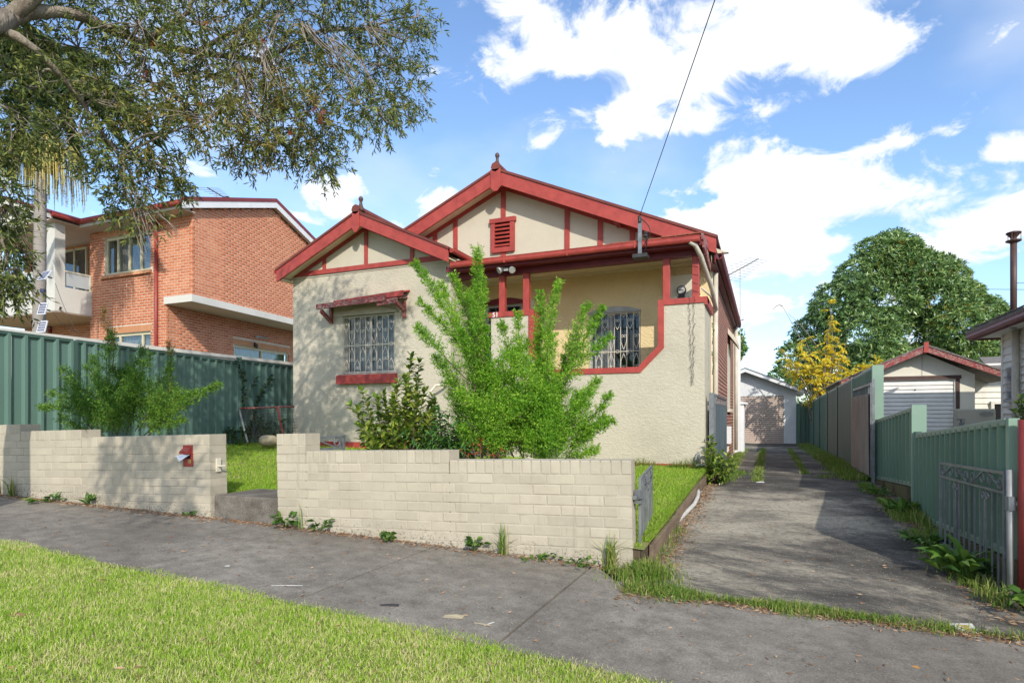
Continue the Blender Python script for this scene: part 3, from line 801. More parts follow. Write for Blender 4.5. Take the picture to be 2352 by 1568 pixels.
# --- bay wall
bay = MB()
wx0, wx1, wz0, wz1 = -8.28, -6.97, 0.93, 2.16
wall_holes(bay, (XL, HY, HB), (1, 0, 0), (0, -1, 0), XB - XL, 3.13 - HB, [(wx0 - XL, wx1 - XL, wz0 - HB, wz1 - HB)], 0.26)
bay.build('bay_wall', 'cream_render', house)
sw = MB()
sw.box(XL, HY + .26, HB, XL + .25, 19.4, 3.13)            # outer side of the bay
sw.box(XB - .25, HY + .262, HB, XB, IY, 3.0)              # return beside the steps
sw.build('side_wall', 'cream_render', house)
# --- verandah back wall with door and window
vw = MB()
vx0, vx1, vz0, vz1 = -3.22, -2.20, 0.55, 2.06
dx0, dx1, dz0, dz1 = -5.50, -4.62, -0.16, 2.40
wall_holes(vw, (XB, IY, HB), (1, 0, 0), (0, -1, 0), XR - XB, 3.0 - HB, [(vx0 - XB, vx1 - XB, vz0 - HB, vz1 - HB), (dx0 - XB, dx1 - XB, dz0 - HB, dz1 - HB)], 0.25)
vw.build('verandah_wall', 'yellow_render', house)
cl = MB(); cl.box(XB, HY + 0.02, 2.85, XR, IY, 2.88); cl.box(XB, IY - .05, 2.80, XR, IY - .001, 2.849)
for cx in (-4.35, -3.2, -2.05): cl.box(cx - .02, HY + .23, 2.838, cx + .02, IY - .05, 2.85)
cl.build('ceiling', 'soffit', house)
vf = MB(); vf.box(XB, HY + .26, -0.30, XR - .25, IY, -0.16); vf.build('verandah_floor', 'step_concrete', house)
# steps up to the door
for i in range(4):
    s = MB(); s.box(XB + .005, HY - .35 + i * .29, HB, XP - .005, HY - .06 + i * .29 + .02, -0.62 + i * .155); s.build('step', 'step_concrete', house, bevel=.01)
# --- parapet with stepped opening
T = 0.10
def off_poly(pts): return pts
outer = [(-4.03, 1.995), (-3.935, 1.995), (-3.935, 1.22), (-3.60, 0.875), (-2.02, 0.875), (-1.68, 1.22), (-1.68, 1.995), (-0.93, 1.995)]
par = [(-4.80, HB), (XR, HB), (XR, 1.90), (-1.585, 1.90), (-1.585, 1.18), (-1.978, 0.780), (-3.642, 0.780), (-4.03, 1.18), (-4.03, 1.90), (-4.80, 1.90)]
pw = MB(); pw.prism([V(x, HY, z) for x, z in par], (0, 0.25, 0)); pw.build('verandah_parapet', 'cream_render', house)
ew = MB(); ew.box(XR - .25, HY + .251, HB, XR, IY - .001, 1.90); ew.build('return_wall', 'cream_render', house); ew = MB(); ew.box(XR - .22, IY + .251, HB, XR - .005, 11.99, 2.72); ew.build('return_wall', 'cream_render', house); ew = MB()
ew.box(XP, HY + .251, HB, XP + .12, HY + .9, 1.3)
ew.build('return_wall', 'cream_render', house)
# dark red trim round the opening
tr = [[(-4.84, 1.90), (-3.995, 1.90), (-3.93, 1.995), (-4.84, 1.995)],
      [(-4.03, 1.18), (-3.93, 1.222), (-3.93, 1.995), (-3.995, 1.90), (-4.03, 1.90)],
      [(-3.642, .780), (-3.60, .878), (-3.93, 1.222), (-4.03, 1.18)],
      [(-3.642, .780), (-1.978, .780), (-2.02, .878), (-3.60, .878)],
      [(-1.978, .780), (-1.585, 1.18), (-1.685, 1.222), (-2.02, .878)],
      [(-1.585, 1.18), (-1.585, 1.90), (-1.685, 1.995), (-1.685, 1.222)],
      [(-1.585, 1.90), (-0.885, 1.90), (-0.885, 1.995), (-1.685, 1.995)]]
for poly in tr:
    t_ = MB(); t_.prism([V(x, HY - .022, z) for x, z in poly], (0, 0.30, 0)); t_.build('opening_trim', 'red_paint', house)
t_ = MB(); t_.box(XR, HY - .02, 1.86, -0.885, IY, 1.995); t_.build('opening_trim', 'red_paint', house)
# base course painted red
bc = MB(); bc.box(XL - .004, HY - .012, HB, XB + .004, HY + .1, -0.50); bc.box(XP - .004, HY - .012, HB, XR + .012, HY + .1, -0.765)
bc.build('base_course', 'red_paint', house)
# posts
for x in (-4.61, -4.12, -1.56, -1.08):
    p_ = MB(); p_.box(x - .058, HY + .06, 1.9955, x + .058, HY + .175, 2.70)
    p_.build('verandah_post', 'red_paint', house, bevel=.008)
# beam, gutter, verandah roof
b_ = MB(); b_.box(XB - .02, HY + .045, 2.70, XR + .02, HY + .19, 2.86); b_.build('verandah_beam', 'maroon_paint', house)
f_ = MB(); f_.box(XB + .01, HY - .20, 2.80, XR - .02, HY - .175, 2.90); f_.box(XB + .01, HY - .174, 2.80, XR - .02, HY + .044, 2.82); f_.build('fascia', 'maroon_paint', house)
def gutter(a, b, name='gutter', m='red_paint', r=0.055, par=None, down=(0, 0, 1), face=None):
    a, b = Vector(a), Vector(b); d = (b - a).normalized(); side = d.cross(Vector((0, 0, 1))).normalized()
    if face is not None and side.dot(Vector(face)) < 0: side = -side
    prof = [(0.0, .055), (0.0, -.03), (.012, -.05), (.05, -.058), (.085, -.045), (.10, -.015), (.10, .03), (.108, .05), (.094, .056), (.086, .03), (.086, -.01), (.05, -.04), (.015, -.03), (.015, .05)]
    vs = []; n = len(prof)
    for p in (a, b):
        for (s_, z_) in prof: vs.append(p + side * s_ * r / .055 + Vector((0, 0, z_ * r / .055)))
    fs = [(i, (i + 1) % n, n + (i + 1) % n, n + i) for i in range(n)] + [tuple(range(n)), tuple(range(2 * n - 1, n - 1, -1))]
    mb = MB(); mb.add(vs, fs); return mb.build(name, m, par)
gutter((-5.52, HY - .205, 2.905), (-0.98, HY - .205, 2.885), par=house, face=(0, -1, 0))
for x in (-4.4, -3.2, -2.02):
    k_ = MB(); k_.bar(V(x - .014, HY - .262, 2.895), V(x + .014, HY - .262, 2.895), .104, .118); k_.build('gutter_bracket', 'red_paint', house)
vr = MB(); vr.prism([V(-5.5, HY - .22, 2.93), V(-5.5, 11.30, 3.17), V(-5.5, 11.30, 3.12), V(-5.5, HY - .22, 2.905)], (4.56, 0, 0)); vr.build('verandah_roof', 'tile_roof', house)
for i in range(7):       # the uneven tile ends that show over the gutter
    x = -2.45 + i * .215
    t_ = MB(); t_.obox(V(x, HY - .26, 2.945 + random.uniform(-.004, .012) + i * .003), V(.205, 0, random.uniform(-.006, .012)), V(0, .40, .075), V(0, 0, .018)); t_.build('tile', 'tile_edge', house)
hipb = MB(); hipb.bar(V(-0.955, HY - .23, 2.93), V(-0.93, 11.1, 2.985), .03, .10); hipb.bar(V(-0.94, HY - .1, 2.84), V(-.90, 10.86, 2.60), .03, .13); hipb.build('roof_edge_board', 'worn_red', house)

# --- gables
def gable(cx, hw, z_end, z_top, yb, yw, wall_z0, bw, panels, bat_w, pend, zbase, left_cut=None, right_cut=None, soff=True):
    sl = (z_top - z_end) / hw
    # panel wall
    g = MB()
    ins = 0.30
    zi = z_top - 0.10
    g.prism([V(cx - (zi - wall_z0) / sl, yw, wall_z0), V(cx + (zi - wall_z0) / sl, yw, wall_z0), V(cx, yw, zi)], (0, .1, 0))
    g.build('gable_panel', 'smooth_cream', house)
    # barge boards
    for s in (-1, 1):
        e = V(cx + s * hw, yb, z_end); a = V(cx, yb, z_top)
        m = MB(); m.prism([a, e, e - V(0, 0, bw), a - V(0, 0, bw)], (0, .04, 0)); m.build('barge_board', 'red_paint', house)
        # capping strip and tile edge above it
        m = MB(); m.prism([a + V(0, -.015, .045), e + V(s * .03, -.015, .032), e + V(s * .03, -.015, -.004), a + V(0, -.015, 0.004)], (0, .07, 0)); m.build('barge_capping', 'maroon_paint', house)
        # soffit lining
        m = MB(); dz = bw * 0.62
        m.prism([a - V(0, -.041, dz), e - V(0, -.041, dz), e - V(0, -.041, dz + .02), a - V(0, -.041, dz + .02)], (0, yw - yb - .042, 0)); m.build('soffit', 'soffit', house)
        # batten that follows the slope
        m = MB(); z_off = dz + .10
        zz = z_top - z_off
        ex = (zz - zbase) / sl
        m.prism([V(cx, yw - .022, zz + .10), V(cx + s * (ex + .10 / sl), yw - .022, zbase), V(cx + s * (ex), yw - .022, zbase), V(cx, yw - .022, zz)], (0, .0215, 0)); m.build('batten', 'red_paint', house)
    for (x, z0, z1) in panels:
        m = MB(); m.box(x - bat_w / 2, yw - .024, z0, x + bat_w / 2, yw - .0005, z1); m.build('batten', 'red_paint', house)
    # pendant
    m = MB(); w = pend; m.prism([V(cx - w, yb - .03, z_top + .02), V(cx - w, yb - .03, z_top - bw - .08), V(cx - w * .35, yb - .03, z_top - bw - .16), V(cx + w * .35, yb - .03, z_top - bw - .16), V(cx + w, yb - .03, z_top - bw - .08), V(cx + w, yb - .03, z_top + .02)], (0, .029, 0)); m.build('gable_pendant', 'red_paint', house, bevel=.006)
def slope_z(cx, z_top, sl, x, off): return z_top - off - abs(x - cx) * sl
# bay gable
bcx, bhw, bze, bzt = -7.66, 2.12, 3.20, 4.17
bsl = (bzt - bze) / bhw
gable(bcx, bhw, bze, bzt, 9.90, 10.235, 3.06, 0.245, [(bcx, 3.19, slope_z(bcx, bzt, bsl, bcx, .22)), (bcx - 1.09, 3.19, slope_z(bcx, bzt, bsl, bcx - 1.09, .20)), (bcx + 1.12, 3.19, slope_z(bcx, bzt, bsl, bcx + 1.12, .20))], 0.085, 0.085, 3.10)
m = MB(); m.box(-9.43, 10.205, 3.10, -5.86, 10.2345, 3.195); m.build('batten', 'red_paint', house)
# main gable
mcx, mhw, mze, mzt = -5.0, 4.20, 3.13, 4.98
msl = (mzt - mze) / mhw
gx = []
for x in (-6.62, -6.12, -3.62, -2.95, -2.33, -1.55): gx.append((x, 3.0, slope_z(mcx, mzt, msl, x, .24)))
gx += [(mcx, 3.0, 3.42), (mcx, 4.10, slope_z(mcx, mzt, msl, mcx, .22))]
gable(mcx, mhw, mze, mzt, 10.90, 11.28, 2.95, 0.27, gx, 0.10, 0.11, 2.98)
# louvred vent
m = MB()
for (x0, z0, x1, z1) in ((mcx - .26, 3.42, mcx - .17, 4.03), (mcx + .17, 3.42, mcx + .26, 4.03), (mcx - .169, 3.42, mcx + .169, 3.52)): m.box(x0, 11.215, z0, x1, 11.279, z1)
m.box(mcx - .29, 11.20, 4.031, mcx + .29, 11.279, 4.12)
fr = m.build('gable_vent', 'red_paint', house)
for i in range(6):
    m = MB(); z = 3.535 + i * .082; m.obox(V(mcx - .168, 11.205, z), V(.336, 0, 0), V(0, .05, .045), V(0, -.008, .014)); m.build('louvre', 'red_paint', fr)
m = MB(); m.box(mcx - .168, 11.268, 3.52, mcx + .168, 11.2785, 4.03); m.build('vent_backing', 'dark_interior', fr)
m = MB(); m.obox(V(-2.62, 10.95, slope_z(mcx, mzt, msl, -2.62, .30)), V(.09, 0, 0), V(0, .32, 0), V(0, 0, .10)); m.build('outrigger', 'red_paint', house)
# roofs
rf = MB()
def roof_slab(mb, cx, hw, ze, zt, y0, y1, th=.05, lift=.05):
    for s in (-1, 1):
        e = V(cx + s * hw, y0, ze + lift); a = V(cx, y0, zt + lift)
        mb.prism([a, e, e - V(0, 0, th), a - V(0, 0, th)], (0, y1 - y0, 0))
roof_slab(rf, mcx, mhw + .02, mze - .01, mzt, 10.88, 19.3)
roof_slab(rf, bcx, bhw + .02, bze - .01, bzt, 9.88, 13.2)
roof = rf.build('roof', 'tile_roof', house)
m = MB()
m.tube([V(mcx, 10.87, mzt + .06), V(mcx, 19.3, mzt + .06)], .10, 8); m.tube([V(bcx, 9.87, bzt + .06), V(bcx, 12.3, bzt + .06)], .10, 8)
m.build('ridge_capping', 'tile_roof', roof)
def finial(x, y, z):
    m = MB(); m.lathe((x, y, z), [(.085, -.06), (.075, .0), (.045, .05), (.03, .11), (.028, .15), (.042, .175), (.048, .205), (.038, .235), (.014, .255), (.004, .258)], 10)
    m.build('finial', 'worn_brown', roof, smooth=True)
finial(mcx, 10.97, mzt + .12); finial(bcx + .04, 10.0, bzt + .10)
# valley gutter between the bay roof and the verandah
gutter((bcx + bhw + .02, 9.93, bze - .02), (bcx + bhw + .02, 11.25, bze - .02), par=house, face=(1, 0, 0), r=.045)
gutter((bcx - bhw - .02, 9.93, bze - .02), (bcx - bhw - .02, 14.0, bze - .02), par=house, face=(-1, 0, 0), r=.045)
m = MB(); m.box(bcx - bhw + .02, 9.95, bze - .21, XL - .001, 19.3, bze - .19); m.build('soffit', 'soffit', house)
# long side gutter, fascia and eave on the driveway side
gz = 2.80
m = MB(); m.box(-0.83, 10.95, gz - .09, -0.808, 19.2, gz + .16); m.build('fascia', 'maroon_paint', house)
m = MB()
for i in range(9): m.box(-0.99, 11.0 + i * .915, gz - .10, -0.832, 11.0 + i * .915 + .90, gz - .085)
m.build('soffit', 'maroon_paint', house)
gutter((-0.806, 10.95, gz + .02), (-0.806, 19.25, gz - .02), par=house, face=(1, 0, 0), r=.06, m='maroon_paint')
# brick side wall
sidew = MB(); sidew.box(-1.30, 11.66, HB, -.917, 19.2, 2.70); sidew.build('brick_backing', 'cream_mortar', house)
win_b = (4.60, 5.70, 1.35, 3.05)
sc_cells = bond(7.55, 3.80, 0.086, 0.24, 0.016, holes=[win_b])
lay_bricks(house, (-.915, 11.66, -1.12), (0, 1, 0), (1, 0, 0), sc_cells, 'sidebrick', (0.229, 0.075, 0.10), 'red_brick', 300, 0.002, 0.002)
m = MB(); m.box(-1.09, 11.52, HB, -.905, 11.655, 2.70); m.build('corner_pilaster', 'cream_trim', house)
m = MB(); m.box(-1.10, 19.2, HB, -.88, 19.32, 2.7); m.build('corner_pilaster', 'cream_trim', house)
m = MB(); m.box(-.96, 16.3, .27, -.905, 17.3, 1.92); wn_ = m.build('side_window', 'cream_trim', house)
m = MB(); m.prism([V(-.904, 16.15, 2.16), V(-0.68, 16.15, 1.86), V(-0.68, 16.15, 1.98), V(-.904, 16.15, 2.30)], (0, 1.35, 0)); m.build('window_hood', 'cream_trim', wn_)
m = MB(); m.box(-.914, 16.2, .16, -0.84, 17.4, .25); m.build('sill', 'cream_trim', wn_)
# downpipes
m = MB()
m.tube([V(-1.14, HY - .26, 2.845), V(-1.06, HY - .21, 2.80), V(-0.99, HY - .02, 2.66), V(-0.86, 10.78, 2.22), V(-0.85, 11.2, 2.06), V(-0.85, 11.50, 1.98)], .038, 8)
m.build('downpipe', 'cream_pipe', house, smooth=True)
m = MB(); m.tube([V(-0.855, 11.56, 2.66), V(-0.855, 11.56, -1.0)], .042, 8); m.build('downpipe', 'cream_pipe', house, smooth=True); m = MB(); m.tube([V(-0.83, 19.0, 2.7), V(-0.83, 19.0, -.95)], .05, 8); m.build('downpipe', 'cream_pipe', house, smooth=True)
m = MB(); m.tube([V(-0.985, HY + .15, 2.16), V(-0.89, 10.9, 2.12), V(-0.86, 11.5, 1.98)], .016, 6); m.build('conduit', 'cream_pipe', house, smooth=True)
# --- scroll work
def spiral(c, u, v, r0, turns, start, n=18, sgn=1):
    return [Vector(c) + (Vector(u) * math.cos(start + sgn * 2 * math.pi * turns * i / n) + Vector(v) * math.sin(start + sgn * 2 * math.pi * turns * i / n)) * r0 * (1 - .62 * i / n) for i in range(n + 1)]
def heart(mb, c, w, h, r=.0058, flip=1, u=V(1, 0, 0), v=V(0, 0, 1)):
    c = Vector(c); v = v * flip
    for s in (-1, 1):
        pts = [c - v * h * .55, c - v * h * .05 + u * s * w * .46, c + v * h * .26 + u * s * w * .48]
        pts += [c + v * h * .30 + u * s * w * .24 + (u * s * math.cos(a) + v * math.sin(a)) * w * .24 * k for a, k in ((.3, 1), (1.0, 1), (1.7, 1), (2.5, .98), (3.3, .9), (4.1, .75), (4.9, .6), (5.6, .45))]
        mb.tube(pts, r, 5)
def grille(parent, x0, x1, z0, z1, y, nb, name='security_grille'):
    mb = MB(); w = x1 - x0
    for z in (z0 + .01, (z0 + z1) / 2 - .02, z1 - .01): mb.bar(V(x0, y, z), V(x1, y, z), .012, .014)
    for i in range(nb + 1):
        x = x0 + w * i / nb; mb.tube([V(x, y - .008, z0), V(x, y - .008, z1)], .0068, 5)
    step = w / nb; zm = (z0 + z1) / 2 - .02
    for i in range(nb):
        xc = x0 + step * (i + .5)
        if i % 2 == 0:
            heart(mb, V(xc, y - .012, z1 - .22), step * .9, .20)
            heart(mb, V(xc, y - .012, z0 + .17), step * .9, .20, flip=-1)
            mb.tube([V(xc, y - .012, zm) + V(math.cos(a), 0, math.sin(a)) * step * .28 for a in np.linspace(0, 2 * math.pi, 13)], .0045, 5)
        else:
            heart(mb, V(xc, y - .012, zm + .20), step * .95, .30)
            heart(mb, V(xc, y - .012, zm - .20), step * .95, .30, flip=-1)
            heart(mb, V(xc, y - .012, z1 - .05), step * .8, .07)
    return mb.build(name, 'cream_trim', parent)
def house_window(x0, x1, z0, z1, yf, nb, split, arch=False, gx=None):
    m = MB(); fw = .055
    m.box(x0, yf + .09, z0, x0 + fw, yf + .16, z1); m.box(x1 - fw, yf + .09, z0, x1, yf + .16, z1)
    m.box(x0 + fw, yf + .09, z1 - fw, x1 - fw, yf + .16, z1); m.box(x0 + fw, yf + .09, z0, x1 - fw, yf + .16, z0 + fw)
    xm = lerp(x0, x1, split); m.box(xm - .03, yf + .085, z0 + fw, xm + .03, yf + .15, z1 - fw)
    wn = m.build('window', 'grey_frame', house)
    for a, b in ((x0 + fw, xm - .03), (xm + .03, x1 - fw)):
        g = MB(); g.box(a, yf + .12, z0 + fw, b, yf + .126, z1 - fw); g.build('pane', 'window_glass', wn)
    cu = MB(); n = 40; pts = []
    for i in range(n + 1):
        x = lerp(x0 + fw, xm - .02 if gx is None else gx, i / n); pts.append((x, yf + .20 + .018 * math.sin(i * 1.3)))
    for i in range(n):
        cu.quad(V(pts[i][0], pts[i][1], z0 + .05), V(pts[i + 1][0], pts[i + 1][1], z0 + .05), V(pts[i + 1][0], pts[i + 1][1], z1 - .03), V(pts[i][0], pts[i][1], z1 - .03))
    cu.build('curtain', 'curtain', wn)
    d = MB(); d.box(x0 - .3, yf + .9, z0 - .4, x1 + .3, yf + .92, z1 + .3); d.box(x0 - .3, yf + .26, z0 - .4, x0 - .28, yf + .9, z1 + .3); d.box(x1 + .28, yf + .26, z0 - .4, x1 + .3, yf + .9, z1 + .3); d.box(x0 - .3, yf + .26, z1 + .28, x1 + .3, yf + .9, z1 + .3); d.build('room_lining', 'interior_wall', wn)
    grille(wn, x0 + .02, x1 - .02, z0 + .02, z1 - .02, yf + .02, nb)
    return wn
w1 = house_window(wx0, wx1, wz0, wz1, HY, 9, .50, gx=wx1 - .04)
m = MB(); m.obox(V(wx0 - .10, HY - .10, .83), V(wx1 - wx0 + .17, 0, 0), V(0, .10, 0.0), V(0, .0, .055)); m.obox(V(wx0 - .10, HY - .10, .886), V(wx1 - wx0 + .17, 0, 0), V(0, .19, .04), V(0, 0, .012)); m.obox(V(wx0 - .10, HY - .099, .72), V(wx1 - wx0 + .17, 0, 0), V(0, .098, 0), V(0, 0, .1099)); m.build('sill', 'red_paint', w1)
w2 = house_window(vx0, vx1, vz0, vz1, IY, 8, .42, gx=-2.75)
m = MB(); n = 14      # shallow brick arch above the verandah window
for i in range(n):
    a0, a1 = lerp(-1, 1, i / n), lerp(-1, 1, (i + 1) / n)
    xa, xb = -2.71 + a0 * .53, -2.71 + a1 * .53
    za, zb = 2.06 + .10 * (1 - a0 * a0), 2.06 + .10 * (1 - a1 * a1)
    m.prism([V(xa, IY - .012, 2.045), V(xb, IY - .012, 2.045), V(xb, IY - .012, zb), V(xa, IY - .012, za)], (0, .0115, 0))
m.build('arch_head', 'grey_frame', w2)
# door with fanlight behind the pier
m = MB(); m.box(dx0, IY + .06, dz0, dx0 + .07, IY + .15, dz1); m.box(dx1 - .07, IY + .06, dz0, dx1, IY + .15, dz1); m.box(dx0 + .07, IY + .06, dz1 - .07, dx1 - .07, IY + .15, dz1); m.box(dx0 + .07, IY + .06, 1.93, dx1 - .07, IY + .15, 2.0)
door = m.build('front_door', 'grey_frame', house)
m = MB(); m.box(dx0 + .07, IY + .12, dz0, dx1 - .07, IY + .16, 1.93); m.box(dx0 + .07, IY + .12, 2.0, dx1 - .07, IY + .14, dz1 - .07); m.build('door_leaf', 'dark_interior', door)
m = MB()
for i in range(6): m.tube([V(dx0 + .1 + i * .137, IY + .08, dz0), V(dx0 + .1 + i * .137, IY + .08, dz1 - .07)], .006, 5)
heart(m, V(-5.2, IY + .07, 2.16), .2, .16); heart(m, V(-4.95, IY + .07, 2.16), .2, .16)
m.build('security_grille', 'galv', door)
n = 12; m = MB()
for i in range(n):
    a0, a1 = lerp(-1, 1, i / n), lerp(-1, 1, (i + 1) / n); xa, xb = -5.06 + a0 * .50, -5.06 + a1 * .50
    m.prism([V(xa, IY - .015, 2.37), V(xb, IY - .015, 2.37), V(xb, IY - .015, 2.42 + .09 * (1 - a1 * a1)), V(xa, IY - .015, 2.42 + .09 * (1 - a0 * a0))], (0, .0145, 0))
m.build('arch_head', 'maroon_paint', door)
# sagging timber hood over the bay window
hood = MB()
hx0, hx1 = -8.66, -6.60
hood.obox(V(hx0, 9.86, 2.275), V(hx1 - hx0 - .34, 0, .045), V(0, .03, 0), V(0, 0, .10))
hd = hood.build('window_hood', 'worn_red', w1)
m = MB(); m.obox(V(hx0 + .36, 9.98, 2.40), V(hx1 - hx0 - .36, 0, .085), V(0, .27, .07), V(0, 0, .03)); m.obox(V(hx0 + .38, 9.955, 2.33), V(hx1 - hx0 - .36, 0, .085), V(0, .024, 0), V(0, 0, .105)); m.build('hood_board', 'red_paint', w1)
m = MB(); m.obox(V(hx0 + .02, 9.89, 2.27), V(hx1 - hx0 - .44, 0, .045), V(0, .36, .13), V(0, 0, .022)); m.build('hood_board', 'worn_red', w1)
m = MB(); m.obox(V(hx1 - .56, 9.90, 2.24), V(.48, 0, .03), V(0, .03, 0), V(0, .0, .11)); m.obox(V(hx1 - .55, 9.94, 2.33), V(.50, 0, .03), V(0, .3, .06), V(0, 0, .02)); m.build('broken_board', 'worn_red', w1)
for x in (hx0 + .10, hx1 - .12):
    m = MB(); m.bar(V(x, HY - .02, 2.05 if x < -8 else 2.16), V(x, 9.90, 2.24 if x < -8 else 2.30), .06, .07); m.bar(V(x, HY - .03, 2.02), V(x, HY - .03, 2.36), .06, .06); m.build('hood_bracket', 'worn_red', w1)
m = MB(); n = 12
for i in range(n):
    a0, a1 = lerp(-1, 1, i / n), lerp(-1, 1, (i + 1) / n); xa, xb = -7.625 + a0 * .75, -7.625 + a1 * .75
    m.prism([V(xa, HY - .03, 2.16), V(xb, HY - .03, 2.16), V(xb, HY - .03, 2.18 + .14 * (1 - a1 * a1)), V(xa, HY - .03, 2.18 + .14 * (1 - a0 * a0))], (0, .0295, 0))
m.build('arch_head', 'cream_render', w1)
# number on the pier cap
def text(s, size, loc, rot, m, parent, ext=.003, name='house_number'):
    c = bpy.data.curves.new(name, 'FONT'); c.body = s; c.size = size; c.extrude = ext; c.align_x = 'CENTER'; c.offset = size * .018
    t = bpy.data.objects.new('lettering', c); COL.objects.link(t)
    me = bpy.data.meshes.new_from_object(t.evaluated_get(bpy.context.evaluated_depsgraph_get()))
    bpy.data.objects.remove(t)
    me.materials.clear(); me.materials.append(M[m]); me.name = name
    o = bpy.data.objects.new(name, me); COL.objects.link(o); o.rotation_euler = rot
    if parent is not None: o.parent = parent; o.location = Vector(loc) - ORG[parent.name]
    else: o.location = loc
    return o
text('51', .125, (-4.70, HY - .0265, 1.905), (R(90), 0, 0), 'white_paint', house)
# ================================================================== BRICK APARTMENTS NEXT DOOR
apt = thing('apartment_building', 'two storey orange brick apartment building with cream balcony behind the dark green fence', 'building', (-16, 12.5, -0.8))
AY = 12.5
GD = Vector((-0.103, 0.995, 0)).normalized(); GN = Vector((0.995, 0.103, 0)).normalized()
UP = V(0, 0, 1)
C_ = 0.086
uw = (0.75, 2.90, 4.58 - .6, 5.77 - .6); lw = (0.90, 2.90, 1.40 - .6, 2.68 - .6)
zb = 0.6
def above_fence(p, c): return p.z > 1.3
# front face (u from X=-20.3)
cells = bond(4.7, 5.45, C_, .24, .015, holes=[uw, (uw[0] - .06, uw[1] + .06, 5.77 - .6, 5.98 - .6), (uw[0] - .1, uw[1] + .1, 4.46 - .6, 4.58 - .6), lw, (lw[0] - .06, lw[1] + .06, 2.68 - .6, 2.90 - .6)],
             clip=lambda z: (0, 3.6 if z + zb < 3.50 else 4.7))
lay_bricks(apt, (-20.3, AY, zb), (1, 0, 0), (0, -1, 0), cells, 'aptbrick', (.225, .071, .06), 'orange_brick', 120, 0.001, 0.0015, visible=above_fence)
# upper gable face
cells = bond(7.0, 4.1, C_, .24, .015, z0=0.0, keep=lambda u, z: z + 3.64 < 6.18 + (.336 * u if u < 3.48 else .336 * (6.96 - u)))
lay_bricks(apt, V(-15.6, AY, 3.64), GD, GN, cells, 'aptbrick', (.225, .071, .06), 'orange_brick', 140, 0.001, 0.0015)
# lower side face, set back
sw_ = (2.77, 5.70, 1.2 - .6, 2.56 - .6)
cells = bond(8.0, 2.95, C_, .24, .015, holes=[sw_, (sw_[0] - .05, sw_[1] + .05, 2.56 - .6, 2.77 - .6)])
lay_bricks(apt, V(-16.7, AY, zb), GD, GN, cells, 'aptbrick', (.225, .071, .06), 'orange_brick', 40, 0.001, 0.0015, visible=above_fence)
# mortar walls behind the bricks
m = MB()
wall_holes(m, (-20.3, AY + .005, -.9), (1, 0, 0), (0, -1, 0), 3.585, 4.5, [(lw[0], lw[1], 1.4 + .9, 2.68 + .9)], .06)
wall_holes(m, (-20.3, AY + .005, 3.6), (1, 0, 0), (0, -1, 0), 4.685, 2.47, [(uw[0], uw[1], .98, 2.17)], .06)
P0 = V(-15.6, AY, 0)
pg = [P0 - GN * .006 + GD * .03 + UP * 3.5, P0 - GN * .006 + GD * 7 + UP * 3.5, P0 - GN * .006 + GD * 7 + UP * 6.1, P0 - GN * .006 + GD * 3.48 + UP * 7.32, P0 - GN * .006 + GD * .03 + UP * 6.15]
m.prism(pg, -GN * .2)
Q0 = V(-16.7, AY, 0)
wall_holes(m, Q0 - GN * .006 - UP * .9 + GD * .03, GD, GN, 7.97, 4.34, [(sw_[0], sw_[1], 1.2 + .9, 2.56 + .9)], .2)
m.build('mortar_wall', 'pale_mortar', apt)
# soldier courses
def soldiers(o, u, n, w, h, k, proud=.004, tilt=0, name='soldier_course'):
    mb = MB(); o, u, n = Vector(o), Vector(u), Vector(n); st = w / k
    for i in range(k): mb.obox(o + u * (i * st + .005) + n * proud, u * (st - .010), -n * .05, UP * h + n * tilt)
    return stuff(mb.build(name, 'pale_brick', apt))
soldiers((-20.3 + uw[0] - .06, AY, 5.78), (1, 0, 0), (0, -1, 0), 2.27, .195, 27)
soldiers((-20.3 + lw[0] - .06, AY, 2.69), (1, 0, 0), (0, -1, 0), 2.12, .20, 25)
soldiers(Q0 + GD * (sw_[0] - .05) + UP * 2.57, GD, GN, 3.03, .19, 35)
soldiers((-20.3 + uw[0] - .14, AY, 4.45), (1, 0, 0), (0, -1, 0), 2.36, .11, 28, .085, -.05, 'brick_sill')
# ledge between the storeys
m = MB()
z0, z1 = 3.44, 3.655
pl = [V(-16.75, AY - .05, z0), P0 - V(0, .05, 0) + GN * .05 + UP * z0, P0 + GN * .05 + GD * 8 + UP * z0, Q0 + GD * 8 + UP * z0 - GN * .06, Q0 + UP * z0 - GN * .06 + GD * .06, V(-16.75, AY + .06, z0)]
m.prism(pl, UP * (z1 - z0)); m.build('ledge', 'pale_render', apt)
def apt_window(o, u, n, w, h, splits, name='window', cm='curtain_green', fm='yellow_frame'):
    o, u, n = Vector(o), Vector(u), Vector(n); fw = .06
    mb = MB()
    for (a, b, c, d) in ((0, fw, 0, h), (w - fw, w, 0, h), (fw, w - fw, 0, fw), (fw, w - fw, h - fw - .03, h)):
        mb.obox(o + u * a + UP * c - n * .06, u * (b - a), -n * .07, UP * (d - c))
    for s in splits: mb.obox(o + u * (s - .028) + UP * fw - n * .055, u * .056, -n * .06, UP * (h - 2 * fw - .03))
    wn = mb.build(name, fm, apt)
    e = [fw] + list(splits) + [w - fw]
    for i in range(len(e) - 1):
        g = MB(); g.obox(o + u * (e[i] + (.03 if i else 0)) + UP * fw - n * .10, u * (e[i + 1] - e[i] - (.06 if 0 < i < len(e) - 2 else .03)), -n * .006, UP * (h - 2 * fw - .03)); g.build('pane', 'window_glass', wn)
    c = MB(); N_ = 60
    for i in range(N_):
        a, b = i / N_ * w, (i + 1) / N_ * w
        da, db = .22 + .03 * math.sin(i * 1.9), .22 + .03 * math.sin((i + 1) * 1.9)
        p, q = o + u * a - n * da, o + u * b - n * db
        c.quad(p, q, q + UP * h, p + UP * h)
    c.build('curtain', cm, wn)
    return wn
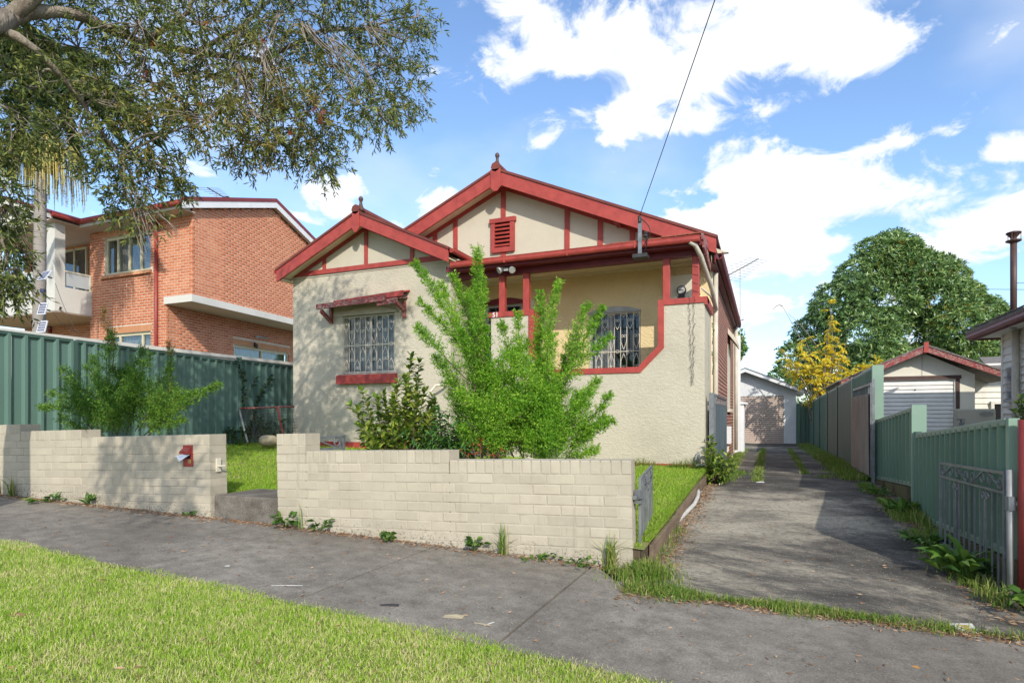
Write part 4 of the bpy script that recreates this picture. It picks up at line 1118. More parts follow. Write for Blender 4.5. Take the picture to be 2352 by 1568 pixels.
apt_window((-20.3 + uw[0], AY, 4.58), (1, 0, 0), (0, -1, 0), 2.15, 1.19, (.55, 1.08, 1.62))
apt_window((-20.3 + lw[0], AY, 1.40), (1, 0, 0), (0, -1, 0), 2.0, 1.28, (.5, 1.55), cm='curtain')
apt_window(Q0 + GD * sw_[0] + UP * 1.2, GD, GN, 2.93, 1.36, (1.45,), cm='curtain_green')
# eaves, gutter and gable edge
m = MB(); m.box(-20.3, 12.02, 6.03, -15.47, AY, 6.05); m.build('soffit', 'soffit_pink', apt)
m = MB(); m.box(-20.0, 12.0, 6.03, -15.45, 12.019, 6.16); m.build('fascia', 'pale_render', apt)
gutter((-19.95, 11.998, 6.18), (-15.42, 11.998, 6.16), par=apt, face=(0, -1, 0), r=.065)
E0 = P0 + GN * .18
a0 = E0 - GD * .5; ap = E0 + GD * 3.48; a1 = E0 + GD * 7.4
sl_ = .336
def barge(name, mt, dz0, dz1, th, off=0.0):
    for (p, q, zp, zq) in ((a0, ap, 6.02, 6.02 + sl_ * 3.98), (ap, a1, 6.02 + sl_ * 3.98, 6.02 + sl_ * 3.98 - sl_ * 3.92)):
        mb = MB(); p2, q2 = p + GN * off, q + GN * off
        mb.prism([p2 + UP * (zp + dz0), q2 + UP * (zq + dz0), q2 + UP * (zq + dz1), p2 + UP * (zp + dz1)], -GN * th); mb.build(name, mt, apt)
barge('barge_board', 'white_paint', .0, .20, .03)
barge('barge_capping', 'metal_roof_red', .20, .325, .06, .015)
m = MB()
for (p, q, zp, zq) in ((a0, ap, 6.04, 6.04 + sl_ * 3.98), (ap, a1, 6.04 + sl_ * 3.98, 6.04 + sl_ * .06)):
    m.prism([p - GN * .031 + UP * zp, q - GN * .031 + UP * zq, q - GN * .031 + UP * (zq + .02), p - GN * .031 + UP * (zp + .02)], -GN * .145)
m.build('soffit', 'pale_render', apt)
m = MB()
for (p, q, zp, zq) in ((a0, ap, 6.24, 6.24 + sl_ * 3.98), (ap, a1, 6.24 + sl_ * 3.98, 6.24 + sl_ * .06)):
    m.prism([p - GN * .05 + UP * zp, q - GN * .05 + UP * zq, q - GN * .05 + UP * (zq + .05), p - GN * .05 + UP * (zp + .05)], V(-5.0, 0, 0))
m.build('roof', 'metal_roof_red', apt)
m = MB(); m.tube([V(-17.08, AY - .05, 6.05), V(-17.08, AY - .05, -.6)], .05, 8); m.build('downpipe', 'red_pipe', apt, smooth=True)
m = MB(); m.tube([V(-17.35, 11.95, 6.12), V(-17.25, 12.1, 5.98), V(-17.08, 12.42, 5.86), V(-17.08, AY - .05, 5.7)], .05, 8); m.build('downpipe', 'red_pipe', apt, smooth=True)
# balcony
m = MB(); m.box(-25.2, 11.4, 3.32, -20.2, AY + .8, 4.10); bal = m.build('balcony', 'pale_render', apt)
m = MB(); m.box(-20.65, 11.402, 4.102, -20.202, 11.70, 6.05); m.build('column', 'pale_render', bal); m = MB(); m.box(-24.4, 11.402, 4.102, -23.6, 11.70, 6.05); m.build('column', 'pale_render', bal)
m = MB(); m.box(-20.24, 11.75, 4.16, -20.225, 12.46, 4.58); m.box(-23.6, 11.45, 4.16, -20.66, 11.465, 4.58); m.build('glass_panel', 'frosted_glass', bal)
m = MB(); m.box(-20.26, 11.70, 4.58, -20.205, 12.49, 4.63); m.box(-20.26, 12.44, 4.102, -20.205, 12.49, 4.58); m.box(-23.6, 11.43, 4.58, -20.66, 11.48, 4.63); m.build('handrail', 'cream_trim', bal)
m = MB(); m.box(-25.2, 11.42, 3.29, -20.22, 13.2, 3.318); m.build('soffit', 'soffit_pink', bal)
m = MB(); m.box(-25.2, 11.2, 6.05, -20.0, 13.2, 6.08); m.build('ceiling', 'soffit_pink', bal)
m = MB(); m.prism([V(-19.95, 11.15, 6.06), V(-22.4, 11.15, 6.85), V(-24.9, 11.15, 6.06), V(-24.9, 11.15, 6.20), V(-22.4, 11.15, 7.02), V(-19.95, 11.15, 6.20)], (0, .05, 0)); m.build('barge_board', 'pale_render', bal)
m = MB(); m.prism([V(-20.2, 11.40, 6.06), V(-22.4, 11.40, 6.80), V(-24.6, 11.40, 6.06)], (0, .08, 0)); m.build('pediment', 'pale_render', bal)
m = MB()
for s in (-1, 1): m.prism([V(-22.4, 11.10, 7.03), V(-22.4 + s * 2.5, 11.10, 6.21), V(-22.4 + s * 2.5, 11.10, 6.27), V(-22.4, 11.10, 7.09)], (0, 4, 0))
m.build('roof', 'metal_roof_red', bal)
gutter((-19.93, 11.12, 6.18), (-19.93, 12.05, 6.18), par=bal, face=(1, 0, 0), r=.065)
# recessed wall behind the balcony
cells = bond(5.0, 5.45, C_, .24, .015, holes=[(2.4, 3.7, 4.1 - .6, 5.9 - .6), (0.2, 1.2, 1.0, 2.0)])
lay_bricks(apt, (-25.2, 13.2, zb), (1, 0, 0), (0, -1, 0), cells, 'aptbrick', (.225, .071, .06), 'orange_brick', 0, 0.001, 0.0015)
m = MB(); m.box(-25.2, 13.206, -.9, -20.2, 13.4, 6.05); m.box(-20.29, AY + .3, -.9, -20.2, 13.2, 6.04); m.build('mortar_wall', 'pale_mortar', apt)
m = MB()
for (x0, x1) in ((-22.8, -22.74), (-22.2, -22.14), (-21.56, -21.5)): m.box(x0, 13.12, 4.1, x1, 13.19, 5.9)
m.box(-22.739, 13.12, 5.82, -21.561, 13.19, 5.9)
dr = m.build('balcony_door', 'yellow_frame', apt)
for (a, b, cm) in ((-22.74, -22.2, 'window_glass'), (-22.14, -21.56, 'window_glass')):
    m = MB(); m.box(a, 13.15, 4.1, b, 13.156, 5.82); m.build('pane', cm, dr)
m = MB(); m.box(-22.74, 13.19, 4.1, -21.5, 13.2, 5.82); m.build('door_lining', 'interior_wall', dr)
m = MB(); m.tube([V(-23.6, 13.15, 3.28), V(-23.6, 13.15, .2)], .05, 8); m.build('downpipe', 'red_pipe', apt)
def flood(root, p, d, s=1.0, m1='grey_plastic'):
    mb = MB(); p, d = Vector(p), Vector(d).normalized()
    mb.tube([p, p + d * .05 * s, p + d * .12 * s, p + d * .13 * s], [.02 * s, .035 * s, .058 * s, .056 * s], 10); return mb.build('lamp_head', m1, root)
l1 = thing('wall_light', 'twin white floodlight on the orange brick wall over the side window', 'light', Q0 + GD * 3.9 + UP * 2.98 + GN * .03)
flood(l1, Q0 + GD * 3.85 + UP * 2.98 + GN * .03, GN + V(0, -.8, -.4), 1, 'grey_plastic'); flood(l1, Q0 + GD * 4.2 + UP * 2.98 + GN * .03, GN + V(0, .8, -.3), 1, 'grey_plastic')
m = MB(); m.obox(Q0 + GD * 3.8 + UP * 2.95 + GN * .002, GD * .45, GN * .04, UP * .06); m.build('base', 'grey_plastic', l1)
l2 = thing('wall_light', 'small black lantern light hanging on the pale brick lintel', 'light', Q0 + GD * 3.75 + UP * 2.62)
m = MB(); m.obox(Q0 + GD * 3.72 + UP * 2.58 + GN * .007, GD * .07, GN * .05, UP * .16); m.build('bracket', 'black_plastic', l2)
m = MB(); m.lathe(Q0 + GD * 3.755 + UP * 2.53 + GN * .11, [(.03, 0), (.05, .03), (.05, .12), (.02, .16)], 10); m.build('lantern', 'black_plastic', l2)
l3 = thing('wall_light', 'silver floodlight low on the front corner beneath the cream balcony', 'light', (-20.2, 12.45, 2.2))
flood(l3, (-20.15, 12.46, 2.22), (.5, -1, -.4), 1.4, 'galv_white'); m = MB(); m.box(-20.22, 12.44, 2.18, -20.12, 12.495, 2.28); m.build('base', 'grey_plastic', l3)
m = MB(); m.box(1.80, 4.4, -1.35, 4.70, 18.2, -1.17); struct(m.build('neighbour_driveway', 'step_concrete'))
# low cream wall just behind the fence
m = MB(); m.box(-11.5, 2.5, -.9, -11.28, 14.5, 1.37); nw = tag(m.build('boundary_wall', 'pale_render'), 'pale rendered boundary wall running along the back of the dark green fence', 'wall')
m = MB(); m.box(-11.53, 2.5, 1.371, -11.25, 14.5, 1.44); m.build('wall_capping', 'pale_render', nw)

# ================================================================== STEEL FENCES
def sheet(mb, A, B, zt, zb_, side, pitch=.20, d=.048):
    """ribbed sheet from A to B"""
    A, B = Vector(A), Vector(B); L = (B - A).length; u = (B - A).normalized(); n = Vector(side)
    prof = []; x = 0.0
    k = max(1, round(L / pitch)); p = L / k
    for i in range(k):
        x = i * p
        prof += [(x, 0), (x + p * .58, 0), (x + p * .70, d), (x + p * .88, d), (x + p * .99, 0)]
    prof.append((L, 0))
    for i in range(len(prof) - 1):
        (a, da), (b, db) = prof[i], prof[i + 1]
        if b - a < 1e-5: continue
        f0, f1 = a / L, b / L
        p0 = A + u * a + n * da; p1 = A + u * b + n * db
        mb.quad(p0 + UP * lerp(zb_[0], zb_[1], f0), p1 + UP * lerp(zb_[0], zb_[1], f1), p1 + UP * lerp(zt[0], zt[1], f1), p0 + UP * lerp(zt[0], zt[1], f0))
def fence_run(root, x, ys, tops, bots, mats, side, nsheet=3, rail='green_rail', post='green_post', pitch=.2, postw=.05, raildrop=.0):
    for i in range(len(ys) - 1):
        a, b = ys[i], ys[i + 1]
        zt, zb_ = tops[i], bots[i]
        for j in range(nsheet):
            f0, f1 = j / nsheet, (j + 1) / nsheet
            mb = MB(); sheet(mb, V(x, lerp(a, b, f0) + .002, 0), V(x, lerp(a, b, f1) - .002, 0), (lerp(*zt, f0), lerp(*zt, f1)), (lerp(*zb_, f0), lerp(*zb_, f1)), side, pitch)
            mb.build('sheet', mats[i] if isinstance(mats, (list, tuple)) else mats, root)
        for (z, nm) in ((zt, 'top_rail'), (zb_, 'bottom_rail')):
            mb = MB(); mb.bar(V(x + side[0] * .012, a + .03, z[0]), V(x + side[0] * .012, b - .03, z[1]), .062, .055); mb.build(nm, rail if not isinstance(rail, (list, tuple)) else rail[i], root, bevel=.006)
# left side fence, dark teal
fl = thing('steel_fence', 'dark teal green ribbed steel fence in front of the orange brick apartments', 'fence', (-10.6, 7, -.6))
ysL = [3.6, 6.27, 7.95, 9.64, 12.1]
fence_run(fl, -10.6, ysL, [(1.31, 1.28), (1.28, 1.25), (1.25, 1.21), (1.25, 1.235)], [(-.56, -.55)] * 4, 'teal_steel', (1, 0, 0), rail='teal_dark')
for y in ysL:
    m = MB(); m.box(-10.64, y - .03, -.8, -10.535, y + .03, 1.27 if y != 9.64 else 1.33); m.build('post', 'teal_dark' if y != 9.64 else 'teal_steel', fl)
# right side fences
fr1 = thing('steel_fence', 'short green ribbed steel fence panel behind the open driveway gate', 'fence', (1.65, 6.8, -1.2))
fence_run(fr1, 1.66, [5.46, 8.38], [(-.03, -.21)], [(-.985, -1.14)], 'green_steel', (-1, 0, 0), 4)
for (y, zt) in ((5.45, 0.0), (8.40, -.16)):
    m = MB(); m.box(1.625, y - .03, -1.35, 1.69, y + .03, zt); m.build('post', 'green_post' if y < 6 else 'teal_dark', fr1)
fr2 = thing('steel_fence', 'middle green ribbed steel fence panel standing on the mossy concrete plinth', 'fence', (1.65, 9.8, -1.0))
fence_run(fr2, 1.67, [8.48, 11.25], [(.115, -.06)], [(-.80, -.96)], 'green_steel', (-1, 0, 0), 4)
m = MB(); m.box(1.60, 8.435, -1.25, 1.75, 8.485, .16); m.build('post', 'green_post', fr2)
m = MB(); m.box(1.64, 11.25, -1.2, 1.71, 11.29, -.02); m.build('post', 'teal_dark', fr2)
fr3 = thing('steel_fence', 'tall long green steel fence running back along the driveway to the rear garage', 'fence', (1.65, 19, -1.0))
ys3 = [11.36, 13.95, 16.75, 19.4, 22.1, 24.8, 27.4]
tops3 = [(lerp(.84, .60, (ys3[i] - 11.3) / 16), lerp(.84, .60, (ys3[i + 1] - 11.3) / 16)) for i in range(6)]
fence_run(fr3, 1.67, ys3, tops3, [(-.97, -.98), (-.98, -1.0), (-1.0, -1.02), (-1.02, -1.04), (-1.04, -1.05), (-1.05, -1.06)], ['green_steel', 'olive_steel', 'olive_steel', 'green_steel', 'green_steel', 'green_steel'], (-1, 0, 0), 3, pitch=.12,
          rail=['green_rail', 'olive_steel', 'olive_steel', 'green_rail', 'green_rail', 'green_rail'])
for i, y in enumerate(ys3):
    m = MB(); m.box(1.60, y - .045, -1.2, 1.76, y + .03, lerp(.87, .62, (y - 11.3) / 16)); m.build('post', 'green_post' if i in (0, 1) else 'teal_dark', fr3)
mb = MB(); sheet(mb, V(1.14, 27.5, 0), V(1.67, 27.5, 0), (.60, .60), (-1.1, -1.1), (0, -1, 0), .18); mb.build('sheet', 'green_steel', fr3)
m = MB(); m.bar(V(1.14, 27.49, .6), V(1.67, 27.49, .6), .06, .05); m.build('top_rail', 'green_rail', fr3)
# plinth
m = MB(); m.obox(V(1.60, 5.3, -1.45), V(0, 6.0, 0), V(.16, 0, 0), V(0, 0, .46)); 
pl_ = MB(); pl_.prism([V(1.60, 5.35, -1.5), V(1.60, 11.3, -1.3), V(1.60, 11.3, -.99), V(1.60, 8.5, -.845), V(1.60, 8.42, -1.16), V(1.60, 5.35, -1.02)], (.17, 0, 0))
tag(pl_.build('fence_plinth', 'mossy_concrete'), 'mossy stained concrete plinth under the green steel fence panels', 'plinth')

# ================================================================== REAR GARAGE
rg = thing('rear_garage', 'white gabled garage with brown roller door at the end of the driveway', 'garage', (-.83, 27.7, -1.08))
GY = 27.7
m = MB(); wall_holes(m, (-2.95, GY, -1.2), (1, 0, 0), (0, -1, 0), 4.10, 2.45, [(.55, 3.62, 0, 2.14)], .2); m.box(.95, GY + .2, -1.2, 1.15, 34, 1.25); m.box(-2.95, GY + .2, -1.2, -2.75, 34, 1.25)
m.prism([V(-2.95, GY, 1.25), V(1.15, GY, 1.25), V(1.15, GY, 1.32), V(-.83, GY, 2.0), V(-2.95, GY, 1.32)], (0, .2, 0))
m.build('wall', 'white_paint', rg)
m = MB(); m.box(-.84, GY - .006, 1.25, -.82, GY - .001, 2.0); m.build('cover_strip', 'white_paint', rg)
for s in (-1, 1):
    m = MB(); m.prism([V(-.83, GY - .45, 2.12), V(-.83 + s * 2.35, GY - .45, 1.12), V(-.83 + s * 2.35, GY - .45, .99), V(-.83, GY - .45, 1.97)], (0, .04, 0)); m.build('barge_board', 'white_paint', rg)
    m = MB(); m.prism([V(-.83, GY - .47, 2.16), V(-.83 + s * 2.4, GY - .47, 1.14), V(-.83 + s * 2.4, GY - .47, 1.10), V(-.83, GY - .47, 2.12)], (0, 7, 0)); m.build('roof', 'galv', rg)
def roller(root, x0, x1, z0, z1, y, n, mt, m2, depth=.03):
    h = (z1 - z0) / n; u = V(1, 0, 0)
    me0 = None
    for i in range(n):
        if me0 is None:
            mb = MB(); pr = [(0, .0), (h * .12, -depth), (h * .62, -depth), (h * .78, -.004), (h * .84, .010), (h * .98, .010)]
            for k in range(len(pr) - 1):
                mb.quad(V(x0, y + pr[k][1], z0 + pr[k][0]), V(x1, y + pr[k][1], z0 + pr[k][0]), V(x1, y + pr[k + 1][1], z0 + pr[k + 1][0]), V(x0, y + pr[k + 1][1], z0 + pr[k + 1][0]))
            o = mb.build('slat', mt, root); me0 = o
        else:
            o = me0.copy(); COL.objects.link(o); o.parent = root; o.location = (0, 0, i * h)
    mb = MB(); mb.box(x0, y + .012, z0 - .02, x1, y + .02, z1 + .02); mb.build('door_backing', m2, root)
m = MB(); m.box(-2.4, GY + .05, -1.2, .67, GY + .09, .95); rd = m.build('roller_door', 'dark_interior', rg)
roller(rd, -2.39, .66, -1.09, .92, GY + .03, 24, 'brown_roller', 'dark_interior', .022)
m = MB(); m.box(-1.05, GY - .01, -.24, -.80, GY - .002, -.20); m.box(-.95, GY - .012, -.30, -.88, GY - .0, -.16); m.build('handle', 'galv_white', rd)
# lean-to piece behind the house
m = MB(); m.box(-1.2, 19.35, -1.2, -.72, 19.42, 2.5); m.box(-1.2, 19.45, -1.15, -.62, 20.2, .45); lt = tag(m.build('meter_cupboard', 'white_paint'), 'narrow white cupboard at the back corner of the brick side wall', 'cupboard')
m = MB(); m.prism([V(-1.2, 19.4, .46), V(-.52, 19.4, .42), V(-.52, 19.4, .47), V(-1.2, 19.4, .60)], (0, .85, 0)); m.build('lid', 'white_paint', lt)

# ================================================================== NEIGHBOUR'S GARAGE (right)
ng = thing('neighbour_garage', 'cream gabled garage with white roller door and peeling red barge boards', 'garage', (3.64, 18, -1.1))
NY = 18.0; ncx = 3.64
m = MB(); wall_holes(m, (1.95, NY, -1.4), (1, 0, 0), (0, -1, 0), 2.78, 2.47, [(.12, 2.36, 0, 2.38)], .2); m.box(4.55, NY + .2, -1.4, 4.73, 24, 1.05); m.box(1.95, NY + .2, -1.4, 2.1, 24, 1.05)
m.prism([V(1.95, NY, 1.07), V(4.73, NY, 1.07), V(4.73, NY, 1.08), V(ncx, NY, 1.66), V(1.95, NY, 1.08)], (0, .2, 0)); m.build('wall', 'fibro', ng)
m = MB(); m.box(1.97, NY - .03, .98, 4.45, NY - .001, 1.07); m.box(4.34, NY - .02, -1.3, 4.42, NY - .001, .979); m.build('door_lintel', 'worn_brown', ng)
m = MB(); m.box(ncx - .012, NY - .008, 1.075, ncx, NY - .001, 1.62); m.build('cover_strip', 'grey_frame', ng)
for s in (-1, 1):
    m = MB(); m.prism([V(ncx, NY - .40, 1.80), V(ncx + s * 1.86, NY - .40, .96), V(ncx + s * 1.86, NY - .40, .82), V(ncx, NY - .40, 1.64)], (0, .035, 0)); m.build('barge_board', 'worn_red', ng)
    m = MB(); m.prism([V(ncx, NY - .42, 1.83), V(ncx + s * 1.9, NY - .42, .98), V(ncx + s * 1.9, NY - .42, .945), V(ncx, NY - .42, 1.795)], (0, 6.5, 0)); m.build('roof', 'old_tile', ng)
m = MB(); m.box(ncx - .05, NY - .43, 1.62, ncx + .05, NY - .401, 1.88); m.build('gable_pendant', 'red_paint', ng)
m = MB(); m.box(2.07, NY + .05, -1.4, 4.31, NY + .09, .98); rd2 = m.build('roller_door', 'white_paint', ng)
roller(rd2, 2.08, 4.29, -1.35, .93, NY + .03, 22, 'white_roller', 'grey_frame', .02)
m = MB(); m.box(3.3, NY - .01, -.28, 3.52, NY - .0, -.25); m.build('handle', 'black_plastic', rd2)
m = MB(); m.box(3.47, NY - .006, .70, 3.50, NY - .0, .74); m.build('door_lock', 'black_plastic', rd2)
# ================================================================== WEATHERBOARD HOUSE (right edge)
wb = thing('weatherboard_house', 'white weatherboard house with old tiled roof at the right edge of the picture', 'house', (4.65, 13, -1.1))
WX = 4.65
BH = .155
bm = None
for i in range(19):
    z = -1.15 + i * BH
    mb = MB(); mb.prism([V(WX - .034, 2.0, z), V(WX - .004, 2.0, z + BH), V(WX + .02, 2.0, z + BH), V(WX + .02, 2.0, z)], (0, 13.8, 0)); mb.build('weatherboard', 'board_white', wb)
for i in range(19):     # boards across the end wall, facing back
    z = -1.15 + i * BH
    mb = MB(); mb.prism([V(WX + .021, 15.80, z), V(WX + .021, 15.79, z + BH), V(WX + .021, 15.76, z + BH), V(WX + .021, 15.76, z)], (5.5, 0, 0)); mb.build('weatherboard', 'board_white', wb)
m = MB(); m.box(WX, 2.0, -1.4, 10, 15.75, 1.80); m.build('wall', 'board_white', wb)
m = MB(); m.box(WX - .04, 15.74, -1.2, WX + .03, 15.82, 1.78); m.build('corner_board', 'board_white', wb)
m = MB(); m.box(4.24, 2.0, 1.76, WX + .2, 16.2, 1.775); m.build('soffit', 'board_white', wb)
m = MB(); m.box(4.21, 2.0, 1.72, 4.235, 16.22, 1.86); m.box(4.236, 16.2, 1.72, 10, 16.22, 1.86); m.build('fascia', 'maroon_paint', wb)
gutter((4.208, 2.0, 1.80), (4.208, 16.25, 1.80), par=wb, face=(-1, 0, 0), r=.06, m='maroon_paint')
gutter((4.2, 16.222, 1.80), (10, 16.222, 1.80), par=wb, face=(0, 1, 0), r=.06, m='maroon_paint')
m = MB()
rdg = [V(7.3, 6.5, 3.15), V(7.3, 13.1, 3.15)]
ev = [V(4.12, 2.0, 1.87), V(10.5, 2.0, 1.87), V(10.5, 16.3, 1.87), V(4.12, 16.3, 1.87)]
m.add([*ev, *rdg, *[p + UP * .06 for p in ev], *[p + UP * .06 for p in rdg]], [(6, 7, 10), (7, 8, 11, 10), (8, 9, 11), (9, 6, 10, 11), (0, 1, 7, 6), (1, 2, 8, 7), (2, 3, 9, 8), (3, 0, 6, 9)])
m.build('roof', 'old_tile', wb)
for i in range(30):
    mb = MB(); y = 5.2 + i * .37; mb.obox(V(4.10, y, 1.935), V(.34, 0, .145), V(0, .35, random.uniform(-.004, .01)), V(-.01, 0, .022)); mb.build('tile', 'old_tile', wb)
m = MB(); m.tube([V(4.555, 14.82, 1.75), V(4.555, 14.82, -1.1)], .062, 10); m.build('downpipe', 'cream_pipe', wb, smooth=True)
m = MB(); m.box(WX - .06, 14.97, .38, WX - .0345, 15.36, 1.04); ww = m.build('barred_window', 'grey_frame', wb)
m = MB(); m.box(WX - .066, 15.00, .42, WX - .0605, 15.33, 1.0); m.build('pane', 'solar_cell', ww)
m = MB()
for i in range(6): m.tube([V(WX - .09, 14.98 + i * .074, .38), V(WX - .09, 14.98 + i * .074, 1.04)], .006, 4)
for i in range(9): m.tube([V(WX - .09, 14.97, .40 + i * .078), V(WX - .09, 15.36, .40 + i * .078)], .005, 4)
m.build('mesh_guard', 'grey_frame', ww)
m = MB(); m.box(WX - .12, 14.93, .32, WX - .0345, 15.40, .375); m.build('sill', 'grey_frame', ww)
# back wing behind, with its own door
bwg = MB()
for i in range(17):
    z = -1.15 + i * BH
    mb = MB(); mb.prism([V(4.95, 19.99, z), V(4.95, 20.02, z + BH), V(4.95, 20.04, z + BH), V(4.95, 20.04, z)], (2.6, 0, 0)); mb.build('weatherboard', 'board_white', wb)
m = MB(); m.box(4.95, 20.05, -1.3, 7.5, 21.3, 1.2); m.build('back_wing', 'board_white', wb)
m = MB(); m.box(5.60, 19.93, -1.2, 5.67, 19.999, .46); m.box(5.95, 19.93, -1.2, 6.02, 19.999, .46); m.box(5.671, 19.93, .38, 5.949, 19.999, .46); bd = m.build('back_door', 'board_white', wb)
m = MB(); m.box(5.67, 19.97, -1.2, 5.95, 19.995, .38); m.build('door_leaf', 'dark_interior', bd)
m = MB(); m.prism([V(5.45, 19.6, 1.28), V(5.75, 21.5, 1.74), V(5.75, 21.5, 1.79), V(5.45, 19.6, 1.34)], (2.4, 0, 0)); m.build('back_roof', 'old_tile', wb)
m = MB(); m.box(5.43, 19.58, 1.18, 7.8, 19.6, 1.30); m.build('fascia', 'maroon_paint', wb)
# metal flue
fx = at(2328, 700, 11.6); fl_ = thing('flue_pipe', 'tall brown metal flue with cowl rising from the weatherboard house roof', 'flue', fx)
m = MB(); m.tube([fx - UP * .45, fx + UP * 1.28], .055, 12); m.build('pipe', 'worn_brown', fl_, smooth=True)
m = MB(); m.lathe(fx + UP * 1.20, [(.06, 0), (.125, .03), (.13, .05), (.075, .055)], 14); m.build('collar', 'worn_brown', fl_)
m = MB(); m.lathe(fx + UP * 1.255, [(.03, .0), (.06, .06), (.11, .12), (.09, .124)], 14); m.lathe(fx + UP * 1.385, [(.125, 0), (.12, .02), (.02, .05)], 14); m.build('cowl', 'worn_brown', fl_)
for i in range(3):
    m = MB(); a = i * 2.1; m.bar(fx + UP * 1.25 + V(.115 * math.cos(a), .115 * math.sin(a), 0), fx + UP * 1.39 + V(.115 * math.cos(a), .115 * math.sin(a), 0), .02, .006); m.build('strap', 'worn_brown', fl_)
# beige appliance beside the garage
bx = thing('water_heater', 'beige metal box with an oval badge beside the white roller door', 'water heater', (4.55, 17.2, -1.1))
m = MB(); m.box(4.18, 17.2, -1.2, 4.92, 17.55, .22); m.build('casing', 'beige_box', bx, bevel=.03)
m = MB(); n = 20; m.tube([V(4.74 + .12 * math.cos(a), 17.19, .10 + .045 * math.sin(a)) for a in np.linspace(0, 2 * math.pi, n)], .006, 5); m.bar(V(4.66, 17.192, .10), V(4.82, 17.192, .11), .012, .02); m.build('badge', 'galv', bx)
tp = thing('garden_tap', 'thin standpipe with tap in front of the beige metal box', 'tap', (4.2, 17.0, -1.1))
m = MB(); m.tube([V(4.20, 17.0, -1.1), V(4.20, 17.0, -.02)], .012, 6); m.build('pipe', 'dark_metal', tp)
m = MB(); m.tube([V(4.12, 17.0, -.03), V(4.28, 17.0, -.03)], .015, 6); m.tube([V(4.24, 17.0, -.03), V(4.24, 16.93, -.06), V(4.24, 16.9, -.13)], .014, 6); m.box(4.16, 16.985, -.20, 4.25, 16.99, -.10); m.build('tap_head', 'galv', tp)
# ================================================================== PLANTS
def A3(v): return np.array([v[0], v[1], v[2]], dtype=float)
def curve_pts(a, b, sag=0.0, side=(0, 0, 0), n=8):
    a, b = A3(a), A3(b); t = np.linspace(0, 1, n)[:, None]
    return a + (b - a) * t + (np.array([0, 0, sag]) + np.array(side)) * (4 * t * (1 - t))

# ---------------------------------------------------------------- street tree overhanging from the left
tree = thing('street_tree', 'paperbark street tree with drooping narrow leaves overhanging the footpath and front wall', 'tree', (-6.75, 2.15, -1.0))
TB = V(-6.75, 2.15, -1.05)
limb1 = [at(-60, 70, 5.0), at(20, 42, 5.3), at(60, 27, 5.5), at(130, 27, 5.7), at(190, 38, 5.9), at(240, 62, 6.1), at(330, 100, 6.5), at(450, 120, 6.8), at(600, 140, 7.0), at(740, 70, 7.2), at(880, 66, 7.4)]
limb2 = [at(-30, 60, 5.2), at(40, 85, 5.3), at(90, 120, 5.4), at(130, 165, 5.6), at(175, 215, 5.8), at(230, 300, 6.0), at(290, 380, 6.2)]
limb3 = [at(20, 42, 5.3), at(140, -60, 5.7), at(330, -140, 6.2), at(560, -190, 6.6), at(760, -230, 6.8)]
limb6 = [at(-70, 60, 5.0), at(-60, 300, 5.2), at(-20, 450, 5.3), at(8, 560, 5.3), at(24, 640, 5.3)]
limb7 = [TB + V(.05, .25, 2.9), V(-5.6, 1.5, 3.3), V(-4.3, .8, 3.3), V(-2.8, 0, 2.95)]
limb4 = [at(330, 100, 6.5), at(430, 30, 6.6), at(470, -60, 6.6)]
limb5 = [at(450, 120, 6.8), at(560, 60, 6.9), at(640, -20, 7.0), at(700, -100, 7.0)]
trunk = MB()
trunk.tube([TB - UP * .2, TB + UP * .3, TB + V(.03, .05, 1.2), TB + V(-.02, .12, 2.2), TB + V(.05, .25, 2.9), V(-6.45, 2.7, 3.0), limb1[0], limb1[1]], [.30, .25, .22, .20, .19, .13, .09, .08], 12)
trunk.tube([TB + V(.05, .25, 2.8), TB + V(-.3, .2, 4.2), TB + V(-.5, .6, 6.0)], [.15, .12, .06], 10)
trunk.build('trunk', 'bark', tree, smooth=True)
skel = []
for pts, r0, r1 in ((limb1[1:], .078, .018), (limb2, .05, .012), (limb3, .07, .015), (limb4, .035, .012), (limb5, .03, .010), (limb6, .03, .006), (limb7, .07, .012)):
    m = MB(); rs = [lerp(r0, r1, (i / (len(pts) - 1)) ** .7) * (1 + .12 * math.sin(i * 2.3)) for i in range(len(pts))]
    m.tube(pts, rs, 9); m.build('limb', 'bark', tree, smooth=True)
    for i in range(len(pts) - 1):
        for k in range(4): skel.append(pts[i].lerp(pts[i + 1], k / 4))
blobs = [(60, 55, 90), (180, 110, 95), (320, 60, 110), (460, 60, 110), (600, 50, 110), (740, 45, 105), (860, 40, 80), (930, 95, 55),
         (90, 200, 85), (215, 230, 100), (350, 190, 110), (490, 170, 110), (630, 160, 105), (765, 150, 100), (870, 150, 80), (940, 205, 45),
         (180, 312, 60), (270, 340, 80), (370, 310, 75), (480, 275, 80), (590, 270, 75), (690, 265, 65), (760, 290, 55), (825, 240, 62), (875, 262, 42),
         (258, 392, 50), (318, 415, 52), (375, 385, 40), (290, 455, 42), (325, 490, 26), (400, 410, 26), (555, 330, 40), (615, 325, 34), (730, 345, 40), (742, 378, 20), (650, 330, 30),
         (12, 430, 36), (12, 500, 42), (14, 575, 40), (34, 632, 24), (3, 660, 26), (-20, 520, 50), (10, 345, 30), (50, 285, 34), (-30, 250, 80),
         (960, 40, 30), (905, 230, 36), (700, 210, 60), (560, 220, 60), (430, 240, 60)]
blobs += [(-60, -60, 130), (90, -90, 130), (240, -70, 130), (400, -70, 130), (560, -80, 130), (720, -80, 120), (850, -70, 95),
          (0, -230, 150), (180, -250, 150), (360, -240, 150), (540, -250, 140), (700, -240, 120), (820, -190, 90), (100, -400, 150), (300, -420, 150), (480, -400, 130), (640, -370, 100)]
crownP, crownD, warmP, warmD = [], [], [], []
tw = MB(); br = MB()
